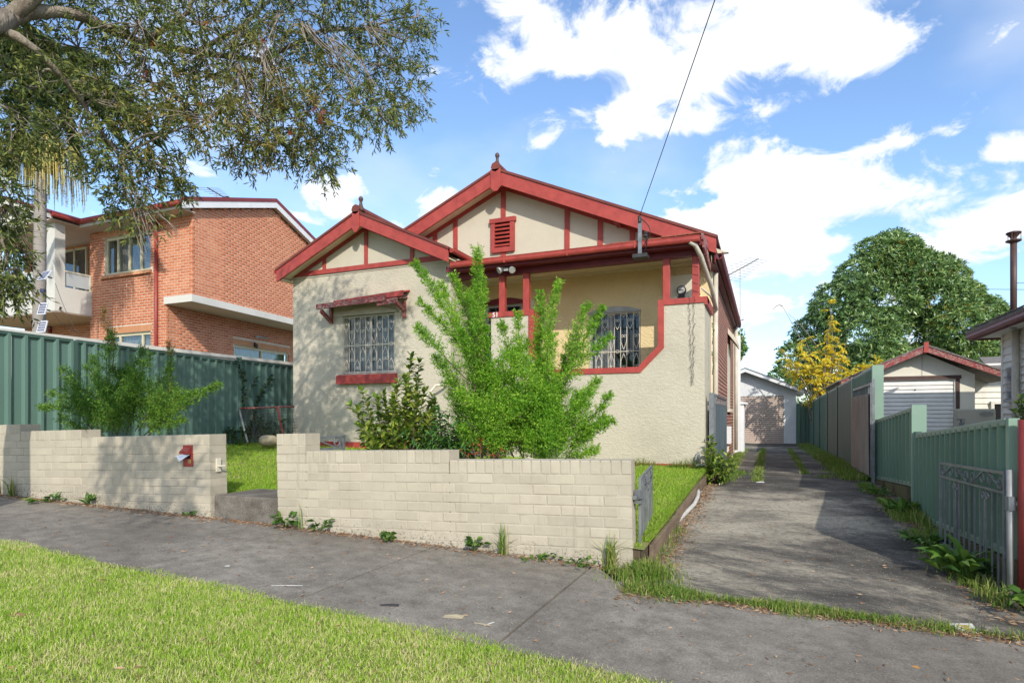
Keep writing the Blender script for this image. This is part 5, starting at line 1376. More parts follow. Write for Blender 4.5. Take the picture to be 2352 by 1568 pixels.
shade_boughs = [(V(-2.75, -.05, 2.85), .50), (V(-3.2, .2, 3.05), .42), (V(-2.3, -.35, 2.75), .38), (V(-3.5, .35, 2.5), .32)]  # unseen boughs added out of view to cast shade on the front wall
for bi, (bx_, by_, r_) in enumerate(blobs + [(-900 - i, -900, 0) for i in range(len(shade_boughs))]):
    t0 = 5.5 + 1.7 * max(0, min(1, bx_ / 900)) + random.uniform(-.25, .35)
    if bx_ < 70 and by_ > 300: t0 = 5.4; r_ *= .8
    if 230 < bx_ < 330 and by_ > 380: t0 = 6.2
    c = A3(at(bx_, by_, t0)); rm = r_ * t0 / FP
    if r_ == 0: c, rm = shade_boughs[bi - len(blobs)]; c = A3(c); r_ = 100; by_ = 0
    # limb to the blob
    best = min(skel, key=lambda s: (Vector(c) - s).length)
    if (Vector(c) - best).length > .12:
        pts = curve_pts(best, c, sag=random.uniform(.02, .12), side=(random.uniform(-.08, .08), random.uniform(-.08, .08), 0), n=7)
        br.tube([Vector(p) for p in pts], list(np.linspace(.015, .007, 7)), 6)
    n = int(30 + 68 * (r_ / 110) ** 2)
    if by_ > 370 and bx_ > 200: n = int(n * .6)
    if by_ < -20: n = int(n * .8)
    dirs = rand_dirs(n); rad = rng.uniform(0.25, 1.0, n) ** .6
    base = c + dirs * rad[:, None] * rm * np.array([1, 1, .92]) * .95
    out = unit(dirs * .9 + np.array([0, 0, -.35]) + rng.normal(0, .45, (n, 3)))
    ln = rng.uniform(.16, .34, n)
    if r_ < 45: out = unit(out + np.array([0, 0, -.6])); ln *= 1.0
    warm = 230 < bx_ < 720 and 90 < by_ < 340
    for j in range(n):
        p0, p1 = base[j], base[j] + out[j] * ln[j]
        mid = (p0 + p1) / 2 + rng.normal(0, .012, 3)
        if j % 2 == 0: tw.tube([Vector(p0), Vector(mid), Vector(p1)], [.0035, .0028, .0015], 3, cap=False)
        k = int(rng.integers(12, 20)); s = np.sort(rng.uniform(.1, 1.0, k))[:, None]
        P = p0 + (p1 - p0) * s; D = unit(out[j] * .75 + rand_dirs(k) * .8)
        if warm and rng.random() < .55: warmP.append(P); warmD.append(D)
        else: crownP.append(P); crownD.append(D)
    for j in range(0, n, 7):
        pts = curve_pts(c, base[j], sag=random.uniform(-.04, .06), n=5)
        br.tube([Vector(p) for p in pts], list(np.linspace(.008, .004, 5)), 4, cap=False)
crownP = np.concatenate(crownP); crownD = np.concatenate(crownD); warmP = np.concatenate(warmP); warmD = np.concatenate(warmD)
leaves('crown', crownP, crownD, rng.uniform(.05, .09, len(crownP)), rng.uniform(.013, .020, len(crownP)), 'tree_leaf', tree, fold=.3, droop=.1)
leaves('crown', warmP, warmD, rng.uniform(.05, .095, len(warmP)), rng.uniform(.013, .021, len(warmP)), 'tree_leaf_sunlit', tree, fold=.3, droop=.1)
# bare grey twig bundles
for (bx_, by_, ex, ey) in ((320, 60, 310, 130), (560, 60, 520, 170), (590, 90, 620, 220), (640, 40, 600, 150), (480, 120, 420, 160), (700, 60, 780, 150), (840, 60, 930, 110), (760, 90, 850, 200), (330, 130, 260, 210), (550, 150, 560, 260), (300, 430, 350, 560), (330, 470, 372, 540)):
    t0 = 6.3 + .7 * bx_ / 900
    for k in range(9):
        a = A3(at(bx_ + random.uniform(-12, 12), by_ + random.uniform(-12, 12), t0 - .35)); b = A3(at(ex + random.uniform(-45, 45), ey + random.uniform(-40, 40), t0 - .45 + random.uniform(-.1, .2)))
        pts = curve_pts(a, b, sag=random.uniform(-.08, .08), side=(random.uniform(-.06, .06), 0, 0), n=6)
        tw.tube([Vector(p) for p in pts], list(np.linspace(.007, .002, 6)), 4, cap=False)
stuff(br.build('branch', 'twig', tree, smooth=True)); stuff(tw.build('twig', 'twig', tree))
for (bx_, by_, mt) in ((473, 54, 'blossom_orange'), (420, 127, 'blossom_orange'), (408, 171, 'blossom_orange'), (457, 239, 'blossom_orange'), (429, 269, 'blossom_orange'), (192, 186, 'palm_straw'), (334, 169, 'blossom_red'), (352, 100, 'blossom_red'), (605, 95, 'blossom_red'), (742, 258, 'blossom_red'), (735, 275, 'blossom_red'), (722, 250, 'blossom_red'), (667, 305, 'blossom_red')):
    c = A3(at(bx_, by_, 5.75 + .9 * bx_ / 900)); ax = unit(np.array([rng.normal(0, .5), rng.normal(0, .5), -.6])); n = 110
    s = rng.uniform(-.035, .035, n)[:, None]; D = unit(np.cross(ax, rand_dirs(n)) + ax * .35)
    leaves('blossom', c + ax * s, D, rng.uniform(.02, .038, n), .0035, mt, tree, fold=.1, droop=.05)

# ---------------------------------------------------------------- feathery shrubs
def plumes(root, items, m, leaf_l=.031, leaf_w=.0105, dens=95, name='foliage', per=13, wood='dark_twig'):
    Ps, Ds = [], []; st = MB()
    for (a, b, r) in items:
        a, b = A3(a), A3(b); L = np.linalg.norm(b - a)
        pts = curve_pts(a, b, sag=rng.uniform(-.02, .05) * L, side=(rng.uniform(-.06, .06) * L, rng.uniform(-.06, .06) * L, 0), n=9)
        st.tube([Vector(p) for p in pts], list(np.linspace(.008, .0015, 9)), 4, cap=False)
        n = int(dens * L)
        s = rng.uniform(.02, 1.0, n) ** .85
        idx = np.clip((s * 8).astype(int), 0, 7); f = (s * 8 - idx)[:, None]
        p = pts[idx] * (1 - f) + pts[idx + 1] * f; ax = unit(pts[idx + 1] - pts[idx])
        lat = unit(np.cross(ax, rand_dirs(n))); d = unit(lat * .85 + ax * rng.uniform(.45, 1.0, (n, 1)))
        ll = r * (1.05 - .78 * s) * rng.uniform(.45, 1.15, n) + .02
        for q in range(per):
            u = (q + rng.uniform(0, 1, n)) / per
            Ps.append(p + d * (ll * u)[:, None] + rng.normal(0, .006, (n, 3)))
            Ds.append(unit(d * .7 + rand_dirs(n) * .75))
    P = np.concatenate(Ps); D = np.concatenate(Ds)
    leaves(name, P, D, rng.uniform(.7, 1.25, len(P)) * leaf_l, leaf_w, m, root, fold=.2, droop=0)
    stuff(st.build('stem', wood, root))
def at_b(px, py, t): return at(px, py, t)
fs = thing('feathery_shrub', 'tall bright green feathery shrub with plume shoots in front of the verandah', 'shrub', at(1180, 1080, 7.3))
pl1 = [((1090, 900), (1095, 572), 48), ((1075, 830), (952, 604), 42), ((1080, 830), (1012, 650), 40), ((1095, 860), (1040, 632), 42), ((1060, 800), (962, 692), 38), ((1070, 870), (958, 748), 40),
       ((1080, 930), (1000, 822), 45), ((1100, 980), (1022, 872), 48), ((1096, 740), (1108, 640), 28), ((1105, 900), (1116, 752), 30), ((1105, 820), (1075, 668), 42), ((1120, 1000), (1055, 900), 55), ((1125, 1040), (1085, 860), 60), ((1130, 1040), (1105, 850), 50),
       ((1215, 900), (1240, 672), 44), ((1200, 870), (1152, 742), 42), ((1210, 880), (1190, 720), 40), ((1260, 880), (1285, 645), 36), ((1300, 830), (1350, 698), 36), ((1312, 850), (1386, 705), 32), ((1290, 880), (1402, 772), 36), ((1250, 950), (1325, 800), 55),
       ((1300, 950), (1372, 872), 45), ((1315, 1005), (1408, 966), 32), ((1305, 1030), (1392, 956), 36), ((1320, 1000), (1402, 905), 34), ((1200, 1000), (1182, 800), 58), ((1230, 1000), (1240, 770), 60), ((1150, 1040), (1060, 935), 58), ((1140, 1010), (1160, 815), 60),
       ((1180, 1050), (1110, 930), 62), ((1200, 1050), (1180, 900), 66), ((1250, 1050), (1260, 880), 68), ((1280, 1050), (1330, 900), 66), ((1300, 1050), (1360, 985), 50), ((1220, 1050), (1215, 900), 66), ((1160, 1050), (1150, 900), 64), ((1270, 1000), (1300, 820), 55), ((1120, 1050), (1060, 980), 50), ((1310, 1040), (1345, 930), 55), ((1240, 960), (1270, 770), 50), ((1100, 930), (1060, 760), 48), ((1280, 1060), (1370, 1030), 42), ((1150, 960), (1130, 830), 55)]
items = []
for (a, b, r) in pl1:
    t0 = 7.2 + random.uniform(-.35, .35)
    items.append((at(*a, t0), at(*b, t0 + random.uniform(-.25, .2)), r * .86 * 7.2 / FP))
for k in range(30):
    x0 = random.choice((1120, 1150, 1225, 1255, 1285)) + random.uniform(-25, 25); y0 = random.uniform(1030, 1075); t0 = 7.0 + random.uniform(-.3, .3)
    items.append((at(x0, y0, t0), at(x0 + random.uniform(-50, 55), y0 - random.uniform(60, 110), t0), random.uniform(45, 65) * 7.2 / FP))
for k in range(24):       # low dense growth round the two main stems
    cx = random.choice((1120, 1130, 1240, 1260, 1200)); x0 = cx + random.uniform(-30, 30); y0 = random.uniform(940, 1050)
    x1 = x0 + random.uniform(-75, 85); y1 = y0 - random.uniform(70, 170); t0 = 7.2 + random.uniform(-.4, .45)
    items.append((at(x0, y0, t0), at(max(1035, min(1385, x1)), y1, t0 + random.uniform(-.3, .2)), random.uniform(45, 70) * 7.2 / FP))
plumes(fs, items, 'fern_leaf', dens=185, per=13)
plumes(fs, [(a, (b[0] * .5 + a[0] * .5, b[1] * .5 + a[1] * .5 + .1, b[2] * .5 + a[2] * .5), r * .9) for a, b, r in items[::3]], 'fern_dark', dens=120, per=10)
m = MB()
for (x0, x1, y1) in ((1130, 1095, 800), (1140, 1110, 860), (1235, 1215, 850), (1240, 1260, 840), (1245, 1290, 850), (1230, 1200, 900), (1135, 1080, 820)):
    pts = curve_pts(at(x0, 1075, 7.25), at(x1, y1, 7.2), sag=.02, side=(.03, 0, 0), n=8); m.tube([Vector(p) for p in pts], list(np.linspace(.02, .006, 8)), 6)
stuff(m.build('stem', 'dark_twig', fs))
fs2 = thing('feathery_shrub', 'spreading darker feathery shrub with reddish tips in front of the teal fence', 'shrub', at(290, 1010, 8.6))
pl2 = [((250, 900), (258, 760), 34), ((290, 920), (330, 800), 44), ((280, 940), (200, 840), 44), ((260, 960), (120, 905), 44), ((250, 950), (95, 935), 36), ((240, 920), (150, 868), 38), ((320, 960), (390, 845), 36), ((330, 970), (470, 895), 30), ((340, 980), (505, 880), 26), ((330, 980), (420, 965), 36),
       ((300, 980), (305, 850), 44), ((280, 980), (230, 880), 50), ((310, 990), (370, 900), 52), ((260, 990), (190, 910), 56), ((240, 1000), (140, 960), 50), ((330, 1000), (400, 930), 50), ((290, 1000), (290, 900), 50), ((270, 1000), (230, 900), 58), ((340, 1000), (375, 960), 46), ((300, 960), (345, 810), 40), ((330, 960), (440, 900), 32), ((230, 980), (170, 900), 46), ((260, 930), (215, 820), 36)]
items = []
for (a, b, r) in pl2:
    t0 = 8.6 + random.uniform(-.35, .35)
    items.append((at(*a, t0), at(*b, t0 + random.uniform(-.2, .2)), r * 8.4 / FP))
for k in range(26):
    x0 = random.uniform(200, 380); y0 = random.uniform(930, 1010); t0 = 8.6 + random.uniform(-.4, .4)
    items.append((at(x0, y0, t0), at(x0 + random.uniform(-70, 80), y0 - random.uniform(40, 120), t0), random.uniform(40, 60) * 8.4 / FP))
plumes(fs2, items, 'fern_dark', dens=150, per=12)
plumes(fs2, [(at(258, 850, 8.6), at(262, 778, 8.6), .15), (at(390, 900, 8.6), at(392, 800, 8.6), .12)], 'fern_dark', dens=100, per=9)
plumes(fs2, [(at(262, 800, 8.6), at(236, 706, 8.6), .10), (at(393, 820, 8.6), at(388, 782, 8.6), .07)], 'fern_red', dens=110, per=7)
# ---------------------------------------------------------------- glossy broadleaf shrub
def leafy(root, stems, m, ll, lw, gap, whorl=3, name='foliage', up=.5, wood='dark_twig', spread=.9, curl=.12):
    P, D = [], []; st = MB()
    for (a, b) in stems:
        a, b = A3(a), A3(b); L = np.linalg.norm(b - a)
        pts = curve_pts(a, b, sag=.02 * L, side=(rng.uniform(-.05, .05) * L, rng.uniform(-.05, .05) * L, 0), n=7)
        st.tube([Vector(p) for p in pts], list(np.linspace(.009, .003, 7)), 5, cap=False)
        k = max(3, int(L / gap))
        for i in range(k):
            s = .12 + .88 * (i + 1) / k; j = min(5, int(s * 6)); f = s * 6 - j
            p = pts[j] * (1 - f) + pts[j + 1] * f; ax = unit(pts[j + 1] - pts[j])
            w = whorl + (2 if i == k - 1 else 0)
            for q in range(w):
                lat = unit(np.cross(ax, rand_dirs(1)[0])); P.append(p); D.append(unit(lat * spread + ax * (up + (.7 if i == k - 1 else 0)) + rng.normal(0, .2, 3)))
    P, D = np.array(P), np.array(D)
    big_leaves(name, P, D, rng.uniform(.65, 1.15, len(P)) * ll, rng.uniform(.75, 1.1, len(P)) * lw, m, root, curl=curl)
    stuff(st.build('stem', wood, root))
gs = thing('broadleaf_shrub', 'glossy broadleaf shrub with upright shoots under the bay window', 'shrub', at(930, 1040, 7.6))
stm = []
for (x, y) in ((945, 822), (940, 850), (832, 898), (826, 940), (880, 905), (862, 915), (992, 912), (915, 880), (960, 880), (975, 900), (905, 920), (850, 960), (835, 985), (880, 960), (925, 930), (950, 940), (985, 950), (1000, 940), (870, 990), (900, 985), (940, 985), (975, 985), (1005, 985), (828, 1010), (855, 1010), (890, 1015), (925, 1015), (960, 1015), (995, 1015), (910, 950), (965, 960), (940, 900), (1010, 1010)):
    t0 = 7.5 + random.uniform(-.35, .3); stm.append((at(930 + (x - 930) * .6, 1048, t0 + .05), at(x, y, t0)))
leafy(gs, stm + [(a, (b[0] + random.uniform(-.12, .12), b[1] + random.uniform(-.2, .1), b[2] - random.uniform(.03, .2))) for a, b in stm], 'gloss_leaf', .105, .052, .042, 3)
ls = thing('lance_leaf_shrub', 'low shrub of dark narrow leaves beside the handrail', 'shrub', at(1030, 1050, 7.3))
stm = []
for (x, y) in ((960, 990), (985, 975), (1005, 985), (1030, 965), (1050, 955), (1010, 945), (1065, 980), (1075, 1005), (1045, 1000), (985, 1010), (1060, 1025), (1085, 1030), (1000, 1020), (1025, 1015), (1090, 1045)):
    t0 = 7.2 + random.uniform(-.25, .25); stm.append((at(1030 + (x - 1030) * .4, 1055, t0), at(x, y, t0)))
leafy(ls, stm + [(a, (b[0] + random.uniform(-.12, .12), b[1] + random.uniform(-.2, .1), b[2] - random.uniform(.0, .1))) for a, b in stm], 'lance_leaf', .13, .03, .035, 4, spread=1.0, up=.2, curl=.3)
rf_ = thing('red_leaf_plant', 'small plant with reddish leaves low behind the front wall', 'plant', at(1110, 1060, 6.8))
leafy(rf_, [(at(1105 + dx, 1060, 6.8), at(1105 + dx * 2, 1015 + abs(dx), 6.8)) for dx in (-22, -10, 0, 10, 22)], 'blossom_red', .07, .028, .05, 2)
cs = thing('corner_shrub', 'dark glossy bush at the house corner beside the side gate', 'shrub', at(1640, 1100, 9.6))
stm = []
for (x, y) in ((1632, 1008), (1640, 1025), (1655, 1040), (1625, 1045), (1670, 1048), (1640, 1060), (1660, 1065), (1628, 1075), (1650, 1080), (1672, 1075), (1640, 1090), (1662, 1092), (1630, 1095), (1678, 1062), (1648, 1050), (1636, 1040)):
    t0 = 9.5 + random.uniform(-.25, .25); stm.append((at(1645 + (x - 1645) * .3, 1100, t0), at(x, y, t0)))
leafy(cs, stm + [(a, (b[0] + random.uniform(-.1, .1), b[1] + random.uniform(-.2, .1), b[2] - random.uniform(.02, .15))) for a, b in stm], 'gloss_leaf', .10, .042, .04, 4)
su = thing('jade_plant', 'succulent bush with rounded green leaves behind the red gate post', 'plant', at(2350, 980, 6.2))
leafy(su, [(at(2356, 985, 6.2), at(2336, 928, 6.2)), (at(2356, 985, 6.2), at(2345, 915, 6.2)), (at(2356, 985, 6.2), at(2352, 940, 6.2)), (at(2360, 985, 6.2), at(2365, 920, 6.2)), (at(2356, 985, 6.2), at(2330, 945, 6.2))], 'gloss_leaf', .06, .04, .035, 3)
# vine on the fence
vn = thing('climbing_vine', 'dark green vine climbing the end of the teal fence above the leaning wire gate', 'vine', at(570, 1000, 12.2))
stm = []
for (a, b) in (((572, 1005), (585, 950)), ((578, 965), (600, 900)), ((590, 930), (622, 865)), ((560, 930), (560, 860)), ((560, 870), (548, 828)), ((575, 900), (590, 868)), ((560, 905), (562, 930)), ((585, 1000), (600, 960)), ((560, 1010), (575, 975)), ((545, 1015), (535, 990)), ((535, 1015), (525, 985)), ((555, 1012), (560, 985)), ((600, 1000), (612, 975)), ((615, 880), (628, 872))):
    stm.append((at_x(*a, -10.50), at_x(*b, -10.46)))
leafy(vn, stm, 'vine_leaf', .10, .045, .045, 3)
dv = thing('creeping_weed', 'green creeper hanging on the white downpipe of the house corner', 'vine', at(1637, 780, 10.4))
leafy(dv, [(at(1636, 790, 10.3), at(1637, 745, 10.3)), (at(1636, 860, 10.3), at(1638, 835, 10.3)), (at(1637, 830, 10.3), at(1636, 810, 10.3))], 'weed_leaf', .035, .02, .03, 3)

# ---------------------------------------------------------------- palm
pm = thing('palm_tree', 'tall palm with ringed grey trunk and drooping straw flower strands', 'palm tree', (-16.8, 9.15, -.6))
PB = at(88, 990, 15.0); PT = at(94, 330, 15.0)
m = MB(); n = 60; pts = []; rs = []
for i in range(n + 1):
    f = i / n; p = PB.lerp(PT, f); pts.append(p); rs.append(lerp(.150, .118, f) + (.006 if i % 2 else 0))
m.tube(pts, rs, 14); m.build('trunk', 'palm_bark', pm, smooth=True)
m = MB(); m.tube([PT, PT + UP * .5, PT + UP * 1.1, PT + UP * 1.7], [.13, .17, .13, .08], 12); m.build('crownshaft', 'palm_leaf', pm, smooth=True)
Ps, Ds = [], []
for i in range(20):
    a = i * 2.4; e = rng.uniform(.1, 1.2); d = np.array([math.cos(a) * math.cos(e), math.sin(a) * math.cos(e), math.sin(e)])
    L = 2.6; k = 46; s = np.linspace(.12, 1, k)[:, None]
    mid = A3(PT + UP * 1.6) + d * s * L + np.array([0, 0, -1.0]) * (s ** 2) * L * .55
    side = unit(np.cross(d, [0, 0, 1.0]))
    for sg in (-1, 1):
        Ps.append(mid); Ds.append(unit(side * sg + d * .5 + np.array([0, 0, -.45]) + rng.normal(0, .08, (k, 3))))
P = np.concatenate(Ps); leaves('frond', P, np.concatenate(Ds), .55, .045, 'palm_leaf', pm, fold=.15, droop=.35)
# flower strands: droop over from the top of the trunk
Ps, Ds = [], []; stt = MB()
c0 = A3(PT - UP * .35)
for i in range(320):
    a = rng.uniform(0, 2 * math.pi); out_r = rng.uniform(.12, .95); h = rng.uniform(.0, .35)
    p0 = c0 + np.array([.12 * math.cos(a), .12 * math.sin(a), h])
    p1 = c0 + np.array([out_r * .6 * math.cos(a), out_r * .6 * math.sin(a), h + .22 + .2 * rng.random()])
    p2 = c0 + np.array([out_r * math.cos(a), out_r * math.sin(a), h - .2])
    p3 = c0 + np.array([out_r * 1.05 * math.cos(a), out_r * 1.05 * math.sin(a), -.35 - .75 * rng.random() * (out_r > .3)])
    q = [p0, (p0 + p1) / 2, p1 * .6 + p2 * .4, p2, (p2 + p3) / 2, p3]
    if i % 1 == 0: stt.tube([Vector(x) for x in q], [.012, .011, .010, .009, .008, .006], 3, cap=False)
    k = 12; s = rng.uniform(0, 1, k)[:, None]; Ps.append(p2 + (p3 - p2) * s); Ds.append(rand_dirs(k) + np.array([0, 0, -.3]))
stuff(stt.build('flower_strand', 'palm_straw', pm))
P = np.concatenate(Ps); leaves('flower_bead', P, np.concatenate(Ds), .035, .022, 'palm_straw', pm)

# ---------------------------------------------------------------- big dense tree at the back right
bt = thing('dense_tree', 'large rounded dense green tree behind the two garages', 'tree', at(2050, 985, 34))
m = MB(); b0 = at(2050, 985, 34); m.tube([b0 - UP * .5, b0 + UP * 2, b0 + V(.2, 0, 4), b0 + V(-.2, .3, 7)], [.5, .42, .3, .15], 10); m.build('trunk', 'bark', bt, smooth=True)
lob = [(2042, 600, 62), (1985, 640, 62), (2100, 630, 66), (1930, 700, 62), (2040, 690, 80), (2150, 690, 72), (1880, 770, 58), (1980, 770, 80), (2080, 780, 85), (2190, 760, 75), (2245, 730, 58), (1840, 830, 55), (1920, 850, 75), (2030, 860, 85), (2140, 860, 85), (2230, 830, 75), (2285, 790, 45), (1790, 875, 32), (1850, 900, 50), (1960, 930, 70), (2080, 940, 80), (2190, 930, 75), (2275, 870, 60), (2280, 950, 60), (1955, 660, 40), (2180, 640, 42), (2050, 560, 34), (2010, 580, 40), (2080, 575, 36), (2150, 620, 42), (2215, 680, 40), (2275, 720, 34), (1900, 720, 40), (1865, 800, 40)]
Pm, Dm, Pd, Dd, Py, Dy = [], [], [], [], [], []
for (x, y, r) in lob:
    t0 = 33 + rng.uniform(-1.2, 1.0); c = A3(at(x, y, t0)); rm = r * .94 * t0 / FP
    n = int(1250 * (rm / 1.6) ** 2)
    d = rand_dirs(n); keep_ = (d @ np.array([-SA, CA, 0])) < .45; d = d[keep_]; n = len(d)
    p = c + d * rm * rng.uniform(.66, 1.0, (n, 1)) ** .5 * rng.choice([1, 1, 1, 1, 1.16], (n, 1)) * np.array([1, 1, .9])
    out = unit(d + np.array([0, 0, .55]) + rng.normal(0, .35, (n, 3)))
    k = 9
    for q in range(k):
        dd = unit(out * rng.uniform(.25, .9, (n, 1)) + unit(np.cross(out, rand_dirs(n))) * .9)
        sel = rng.random(n)
        yel = (sel > .965) if x > 2040 else (sel > .995)
        if q == 0: ymask = yel
        a = ~ymask
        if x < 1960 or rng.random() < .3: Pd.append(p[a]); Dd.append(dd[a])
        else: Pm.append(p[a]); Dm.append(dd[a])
        Py.append(p[ymask]); Dy.append(dd[ymask])
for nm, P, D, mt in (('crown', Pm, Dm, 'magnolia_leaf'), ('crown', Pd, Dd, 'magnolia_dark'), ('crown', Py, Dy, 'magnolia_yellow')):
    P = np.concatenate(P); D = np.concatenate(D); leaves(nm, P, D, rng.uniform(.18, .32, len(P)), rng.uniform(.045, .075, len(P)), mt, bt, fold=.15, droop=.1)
hs = []; hd_ = []
for (x, y) in [(random.uniform(2020, 2240), random.uniform(800, 900)) for _ in range(26)]:
    for k in range(6): hs.append(A3(at(x + random.uniform(-14, 14), y + random.uniform(-6, 6), 31.2))); hd_.append(np.array([0, 0, -1.0]))
leaves('hanging_pod', np.array(hs), np.array(hd_), rng.uniform(.25, .5, len(hs)), .03, 'twig', bt)
# yellow autumn tree
yt = thing('autumn_tree', 'small tree with golden yellow leaves rising behind the green driveway fence', 'tree', at(1885, 985, 23))
br = MB(); B0 = A3(at(1885, 985, 23))
Ps, Ds = [], []
tips = [(1785, 795), (1800, 808), (1815, 800), (1835, 790), (1850, 815), (1830, 830), (1865, 845), (1880, 800), (1900, 760), (1905, 735), (1895, 820), (1915, 790), (1930, 770), (1945, 780), (1925, 810), (1910, 830), (1890, 850), (1875, 870), (1855, 870), (1900, 880), (1920, 860), (1880, 900), (1870, 905), (1895, 890), (1845, 850), (1940, 800), (1860, 800), (1905, 850), (1905, 690), (1845, 770)]
for (x, y) in tips:
    t0 = 23 + rng.uniform(-.6, .6); tip = A3(at(x, y, t0))
    pts = curve_pts(B0 + rng.normal(0, .12, 3) * np.array([1, 1, 0]), tip, sag=rng.uniform(.0, .25), side=(rng.uniform(-.2, .2), 0, 0), n=7)
    br.tube([Vector(p) for p in pts], list(np.linspace(.03, .007, 7)), 4, cap=False)
    for k in range(8):          # pinnate leaves
        s = rng.uniform(.62, 1.0); j = min(5, int(s * 6)); p = pts[j] + (pts[j + 1] - pts[j]) * (s * 6 - j)
        ax = unit(np.array([rng.normal(0, 1), rng.normal(0, 1), rng.normal(-.15, .4)])); L = rng.uniform(.28, .42); q = 9
        u = np.linspace(.15, 1, q)[:, None]; mid = p + ax * u * L + np.array([0, 0, -.10]) * u ** 2
        sd = unit(np.cross(ax, [0, 0, 1.0]))
        for sg in (-1, 1): Ps.append(mid); Ds.append(unit(sd * sg + ax * .4 + np.array([0, 0, -.35]) + rng.normal(0, .15, (q, 3))))
for (x, y, x2, y2) in ((1900, 905, 1797, 703), (1797, 703, 1775, 712), (1880, 800, 1810, 720)):
    pts = curve_pts(at(x, y, 23), at(x2, y2, 23), sag=.1, n=8); br.tube([Vector(p) for p in pts], list(np.linspace(.02, .008, 8)), 4, cap=False)
stuff(br.build('branch', 'twig', yt)); leaves('crown', np.concatenate(Ps), np.concatenate(Ds), .12, .055, 'autumn_leaf', yt, droop=.25)
ysx = thing('autumn_tree', 'low bough of golden leaves showing over the tall fence beside the neighbour garage', 'tree', at(1990, 960, 19))
br = MB(); Ps, Ds = [], []
B0 = A3(at(1990, 985, 19))
for (x, y) in ((1940, 870), (1955, 862), (1970, 855), (1985, 850), (2000, 843), (2015, 840), (2025, 838), (1960, 872), (1978, 865), (2005, 852), (2030, 850), (1945, 880)):
    tip = A3(at(x, y, 19 + rng.uniform(-.3, .3))); pts = curve_pts(B0, tip, sag=.05, n=6); br.tube([Vector(p) for p in pts], list(np.linspace(.025, .006, 6)), 4, cap=False)
    for k in range(10):
        ax = unit(np.array([rng.normal(0, 1), rng.normal(0, 1), rng.normal(0, .4)])); q = 8; u = np.linspace(.15, 1, q)[:, None]; mid = tip + rng.normal(0, .05, 3) + ax * u * .3
        sd = unit(np.cross(ax, [0, 0, 1.0]))
        for sg in (-1, 1): Ps.append(mid); Ds.append(unit(sd * sg + ax * .4 + np.array([0, 0, -.35]) + rng.normal(0, .15, (q, 3))))
stuff(br.build('branch', 'twig', ysx)); leaves('crown', np.concatenate(Ps), np.concatenate(Ds), .10, .045, 'autumn_leaf', ysx, droop=.25)
# sliver of a far tree behind the house
ft = thing('far_tree', 'distant leafy tree just visible behind the television mast at the house end', 'tree', at(1690, 900, 40))
br = MB(); br.tube([at(1690, 960, 40), at(1690, 780, 40)], [.2, .08], 6); br.build('trunk', 'bark', ft)
P = []; 
for (x, y, r) in ((1688, 790, 22), (1694, 775, 16), (1700, 800, 14), (1690, 815, 16), (1670, 800, 30)):
    c = A3(at(x, y, 40)); d = rand_dirs(160); P.append(c + d * r * 40 / FP * rng.uniform(.5, 1, (160, 1)))
P = np.concatenate(P); leaves('crown', P, rand_dirs(len(P)), .34, .2, 'magnolia_leaf', ft)

# ================================================================== GRASS
def in_view(P, margin=60):
    f = -SA * P[:, 0] + CA * P[:, 1]; r = CA * P[:, 0] + SA * P[:, 1]
    px = 1176 + FP * r / np.maximum(f, .05); py = 960 - FP * P[:, 2] / np.maximum(f, .05)
    return (f > .3) & (px > -margin) & (px < 2352 + margin) & (py < 1568 + margin * 3)
def zp(P): return np.array([z_path(x) for x in P])
n = 400000
X = rng.uniform(-8.5, .9, n); Y = rng.uniform(.9, 3.06, n)
edge = 2.905 + .02 * np.sin(X * 3.1) + .018 * np.sin(X * 7.7 + 1) + rng.normal(0, .014, n)
Zg = zp(X) - .012
P = np.stack([X, Y, Zg], 1); k = (Y < edge) & in_view(P, 620)
patch = np.sin(X * 2.7 + 1.3 * Y) * np.sin(Y * 3.9 + 0.7 * X) * .5 + .5
k &= rng.random(n) < (.72 + .28 * patch)
P = P[k]; patch = patch[k]
blades('verge_grass', P, rng.uniform(.016, .042, len(P)) * (.8 + .4 * patch), rng.uniform(.003, .0048, len(P)), np.array([.1, -.05, 0]), 'grass_blade', spread=.95)
n = 120000
X = rng.uniform(-6.3, -.93, n); Y = rng.uniform(4.8, 10.25, n); Z = np.array([z_lawn(a, b) for a, b in zip(X, Y)])
P = np.stack([X, Y, Z], 1); vis = (X > -1.95) | ((X < -4.1))
P = P[in_view(P) & vis]
blades('lawn_grass', P, rng.uniform(.025, .06, len(P)), rng.uniform(.005, .009, len(P)), np.array([.1, 0, 0]), 'lawn_blade', spread=.8)
n = 26000
X = rng.uniform(-10.5, -6.3, n); Y = rng.uniform(5.2, 10.2, n); Z = np.array([z_lawn(a, b) for a, b in zip(X, Y)])
P = np.stack([X, Y, Z], 1); blades('lawn_grass', P, rng.uniform(.03, .07, n), .009, np.array([.1, 0, 0]), 'lawn_blade', spread=.8)
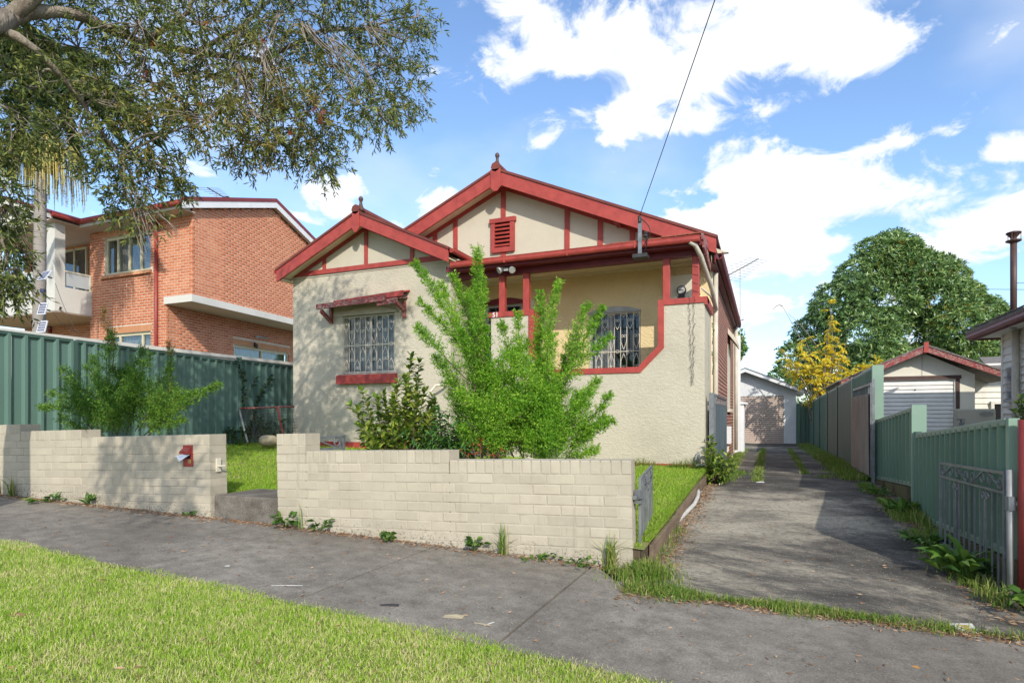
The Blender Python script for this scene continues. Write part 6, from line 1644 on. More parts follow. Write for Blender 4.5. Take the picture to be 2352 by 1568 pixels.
# long seedy grass at the wall foot of the house
n = 700; X = rng.uniform(-2.1, -.95, n); Y = rng.uniform(10.08, 10.24, n); P = np.stack([X, Y, np.full(n, -.86)], 1)
blades('wall_grass', P, rng.uniform(.06, .22, n) * (.5 + .9 * np.abs(np.sin(X * 4))), .008, np.array([.1, -.2, 0]), 'weed_grass', spread=.8)
def band(name, x0, x1, y0, y1, n, h, m='weed_grass', wig=.05, zf=z_drive, w=.006, patchy=0.0, spread=.7):
    Y = rng.uniform(y0, y1, n); f = (Y - y0) / (y1 - y0)
    X = lerp(x0, x1, f) + rng.normal(0, 1, n) * wig
    if patchy: 
        k = rng.random(n) < np.clip(.5 + patchy * np.sin(Y * 5.3 + x0 * 9) * np.sin(Y * 2.1 + 1), 0, 1); X, Y = X[k], Y[k]
    Z = np.array([zf(a, b) for a, b in zip(X, Y)]); P = np.stack([X, Y, Z], 1)
    return blades(name, P, rng.uniform(h * .4, h, len(P)), w, np.array([0, 0, 0]), m, spread=spread)
band('joint_grass', -.66, -.72, 10.3, 22, 6500, .09, wig=.07, w=.010, patchy=.6)
band('joint_grass', -.85, -.62, 10.0, 12.0, 2600, .14, wig=.14, w=.009)
band('joint_grass', -.14, -.10, 10.4, 22.5, 5000, .08, wig=.045, w=.010, patchy=.5)
band('joint_grass', .66, .74, 12.2, 23, 5000, .07, wig=.04, w=.010, patchy=.6)
band('joint_grass', .95, 1.2, 11.5, 13.5, 700, .06, wig=.12, w=.008, patchy=.8)
band('fence_grass', 1.42, 1.42, 11.2, 26, 14000, .16, wig=.12, w=.011)
band('fence_grass', 1.40, 1.38, 5.5, 10.6, 6500, .08, wig=.05, w=.007, patchy=.9)
band('fence_grass', 1.50, 1.54, 5.0, 8.4, 3000, .16, wig=.05, w=.007, patchy=.7)
# strip between the footpath and the driveway
n = 9500; X = rng.uniform(-.92, 1.75, n); Yc = np.where(X < 1.75, lerp(4.20, 4.46, (X + .95) / 2.6), 4.46); wid = .045 + .05 * np.clip((-.35 - X) / .5, 0, 1) + .02 * np.sin(X * 9)
Y = Yc + .02 + rng.normal(0, 1, n) * wid; P = np.stack([X, Y, np.array([z_path(a) for a in X]) + .012], 1)
kk = rng.random(n) < np.where(X > 1.05, .12, 1.0) * np.clip(.75 + .5 * np.sin(X * 6.1), .2, 1)
P = P[kk]; blades('joint_grass', P, rng.uniform(.025, .075, len(P)), rng.uniform(.004, .007, len(P)), np.array([0, -.1, 0]), 'weed_grass', spread=1.1)
# clump at the gate end of the wall
n = 1700; a = rng.uniform(0, 2 * np.pi, n); rr = np.abs(rng.normal(0, 1, n)); X = -.86 + np.cos(a) * rr * .17; Y = 4.62 + np.sin(a) * rr * .20
P = np.stack([X, Y, np.array([z_path(q) for q in X]) + .01], 1); P = P[~((X < -1.0) & (Y > 4.72))]
blades('gate_grass', P, rng.uniform(.04, .17, len(P)) * np.exp(-((P[:, 0] + .86) ** 2) / .08), rng.uniform(.005, .009, len(P)), np.array([0, -.12, 0]), 'weed_grass', spread=.75)
n = 420; X = rng.normal(-.85, .05, n); Y = rng.uniform(4.8, 6.4, n); P = np.stack([X, Y, np.array([z_drive(a, b) for a, b in zip(X, Y)])], 1)
blades('gate_grass', P, rng.uniform(.03, .11, n), .006, np.array([0, 0, 0]), 'weed_grass', spread=1.1)
n = 5200; X = rng.uniform(-.97, -.885, n); Y = rng.uniform(5.0, 10.1, n); P = np.stack([X, Y, np.array([z_lawn(a, b) for a, b in zip(X, Y)]) + .012], 1)
blades('edge_grass', P, rng.uniform(.03, .09, n), .007, np.array([.75, -.1, -.1]), 'lawn_blade', spread=.6)
# dry litter along the wall foot and the joint
def litter(name, X, Y, Z, s=.035, m='litter_leaf'):
    n = len(X); P = np.stack([X, Y, Z + .006], 1); a = rng.uniform(0, 2 * np.pi, n); D = np.stack([np.cos(a), np.sin(a), rng.normal(0, .12, n)], 1)
    return leaves(name, P, D, rng.uniform(.5, 1.6, n) * s, rng.uniform(.006, .012, n), m, fold=.15, droop=.02)
n = 2600; X = rng.uniform(-8.8, -.9, n); Y = np.array([wall_y(x) for x in X]) - np.abs(rng.normal(0, 1, n)) * .07 - .01
k = ~((X > -5.3) & (X < -4.45) & (Y > 4.5)); X, Y = X[k], Y[k]; litter('leaf_litter', X, Y, zp(X) + .012)
n = 1800; X = rng.uniform(-.95, 1.7, n); Y = lerp(4.20, 4.46, (X + .95) / 2.6) - .03 + rng.normal(0, 1, n) * (.05 + .08 * (X < -.4)); litter('leaf_litter', X, Y, zp(X) + .014)
n = 320; X = rng.uniform(-6.5, -.2, n); Y = rng.uniform(1.2, 2.88, n); litter('leaf_litter', X, Y, zp(X) + .004, .035)
n = 420; X = rng.uniform(-7, 1.6, n); Y = rng.uniform(2.95, 4.5, n); litter('leaf_litter', X, Y, zp(X) + .008, .03)
n = 260; X = rng.uniform(-.7, 1.5, n); Y = rng.uniform(4.6, 10, n); litter('leaf_litter', X, Y, np.array([z_drive(a, b) for a, b in zip(X, Y)]) + .004, .03)
n = 1500; X = -.84 + np.abs(rng.normal(0, .09, n)); Y = rng.uniform(4.7, 9.8, n); litter('leaf_litter', X, Y, np.array([z_drive(a, b) for a, b in zip(X, Y)]) + .004, .035)
n = 1300; X = 1.50 - np.abs(rng.normal(0, .10, n)); Y = rng.uniform(4.7, 10.5, n); litter('leaf_litter', X, Y, np.array([z_drive(a, b) for a, b in zip(X, Y)]) + .004, .035)
# broad-leaved weeds
def weed(label, p, r, n, ll, lw, m='weed_leaf', h=.10, name='weed', up=.4, group=None):
    w = thing(name, label, 'weed', p, group); p = A3(p)
    P, D = [], []; st = MB()
    for i in range(n):
        a = rng.uniform(0, 2 * math.pi); rr = rng.uniform(.1, 1) * r; q = p + np.array([math.cos(a) * rr, math.sin(a) * rr, rng.uniform(.2, 1) * h])
        st.tube([Vector(p + np.array([0, 0, -.01])), Vector((p + q) / 2 + np.array([0, 0, .02])), Vector(q)], [.003, .0025, .002], 3, cap=False)
        for k in range(3): P.append(q); D.append(unit(np.array([math.cos(a) + rng.normal(0, .6), math.sin(a) + rng.normal(0, .6), up + rng.normal(0, .25)])))
    P, D = np.array(P), np.array(D); big_leaves('foliage', P, D, rng.uniform(.6, 1.15, len(P)) * ll, lw, m, w, curl=.2); stuff(st.build('stem', 'weed_leaf', w))
def ground_px(px, py):
    d = ray(px, py)
    for _ in range(8):
        X_, Y_ = (d.x, d.y) if _ == 0 else (p.x, p.y)
        zz = z_path(X_) if (_ == 0 or Y_ < 4.5) else (z_drive(X_, Y_) if X_ > -.9 else z_path(X_))
        p = d * (zz / d.z)
    return p
def at_wall(px, off=.05):
    d = ray(px, 1200); k = (4.76 + .0723 * .99) / (d.y - .0723 * d.x); X_ = d.x * k
    return V(X_, wall_y(X_) - off, z_path(X_) + .01)
weed('leafy trailing weed at the foot of the wall beside the grey step', at_wall(665), .15, 16, .085, .055, h=.13)
weed('bushy little weed by the wall to the right of the trailing weed', at_wall(742), .10, 10, .085, .05, h=.12)
weed('flat round-leaved weed alone at the middle of the wall foot', at_wall(900), .09, 9, .08, .055, h=.08)
weed('broad-leaved weed beside the spiky grass tuft at the wall foot', at_wall(1095), .10, 11, .08, .05, h=.11)
weed('flat green weed patch below the shaded wall near the letterbox end', at_wall(140, .10), .18, 14, .11, .035, h=.05)
weed('single upright dandelion weed on the footpath edge below the shaded wall', at_wall(215), .05, 6, .13, .035, h=.07, up=.9)
weed('tiny weed sprouting at the wall foot beneath the letterbox', at_wall(440), .04, 5, .06, .035, h=.03)
weed('low creeper along the wall foot near the driveway gate', at_wall(1330), .20, 16, .05, .035, h=.05)
weed('low creeper under the last bricks of the front wall', at_wall(1240), .18, 12, .045, .03, h=.04)
weed('big dandelion weed in front of the post between the two fence panels', V(1.48, 8.2, -1.13), .12, 16, .22, .055, h=.08, up=.7)
weed('large toothed weed at the foot of the leaning ornamental gate', V(1.42, 5.75, -1.24), .16, 20, .24, .06, h=.10, up=.6)
weed('leafy weed patch between the fence plinth and the driveway', V(1.36, 6.6, -1.2), .20, 22, .16, .045, h=.08, up=.5)
weed('bright weed at the bottom right corner beside the red gate post', V(1.60, 4.95, -1.31), .12, 14, .14, .06, h=.16, up=.6)
weed('thin-leaved weed under the wire gate on the fence', V(1.40, 9.3, -1.06), .22, 24, .07, .03, h=.14)
weed('leafy green weed at the foot of the teal fence near the leaning wire gate', V(-10.2, 9.3, -.57), .35, 34, .10, .05, m='vine_leaf', h=.35)
weed('tangled weeds growing through the leaning wire gate', V(-10.0, 9.9, -.57), .40, 40, .10, .05, m='vine_leaf', h=.55)
def tuft(label, p, n, h, w, spread=.5, m='weed_grass'):
    P = np.array([A3(p)] * n) + rng.normal(0, .02, (n, 3)) * np.array([1, 1, 0])
    return tag(blades('grass_tuft', P, rng.uniform(.5, 1, n) * h, w, np.array([0, 0, 0]), m, kind=None, spread=spread), label, 'grass tuft')
tuft('spiky grass tuft growing from the wall foot below the feathery shrub', at_wall(1160), 26, .34, .012)
tuft('taller grass tuft against the end of the wall by the driveway gate', at_wall(1405), 46, .36, .011)
tuft('upright grass tuft at the shaded wall foot near the tree', at_wall(38), 26, .34, .013, .4)
tuft('grass tuft at the very left end of the shaded wall', at_wall(2), 30, .26, .012, .4)
tuft('long thin grass blades standing at the trailing weed by the step', at_wall(700), 5, .36, .007, .2)
# ================================================================== SMALL THINGS
# letterbox in the wall
def wall_pt(W, px, py, off=0.0):
    """point on the face of a front wall"""
    root, u, n, wn = W; o = Vector(root.location); d = ray(px, py)
    return d * (o.dot(n) / d.dot(n)) + n * off
LBc = wall_pt(wallL, 433, 1046); u_, n_ = wallL[1], wallL[2]; wn_ = wallL[3]
lb = thing('letterbox', 'red letterbox set in the shaded brick wall with mail sticking out', 'letterbox', LBc)
m = MB(); w, h = .128, .225
m.obox(LBc - u_ * w / 2 - wn_ * h / 2 - n_ * .01, u_ * w, n_ * .022, wn_ * h); m.build('face_plate', 'red_pipe', lb, bevel=.003)
m = MB(); q = LBc + wn_ * .035 - u_ * .055
m.prism([q + n_ * .0125 + wn_ * .05, q + n_ * .065 + wn_ * .012, q + n_ * .065 - wn_ * .016, q + n_ * .0125 - wn_ * .016], u_ * .105); m.build('hood', 'red_pipe', lb)
m = MB(); m.obox(LBc - u_ * .045 - wn_ * .03 + n_ * .0125, u_ * .085, n_ * .002, wn_ * .045); m.build('slot', 'dark_interior', lb)
m = MB(); m.obox(LBc + u_ * .005 - wn_ * .078 + n_ * .0125, u_ * .04, n_ * .002, wn_ * .034); m.build('number_plate', 'gold', lb)
text('51', .034, LBc + u_ * .025 - wn_ * .074 + n_ * .0155, (R(90), 0, math.atan(.0723)), 'black_plastic', lb, .0005)
nl = thing('folded_mail', 'crumpled white and blue junk mail poking out of the red letterbox', 'mail', LBc + n_ * .05)
m = MB()
m.add([LBc - u_ * .060 + n_ * .03 + wn_ * .018, LBc + u_ * .052 + n_ * .03 + wn_ * .012, LBc + u_ * .01 + n_ * .13 - wn_ * .055, LBc - u_ * .055 + n_ * .10 - wn_ * .005, LBc - u_ * .02 + n_ * .06 + wn_ * .022], [(0, 4, 3), (4, 2, 3), (4, 1, 2), (0, 1, 4)])
m.build('leaflet', 'paper', nl)
m = MB(); m.tube([LBc - u_ * .03 + n_ * .04, LBc - u_ * .10 + n_ * .10 - wn_ * .008], [.012, .009], 8); m.build('rolled_paper', 'white_scrap', nl)
# latch on the wall end
Lp = V(-5.31, 4.56, -.50)
gl = thing('gate_latch', 'small cream gate latch fixed to the sunlit end of the shaded wall', 'latch', Lp)
m = MB(); m.box(-5.305, 4.53, -.56, -5.285, 4.58, -.42); m.tube([V(-5.29, 4.55, -.5), V(-5.25, 4.54, -.5), V(-5.24, 4.59, -.5)], .01, 6); m.build('bracket', 'cream_trim', gl)

def scroll_s(mb, a, b, up, r, w=.012, flip=1):
    """S scroll between two points"""
    a, b, up = Vector(a), Vector(b), Vector(up); d = (b - a); L = d.length; d.normalize()
    pts = []
    for i in range(11): pts.append(a + d * r + up * 0 + (d * math.cos(2.2 * math.pi * (1 - i / 10) + math.pi * .0) + up * math.sin(2.2 * math.pi * (1 - i / 10)) * flip) * r * (.3 + .7 * i / 10))
    e = []
    for i in range(11): e.append(b - d * r + (-d * math.cos(2.2 * math.pi * i / 10) - up * math.sin(2.2 * math.pi * i / 10) * flip) * r * (1 - .7 * i / 10))
    mb.tube(pts + e, w * .5, 5)
def orn_gate(name, label, A, B, z0a, z0b, z1a, z1b, nb=11, post=None, mt='galv', group=None):
    g = thing(name, label, 'gate', (A[0], A[1], z0a), group); A, B = Vector(A), Vector(B); d = B - A; L = d.length; u = d.normalized()
    def P(f, h): return A + d * f + V(0, 0, 1) * (lerp(lerp(z0a, z0b, f), lerp(z1a, z1b, f), h))
    H = (z1a - z0a)
    m = MB(); m.bar(P(0, 1), P(1, 1), .02, .022); m.build('top_rail', mt, g); m = MB(); m.bar(P(0, .84), P(1, .84), .02, .018); m.build('middle_rail', mt, g); m = MB(); m.bar(P(0, 0.03), P(1, 0.03), .022, .022); m.build('bottom_rail', mt, g)
    for f in (0, 1):
        m = MB(); m.bar(P(f, 0), P(f, 1.01), .022, .022); m.build('stile', mt, g)
    for i in range(1, nb):
        f = i / nb; m = MB()
        m.bar(P(f, .03), P(f, .84 if i % 5 else .80), .0115, .0115); m.build('bar', mt, g)
    m = MB(); k = 4
    for i in range(k):
        f0, f1 = (i + .04) / k, (i + .96) / k; r = .055
        scroll_s(m, P(f0, .92), P(f1, .92), UP, r, .012, 1 if i % 2 else -1)
        c1, c2 = P(f0 + .10 / k, .985), P(f1 - .10 / k, .86); m.bar(c1 if i % 2 else P(f0 + .1 / k, .86), c2 if i % 2 else P(f1 - .1 / k, .985), .016, .008)
    for f in (.26, .72):
        for s in (-1, 1):
            pts = spiral(P(f, .765) + u * s * .03, u, UP, .032, 1.1, math.pi * (0 if s < 0 else 1), 12, -s); m.tube(pts, .007, 5)
            m.bar(P(f, .05) + u * s * .015, P(f, .74) + u * s * .006, .012, .012)
    m.build('scrollwork', mt, g)
    return g
gA = orn_gate('driveway_gate', 'grey wrought iron driveway gate folded back beside the end of the front wall', (-.955, 4.93, 0), (-1.05, 6.0, 0), -1.27, -1.20, -.50, -.475, 7)
m = MB(); m.bar(V(-.965, 4.85, -.62), V(-.94, 4.95, -.62), .05, .07); m.bar(V(-.965, 4.85, -.68), V(-.94, 4.95, -.68), .05, .025); m.tube([V(-.975, 4.84, -.64), V(-.975, 4.80, -.64)], .018, 8); m.build('hinge', 'galv', gA)
gB = orn_gate('driveway_gate', 'grey wrought iron driveway gate leaning open along the green fence', (1.60, 5.41, 0), (1.46, 6.52, 0), -1.30, -1.14, -.40, -.41, 12)
m = MB(); m.tube([V(1.615, 5.345, -1.36), V(1.610, 5.35, -.37)], .021, 10); m.build('gate_post', 'galv_white', gB, smooth=True)
m = MB(); m.tube([V(1.615, 5.347, -.66), V(1.615, 5.347, -.56)], .034, 10); m.bar(V(1.615, 5.347, -.61), V(1.66, 5.33, -.61), .03, .03); m.build('hinge', 'galv', gB)
rp = MB(); rp.tube([V(1.697, 5.31, -1.4), V(1.697, 5.31, -.01)], .052, 14)
tag(rp.build('gate_post', 'red_pipe', smooth=True), 'round red steel gate post at the right edge of the picture', 'post')
# side gate folded against the house
sg = thing('side_gate', 'blue grey sheet metal side gate folded back along the house wall', 'gate', (-.84, 10.5, -1))
m = MB(); m.box(-.875, 10.40, -1.05, -.80, 10.47, .42); m.build('gate_post', 'galv', sg)
m = MB(); sheet(m, V(-.79, 10.58, 0), V(-.74, 12.7, 0), (.22, .22), (-.98, -.98), (1, 0, 0), .35, .015); m.build('sheet', 'gate_sheet', sg)
for a, b in (((-.80, 10.56, -1), (-.80, 10.56, .40)), ((-.75, 12.72, -1), (-.75, 12.72, .38)), ((-.80, 10.56, .39), (-.75, 12.72, .37)), ((-.80, 10.56, .24), (-.75, 12.72, .23))):
    m = MB(); m.bar(V(*a), V(*b), .035, .035, (1, 0, 0)); m.build('frame_bar', 'galv', sg)
for i in range(9):
    m = MB(); f = (i + 1) / 10; m.bar(V(-.80, 10.56, .25).lerp(V(-.75, 12.72, .24), f), V(-.80, 10.56, .39).lerp(V(-.75, 12.72, .37), f), .012, .012, (1, 0, 0)); m.build('bar', 'galv', sg)
# gate with cloth on the fence
wg = thing('covered_gate', 'steel gate leaf covered with faded grey cloth standing against the tall fence', 'gate', (1.55, 11.3, -1))
for a, b in (((1.56, 10.95, -1.03), (1.56, 10.95, .62)), ((1.56, 11.12, -.95), (1.56, 11.12, .56)), ((1.53, 12.95, -.95), (1.53, 12.95, .54)), ((1.56, 11.12, .55), (1.53, 12.95, .53)), ((1.56, 11.12, .38), (1.53, 12.95, .37)), ((1.56, 11.12, -.93), (1.53, 12.95, -.93))):
    m = MB(); m.bar(V(*a), V(*b), .04, .04, (1, 0, 0)); m.build('frame_bar', 'galv', wg)
m = MB()
for i in range(14):
    f = (i + 1) / 15; m.bar(V(1.56, 11.12, .38).lerp(V(1.53, 12.95, .37), f), V(1.56, 11.12, .55).lerp(V(1.53, 12.95, .53), f), .012, .012, (1, 0, 0))
stuff(m.build('bar', 'galv', wg))
m = MB(); nn = 24; vs = []; fs_ = []
for j in range(9):
    for i in range(nn + 1):
        f = i / nn; h = j / 8
        vs.append(V(lerp(1.53, 1.50, f) - .012 * math.sin(f * 19 + h) - .02 * (1 - h) * math.sin(f * 7), lerp(11.15, 12.96, f), lerp(-.93 + .02 * math.sin(f * 9), .40, h)))
for j in range(8):
    for i in range(nn): fs_.append((j * (nn + 1) + i, j * (nn + 1) + i + 1, (j + 1) * (nn + 1) + i + 1, (j + 1) * (nn + 1) + i))
m.add(vs, fs_); m.build('cloth_cover', 'cloth', wg, smooth=True)
# pedestrian gate behind the wall
pg = thing('pedestrian_gate', 'low grey scroll gate standing open behind the front wall pier', 'gate', at(760, 1040, 6.9))
pA, pB = at(700, 1100, 6.4), at(790, 1100, 6.9); zt = -.20
for a, b in (((pA.x, pA.y, -.23), (pB.x, pB.y, -.20)), ((pA.x, pA.y, -.345), (pB.x, pB.y, -.345)), ((pB.x, pB.y, -.95), (pB.x, pB.y, -.195)), ((pA.x, pA.y, -.95), (pA.x, pA.y, -.22))):
    m = MB(); m.bar(V(*a), V(*b), .025, .025); m.build('frame_bar', 'galv', pg)
m = MB(); pd = (V(pB.x, pB.y, 0) - V(pA.x, pA.y, 0)); q = V(pA.x, pA.y, 0) + pd * .82
m.tube(spiral(q + UP * -.275, pd.normalized(), UP, .062, 1.6, -.6, 22), .008, 5); m.bar(V(pA.x, pA.y, -.24) + pd * .30, q + UP * -.34, .014, .014); m.bar(q + pd * .08 + UP * -.34, q + pd * .08 + UP * -.21, .022, .022); m.build('scrollwork', 'galv', pg)
# leaning pipe gate frame with wire mesh
lg = thing('wire_gate', 'rusty red pipe gate frame with wire mesh leaning by the bay wall', 'gate', at(600, 1010, 12.6))
T0 = 12.7
cA, cB, cC, cD = at(549, 938, T0 + .15), at(676, 933, T0 + .5), at(569, 1016, T0 - .35), at(690, 1012, T0)
m = MB(); m.tube([cA, cB], .022, 8); m.build('frame_tube', 'worn_red', lg, smooth=True)
m = MB(); m.tube([cA, cC], .022, 8); m.build('frame_tube', 'galv_white', lg, smooth=True)
m = MB(); m.tube([cA.lerp(cB, .69), cC.lerp(cD, .69)], .022, 8); m.build('frame_tube', 'red_pipe', lg, smooth=True)
m = MB()
for i in range(11): m.tube([cA.lerp(cC, i / 11), cB.lerp(cD, i / 11)], .0035, 4)
for i in range(16): m.tube([cA.lerp(cB, i / 16), cC.lerp(cD, i / 16)], .0035, 4)
stuff(m.build('wire_mesh', 'worn_brown', lg))
pot = MB(); pot.lathe(at(617, 1024, 12.0), [(.10, 0), (.17, .03), (.19, .10), (.175, .17), (.12, .21), (.05, .222)], 16)
tag(pot.build('stone_pot', 'stone_beige', smooth=True), 'rounded beige stone pot on the grass beside the wire gate', 'pot')
# handrail by the steps
hr = thing('handrail', 'cream pipe handrail fixed to the bay wall beside the steps', 'handrail', at(1000, 900, 11.4))
m = MB(); a = at_y(1022, 884, HY - .08); b = at_y(1000, 886, HY - .25); c = at_y(948, 946, HY - 1.0)
m.tube([V(a.x, HY - .005, a.z), V(a.x, HY - .10, a.z), b + UP * .01, b.lerp(c, .15), c, c + (c - b) * .4], .026, 8); m.build('rail', 'cream_trim', hr, smooth=True)
m = MB(); m.tube([V(a.x, HY - .004, a.z), V(a.x, HY - .018, a.z)], .045, 10); m.build('wall_flange', 'cream_trim', hr)
m = MB(); g0 = at(1066, 1000, 9.6); m.tube([V(g0.x, g0.y, -1), V(g0.x, g0.y, -.2)], .024, 8); m.build('rail_post', 'cream_trim', hr)
# service bracket with overhead wire
sb = thing('service_bracket', 'grey steel power bracket on the verandah gutter holding the overhead wire', 'bracket', (-1.85, HY - .3, 2.7))
bx0 = at_y(1470, 578, HY - .33); bt0 = at_y(1467, 503, HY - .33)
m = MB(); m.bar(V(bx0.x, bx0.y, 2.72), V(bx0.x, bx0.y, bt0.z), .06, .04, (0, 1, 0)); m.build('upright', 'galv', sb)
m = MB(); m.box(bx0.x - .12, HY - .36, 2.66, bx0.x + .12, HY - .13, 2.72); m.build('foot', 'dark_metal', sb)
m = MB(); m.tube([V(bx0.x, bx0.y - .03, bt0.z - .06), V(bx0.x, bx0.y - .03, bt0.z + .03)], .03, 10); m.lathe(V(bx0.x + .09, bx0.y, bt0.z - .32), [(.02, 0), (.04, .02), (.025, .05), (.04, .08), (.02, .10)], 10); m.build('insulator', 'dark_metal', sb)
m = MB(); pts = curve_pts(V(bx0.x, bx0.y - .05, bt0.z), V(bx0.x + .08, bx0.y - .03, bt0.z - .42), side=(.13, 0, 0), n=12); m.tube([Vector(p) for p in pts], .008, 5); pts = curve_pts(V(bx0.x + .08, bx0.y, bt0.z - .3), V(bx0.x + .06, bx0.y, 2.75), side=(.05, 0, 0), n=8); m.tube([Vector(p) for p in pts], .007, 5); m.build('cable_loop', 'black_plastic', sb)
wr = MB(); far = at(1643, -8, 6.2); far2 = V(bx0.x, bx0.y - .05, bt0.z) + (far - V(bx0.x, bx0.y - .05, bt0.z)) * 4.5
pts = curve_pts(V(bx0.x, bx0.y - .05, bt0.z + .02), far2, sag=-.06, n=24); wr.tube([Vector(p) for p in pts], .006, 6)
tag(wr.build('service_wire', 'black_plastic'), 'single black overhead wire running up from the grey bracket', 'wire')
# floodlight under the beam
fl2 = thing('sensor_floodlight', 'twin silver sensor floodlight under the verandah beam', 'light', (-4.5, HY, 2.7))
q = at_y(1168, 615, HY - .02)
m = MB(); m.box(q.x - .06, HY - .05, q.z - .02, q.x + .06, HY + .044, q.z + .06); m.build('base', 'black_plastic', fl2)
flood(fl2, q + V(-.05, -.05, 0), (-.7, -.7, -.55), 1.15, 'lamp_glass'); flood(fl2, q + V(.05, -.05, 0), (.7, -.7, -.7), 1.15, 'lamp_glass')
m = MB(); m.obox(q + V(-.04, -.13, -.085), (.085, 0, 0), (0, .10, .02), (0, 0, .055)); m.build('sensor', 'grey_plastic', fl2)
cl_ = MB(); cl_.lathe(V(-5.2, 10.9, 2.80), [(.02, 0), (.10, .01), (.13, .03), (.13, .05)], 16); tag(cl_.build('ceiling_light', 'white_paint'), 'round white ceiling light in the verandah', 'light')
# meter box on the verandah back wall
mbx = thing('electricity_meter', 'cream meter board with black glass meter inside the verandah corner', 'meter', (-1.3, IY, 2.3))
q0, q1 = at_y(1590, 612, IY - .1), at_y(1540, 668, IY - .1)
x0, x1 = -1.70, -1.16
q = at_y(1568, 650, IY - .16)
bxx = q.x
m = MB(); m.box(bxx - .22, IY - .13, 1.98, bxx + .26, IY - .001, 2.62); m.build('board', 'cream_trim', mbx, bevel=.006)
m = MB(); m.tube([V(bxx - .02, IY - .131, 2.33), V(bxx - .02, IY - .19, 2.33)], .085, 16); m.box(bxx - .075, IY - .19, 2.06, bxx + .035, IY - .131, 2.25); m.build('meter_case', 'black_plastic', mbx)
m = MB(); m.tube([V(bxx - .02, IY - .1905, 2.33), V(bxx - .02, IY - .20, 2.33)], .065, 16); m.build('meter_glass', 'lamp_glass', mbx)
m = MB(); m.box(bxx - .06, IY - .203, 2.32, bxx + .02, IY - .2005, 2.335); m.build('dial', 'black_plastic', mbx)
for i in range(2):
    for j in range(2):
        m = MB(); m.box(bxx - .36 + i * .065, IY - .08, 2.10 + j * .22, bxx - .31 + i * .065, IY - .002, 2.28 + j * .22); m.build('fuse', 'grey_frame' if j else 'cream_trim', mbx)
m = MB(); m.tube([V(bxx - .33, IY - .04, 2.5), V(bxx - .34, IY - .04, 2.72), V(bxx - .15, IY - .04, 2.76), V(bxx - .1, IY - .04, 2.62)], .012, 6); m.build('conduit', 'cream_trim', mbx)
db = MB(); q = at_y(1221, 699, IY - .06); db.box(q.x - .07, IY - .07, q.z - .1, q.x + .05, IY - .001, q.z + .1); tag(db.build('switch_box', 'cream_trim', bevel=.008), 'small cream box on the yellow verandah wall beside the door', 'box')
# string lights round the corner post
sl2 = thing('string_lights', 'dark fairy light wire wound round the corner verandah post and hanging down', 'string lights', (-1.08, HY, 2))
m = MB(); pts = []
for i in range(60):
    f = i / 59; a = f * 2 * math.pi * 4.5; pts.append(V(-1.08 + .066 * math.cos(a) * 1.05, HY + .115 + .07 * math.sin(a), lerp(2.62, 2.0, f)))
m.tube(pts, .0035, 4)
ends = [V(-1.16, HY - .03, 2.0), V(-1.13, HY - .012, 1.4), V(-1.10, HY - .012, .72)]
for off in (0, .10):
    pts = [V(-1.20 + off + .012 * math.sin(i * 1.7) + (-.01 if off else .05) * (i / 26) + (.0 if off else .02), HY - .025, lerp(2.0, .55, i / 26)) for i in range(27)]
    m.tube(pts, .003, 4)
    for p in pts[::1]: m.tube([p, p + V(random.uniform(-.03, .03), -.004, random.uniform(-.02, .03))], .004, 4)
m.build('light_wire', 'dark_metal', sl2)
# television antennas
def antenna(label, base, mast_h, boom, bdir, nel, el, edir, wires=True):
    t = thing('tv_antenna', label, 'antenna', base); base = Vector(base); top = base + UP * mast_h
    m = MB(); m.tube([base, top], .018, 6); m.build('mast', 'galv_white', t)
    bdir, edir = Vector(bdir).normalized(), Vector(edir).normalized()
    m = MB(); m.tube([top - bdir * boom * .5, top + bdir * boom * .5], .022, 6); m.build('boom', 'dark_metal', t)
    for i in range(nel):
        f = i / (nel - 1) - .5; L = el * (1 - .45 * (i / (nel - 1))); p = top + bdir * boom * f * .95
        m = MB(); m.tube([p - edir * L / 2, p + edir * L / 2], .0075, 4); m.build('element', 'galv', t)
    return t
aT = 27.0
b_ = at(1700, 828, aT); a_t = antenna('television antenna on a tall thin mast behind the house end', b_, 4.15, 1.9, A3(at(1738, 612, aT) - at(1678, 645, aT)), 10, 1.6, (at(1735, 646, aT) - at(1680, 636, aT)))
m = MB(); m.bar(at(1690, 806, aT), at(1704, 806, aT), .04, .04); m.build('mast_bracket', 'galv', a_t)
for y in (737, 778): 
    m = MB(); m.tube([at(1699, y, aT), at(1709, y - 4, aT)], .02, 5); m.build('stand_off', 'dark_metal', a_t)
aT = 21.5
a2 = antenna('small dark antenna on the roof of the orange brick apartments', at(497, 470, aT), .42, .75, A3(at(520, 456, aT) - at(472, 428, aT)), 6, .9, (at(535, 441, aT) - at(445, 437, aT)))
m = MB(); p = at(520, 455, aT); m.box(p.x - .12, p.y - .05, p.z - .05, p.x + .1, p.y + .05, p.z + .04); m.build('amplifier', 'dark_metal', a2)
# far power lines at the right
pw_ = MB()
for (y0, y1) in ((650, 652), (664, 667)):
    pw_.tube([at(2230 if y0 > 655 else 2330, y0, 46), at(2600, y1, 46)], .02, 4)
pwl = tag(pw_.build('power_line', 'dark_metal'), 'two thin power lines crossing the sky behind the flue pipe', 'wires')
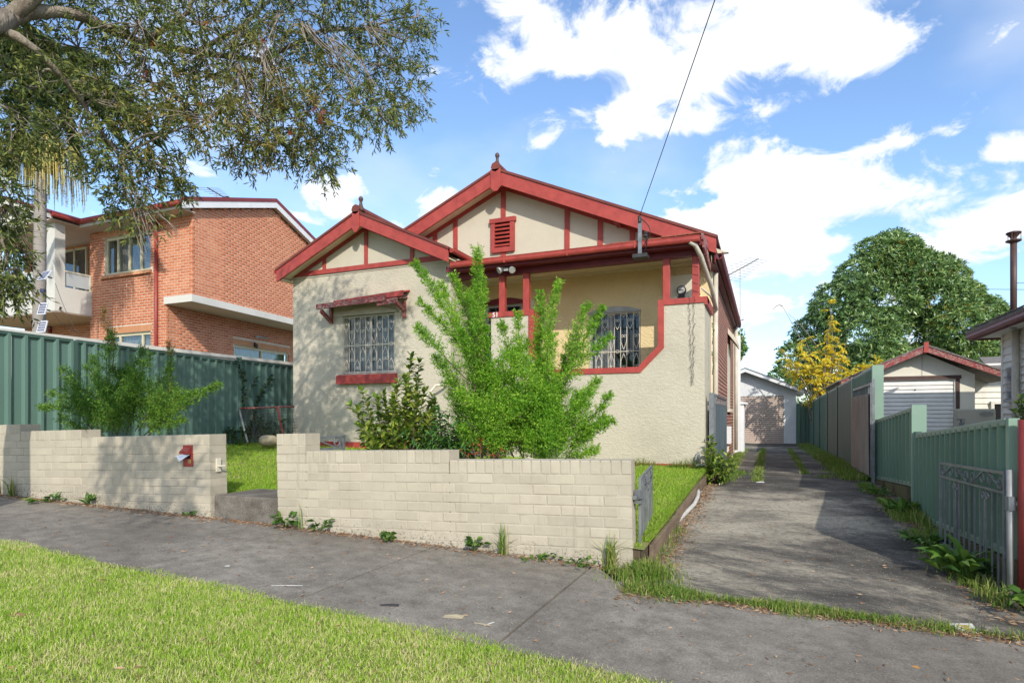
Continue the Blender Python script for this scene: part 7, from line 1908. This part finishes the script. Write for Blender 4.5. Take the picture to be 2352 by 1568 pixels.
# solar panels on the palm
def solar(label, c, w, h, tilt, yaw, cols, rows):
    s = thing('solar_charger', label, 'solar panel', c, 'small solar panels strapped to the palm trunk'); c = Vector(c)
    u = V(math.cos(yaw), math.sin(yaw), 0); n = V(math.sin(yaw), -math.cos(yaw), 0) * math.cos(tilt) + UP * math.sin(tilt); v = n.cross(u) * -1; v = u.cross(n) * -1
    m = MB(); m.obox(c - u * w / 2 - v * h / 2 - n * .012, u * w, v * h, n * .024); m.build('frame', 'solar_frame', s)
    for i in range(cols):
        for j in range(rows):
            cw, ch = (w - .04) / cols, (h - .04) / rows
            m = MB(); m.obox(c - u * (w / 2 - .02 - cw * i - .006) - v * (h / 2 - .02 - ch * j - .006) + n * .0121, u * (cw - .012), v * (ch - .012), n * .002); m.build('cell', 'solar_cell', s)
    m = MB(); m.bar(c - n * .012, c - n * .012 + V(-SA, CA, 0) * .22, .03, .03); m.build('arm', 'dark_metal', s)
solar('uppermost solar panel on the palm trunk, tilted and wide', at(102, 633, 14.6), .34, .30, .55, R(-2), 2, 6)
solar('square solar panel in the middle of the palm trunk', at(98, 709, 14.7), .26, .31, .25, R(8), 6, 4)
solar('lowest square solar panel on the palm trunk just above the pale wall', at(97, 750, 14.7), .26, .30, .25, R(10), 6, 4)
ss = thing('solar_lamp', 'small dark solar lamp strapped to the palm trunk below the tilted panel', 'lamp', at(96, 666, 14.7)); c = at(96, 666, 14.72)
m = MB(); m.obox(c - V(.09, 0, .05), (.17, .02, -.02), (0, .03, .01), (0, 0, .09)); m.build('casing', 'black_plastic', ss, bevel=.01)
m = MB(); m.obox(c - V(.075, .006, .035), (.14, .0165, -.0165), (0, .003, 0), (0, 0, .06)); m.build('cell', 'solar_cell', ss)
pc = MB()
for (a, b) in ((at(127, 650, 14.7), at(176, 760, 14.9)), (at(120, 715, 14.8), at(185, 765, 15))): pc.tube([Vector(p) for p in curve_pts(a, b, sag=-.1, n=8)], .006, 4)
tag(pc.build('solar_cable', 'dark_metal'), 'thin dark cables hanging from the solar panels to the balcony soffit', 'cable')
cm = thing('wall_outlet', 'small dark spout on the side of the cream balcony', 'spout', at(186, 703, 18.3)); m = MB(); p = at(186, 703, 18.1); m.tube([V(-20.199, p.y, p.z), V(-20.10, p.y - .02, p.z)], .03, 8); m.build('pipe', 'cream_trim', cm); m = MB(); m.tube([V(-20.10, p.y - .02, p.z), V(-20.06, p.y - .03, p.z + .02)], .035, 8); m.build('nozzle', 'black_plastic', cm)
# pipe along the lawn edge
hp = MB(); pp = []
for (x, y) in ((1600, 1118), (1604, 1130), (1602, 1142), (1594, 1158), (1580, 1172), (1560, 1192), (1542, 1212), (1526, 1232)):
    d = ray(x, y); zz = -1.06; p = d * (zz / d.z); zz = z_drive(p.x, p.y) + .035; p = d * (zz / d.z); pp.append(p)
hp.tube(pp, .026, 8); tag(hp.build('drain_pipe', 'white_pipe', smooth=True), 'white plastic pipe lying curved along the lawn edge of the driveway', 'pipe')
# little tap pipe at the house foot
tb = thing('hose_tap', 'white hose loop and tap at the foot of the house corner', 'tap', (-1.0, 10.2, -.8))
m = MB(); m.tube([V(-1.0, HY - .05, -.85), V(-1.02, HY - .06, -.55), V(-1.06, HY - .05, -.62), V(-1.08, HY - .05, -.85)], .018, 6); m.build('hose', 'galv_white', tb, smooth=True)
m = MB(); m.tube([V(-1.06, HY - .08, -.78), V(-.82, HY - .06, -.74)], .022, 8); m.build('pipe', 'white_pipe', tb, smooth=True)
gm = thing('gas_meter', 'small white meter box low on the brick side wall', 'meter', (-1.0, 16.8, -.7)); m = MB(); m.box(-.912, 15.2, -.62, -.78, 15.55, -.20); m.build('casing', 'white_paint', gm, bevel=.01)
m = MB(); m.tube([V(-.86, 15.3, -.6), V(-.86, 15.3, -.80), V(-.86, 13.0, -.80)], .03, 8); m.build('pipe', 'cream_pipe', gm, smooth=True)
# bits lying about
def scrap(name, label, cat, px, py, L, W, ang, m='white_scrap', h=.006, z=None):
    p = ground_px(px, py); mb = MB(); k = max(.15, min(1, W / .05)); UP = V(0, 0, k); p = p + V(0, 0, .006 * (1 - k)); u = V(math.cos(ang), math.sin(ang), 0); v = V(-math.sin(ang), math.cos(ang), 0)
    mb.add([p - u * L / 2 - v * W / 2 + UP * .006, p + u * L / 2 - v * W * .4 + UP * .008, p + u * L * .5 + v * W / 2 + UP * .016, p + u * .1 * L + v * W * .6 + UP * .02, p - u * L / 2 + v * W / 2 + UP * .010,
            p - u * L / 2 - v * W / 2 + UP * .002, p + u * L / 2 - v * W * .4 + UP * .002, p + u * L * .5 + v * W / 2 + UP * .004, p + u * .1 * L + v * W * .6 + UP * .006, p - u * L / 2 + v * W / 2 + UP * .003],
           [(0, 1, 2, 3, 4), (9, 8, 7, 6, 5), (0, 5, 6, 1), (1, 6, 7, 2), (2, 7, 8, 3), (3, 8, 9, 4), (4, 9, 5, 0)])
    return tag(mb.build(name, m), label, cat)
scrap('plastic_strip', 'thin white plastic strip lying at the grass edge of the footpath', 'litter', 659, 1346, .215, .006, R(22))
scrap('plastic_strip', 'short white plastic strip on the footpath near the expansion joint', 'litter', 1124, 1434, .08, .008, R(68))
scrap('plastic_wedge', 'dark wedge of plastic on the footpath beside the verge grass', 'litter', 894, 1391, .12, .022, R(20), 'dark_metal')
scrap('bark_piece', 'peeling tan piece of bark on the footpath edge', 'litter', 1042, 1418, .12, .035, R(10), 'stone_beige')
scrap('bark_piece', 'long thin tan bark sliver at the verge beside the larger bark piece', 'litter', 1108, 1435, .11, .012, R(-5), 'stone_beige')
scrap('bark_piece', 'curled brown bark piece lying in the verge grass', 'litter', 36, 1414, .12, .03, R(5), 'litter_leaf')
scrap('paper_scrap', 'crumpled white scrap in the driveway by the white pipe', 'litter', 1583, 1177, .07, .05, .5)
scrap('paper_scrap', 'white scrap on the weedy patch far down the driveway', 'litter', 1746, 1108, .12, .05, 0)
scrap('plastic_bag', 'crumpled clear plastic bag beside the dandelion at the fence', 'litter', 2085, 1173, .26, .12, .3)
scrap('paper_scrap', 'pale scrap of paper on the footpath near the grey step joint', 'litter', 522, 1301, .035, .014, .3)
scrap('wrapper', 'blue and white wrapper at the footpath edge on the right', 'litter', 2370 - 35, 1480, .08, .04, .2, 'paper')
scrap('fallen_leaf', 'single orange fallen leaf on the grey footpath at the bottom right', 'leaf', 2103, 1535, .035, .022, .4, 'blossom_orange')
scrap('paper_scrap', 'tiny white scrap near the end of the wall on the driveway', 'litter', 1596, 1135, .05, .02, 1.0)
mp_ = ground_px(2215, 1447); mk = thing('water_meter', 'pale square water meter lid with yellow marks in the driveway', 'lid', mp_)
dz = UP * .012
m = MB(); q = [ground_px(2178, 1437), ground_px(2232, 1437), ground_px(2250, 1458), ground_px(2208, 1459)]; m.prism([p + UP * .012 for p in q], UP * .006); m.build('lid', 'white_scrap', mk)
m = MB()
def lp(a, b): return (q[0].lerp(q[1], a)).lerp(q[3].lerp(q[2], a), b) + UP * .0205
for (a, b) in (((.25, .25), (.7, .3)), ((.7, .3), (.5, .55)), ((.5, .55), (.8, .8)), ((.3, .45), (.45, .8)), ((.45, .8), (.62, .75))): m.bar(lp(*a), lp(*b), .018, .003)
m.build('paint_mark', 'gold', mk)
stk = MB(); p = ground_px(2060, 1160)
stk.tube([ground_px(2040, 1160) + UP * .015, ground_px(2078, 1172) + UP * .02], .012, 5); stk.tube([ground_px(2062, 1166) + UP * .02, ground_px(2070, 1166) + UP * .11], .012, 5)
tag(stk.build('dead_branch', 'dark_metal'), 'small dark broken branch lying by the weeds on the driveway', 'branch')
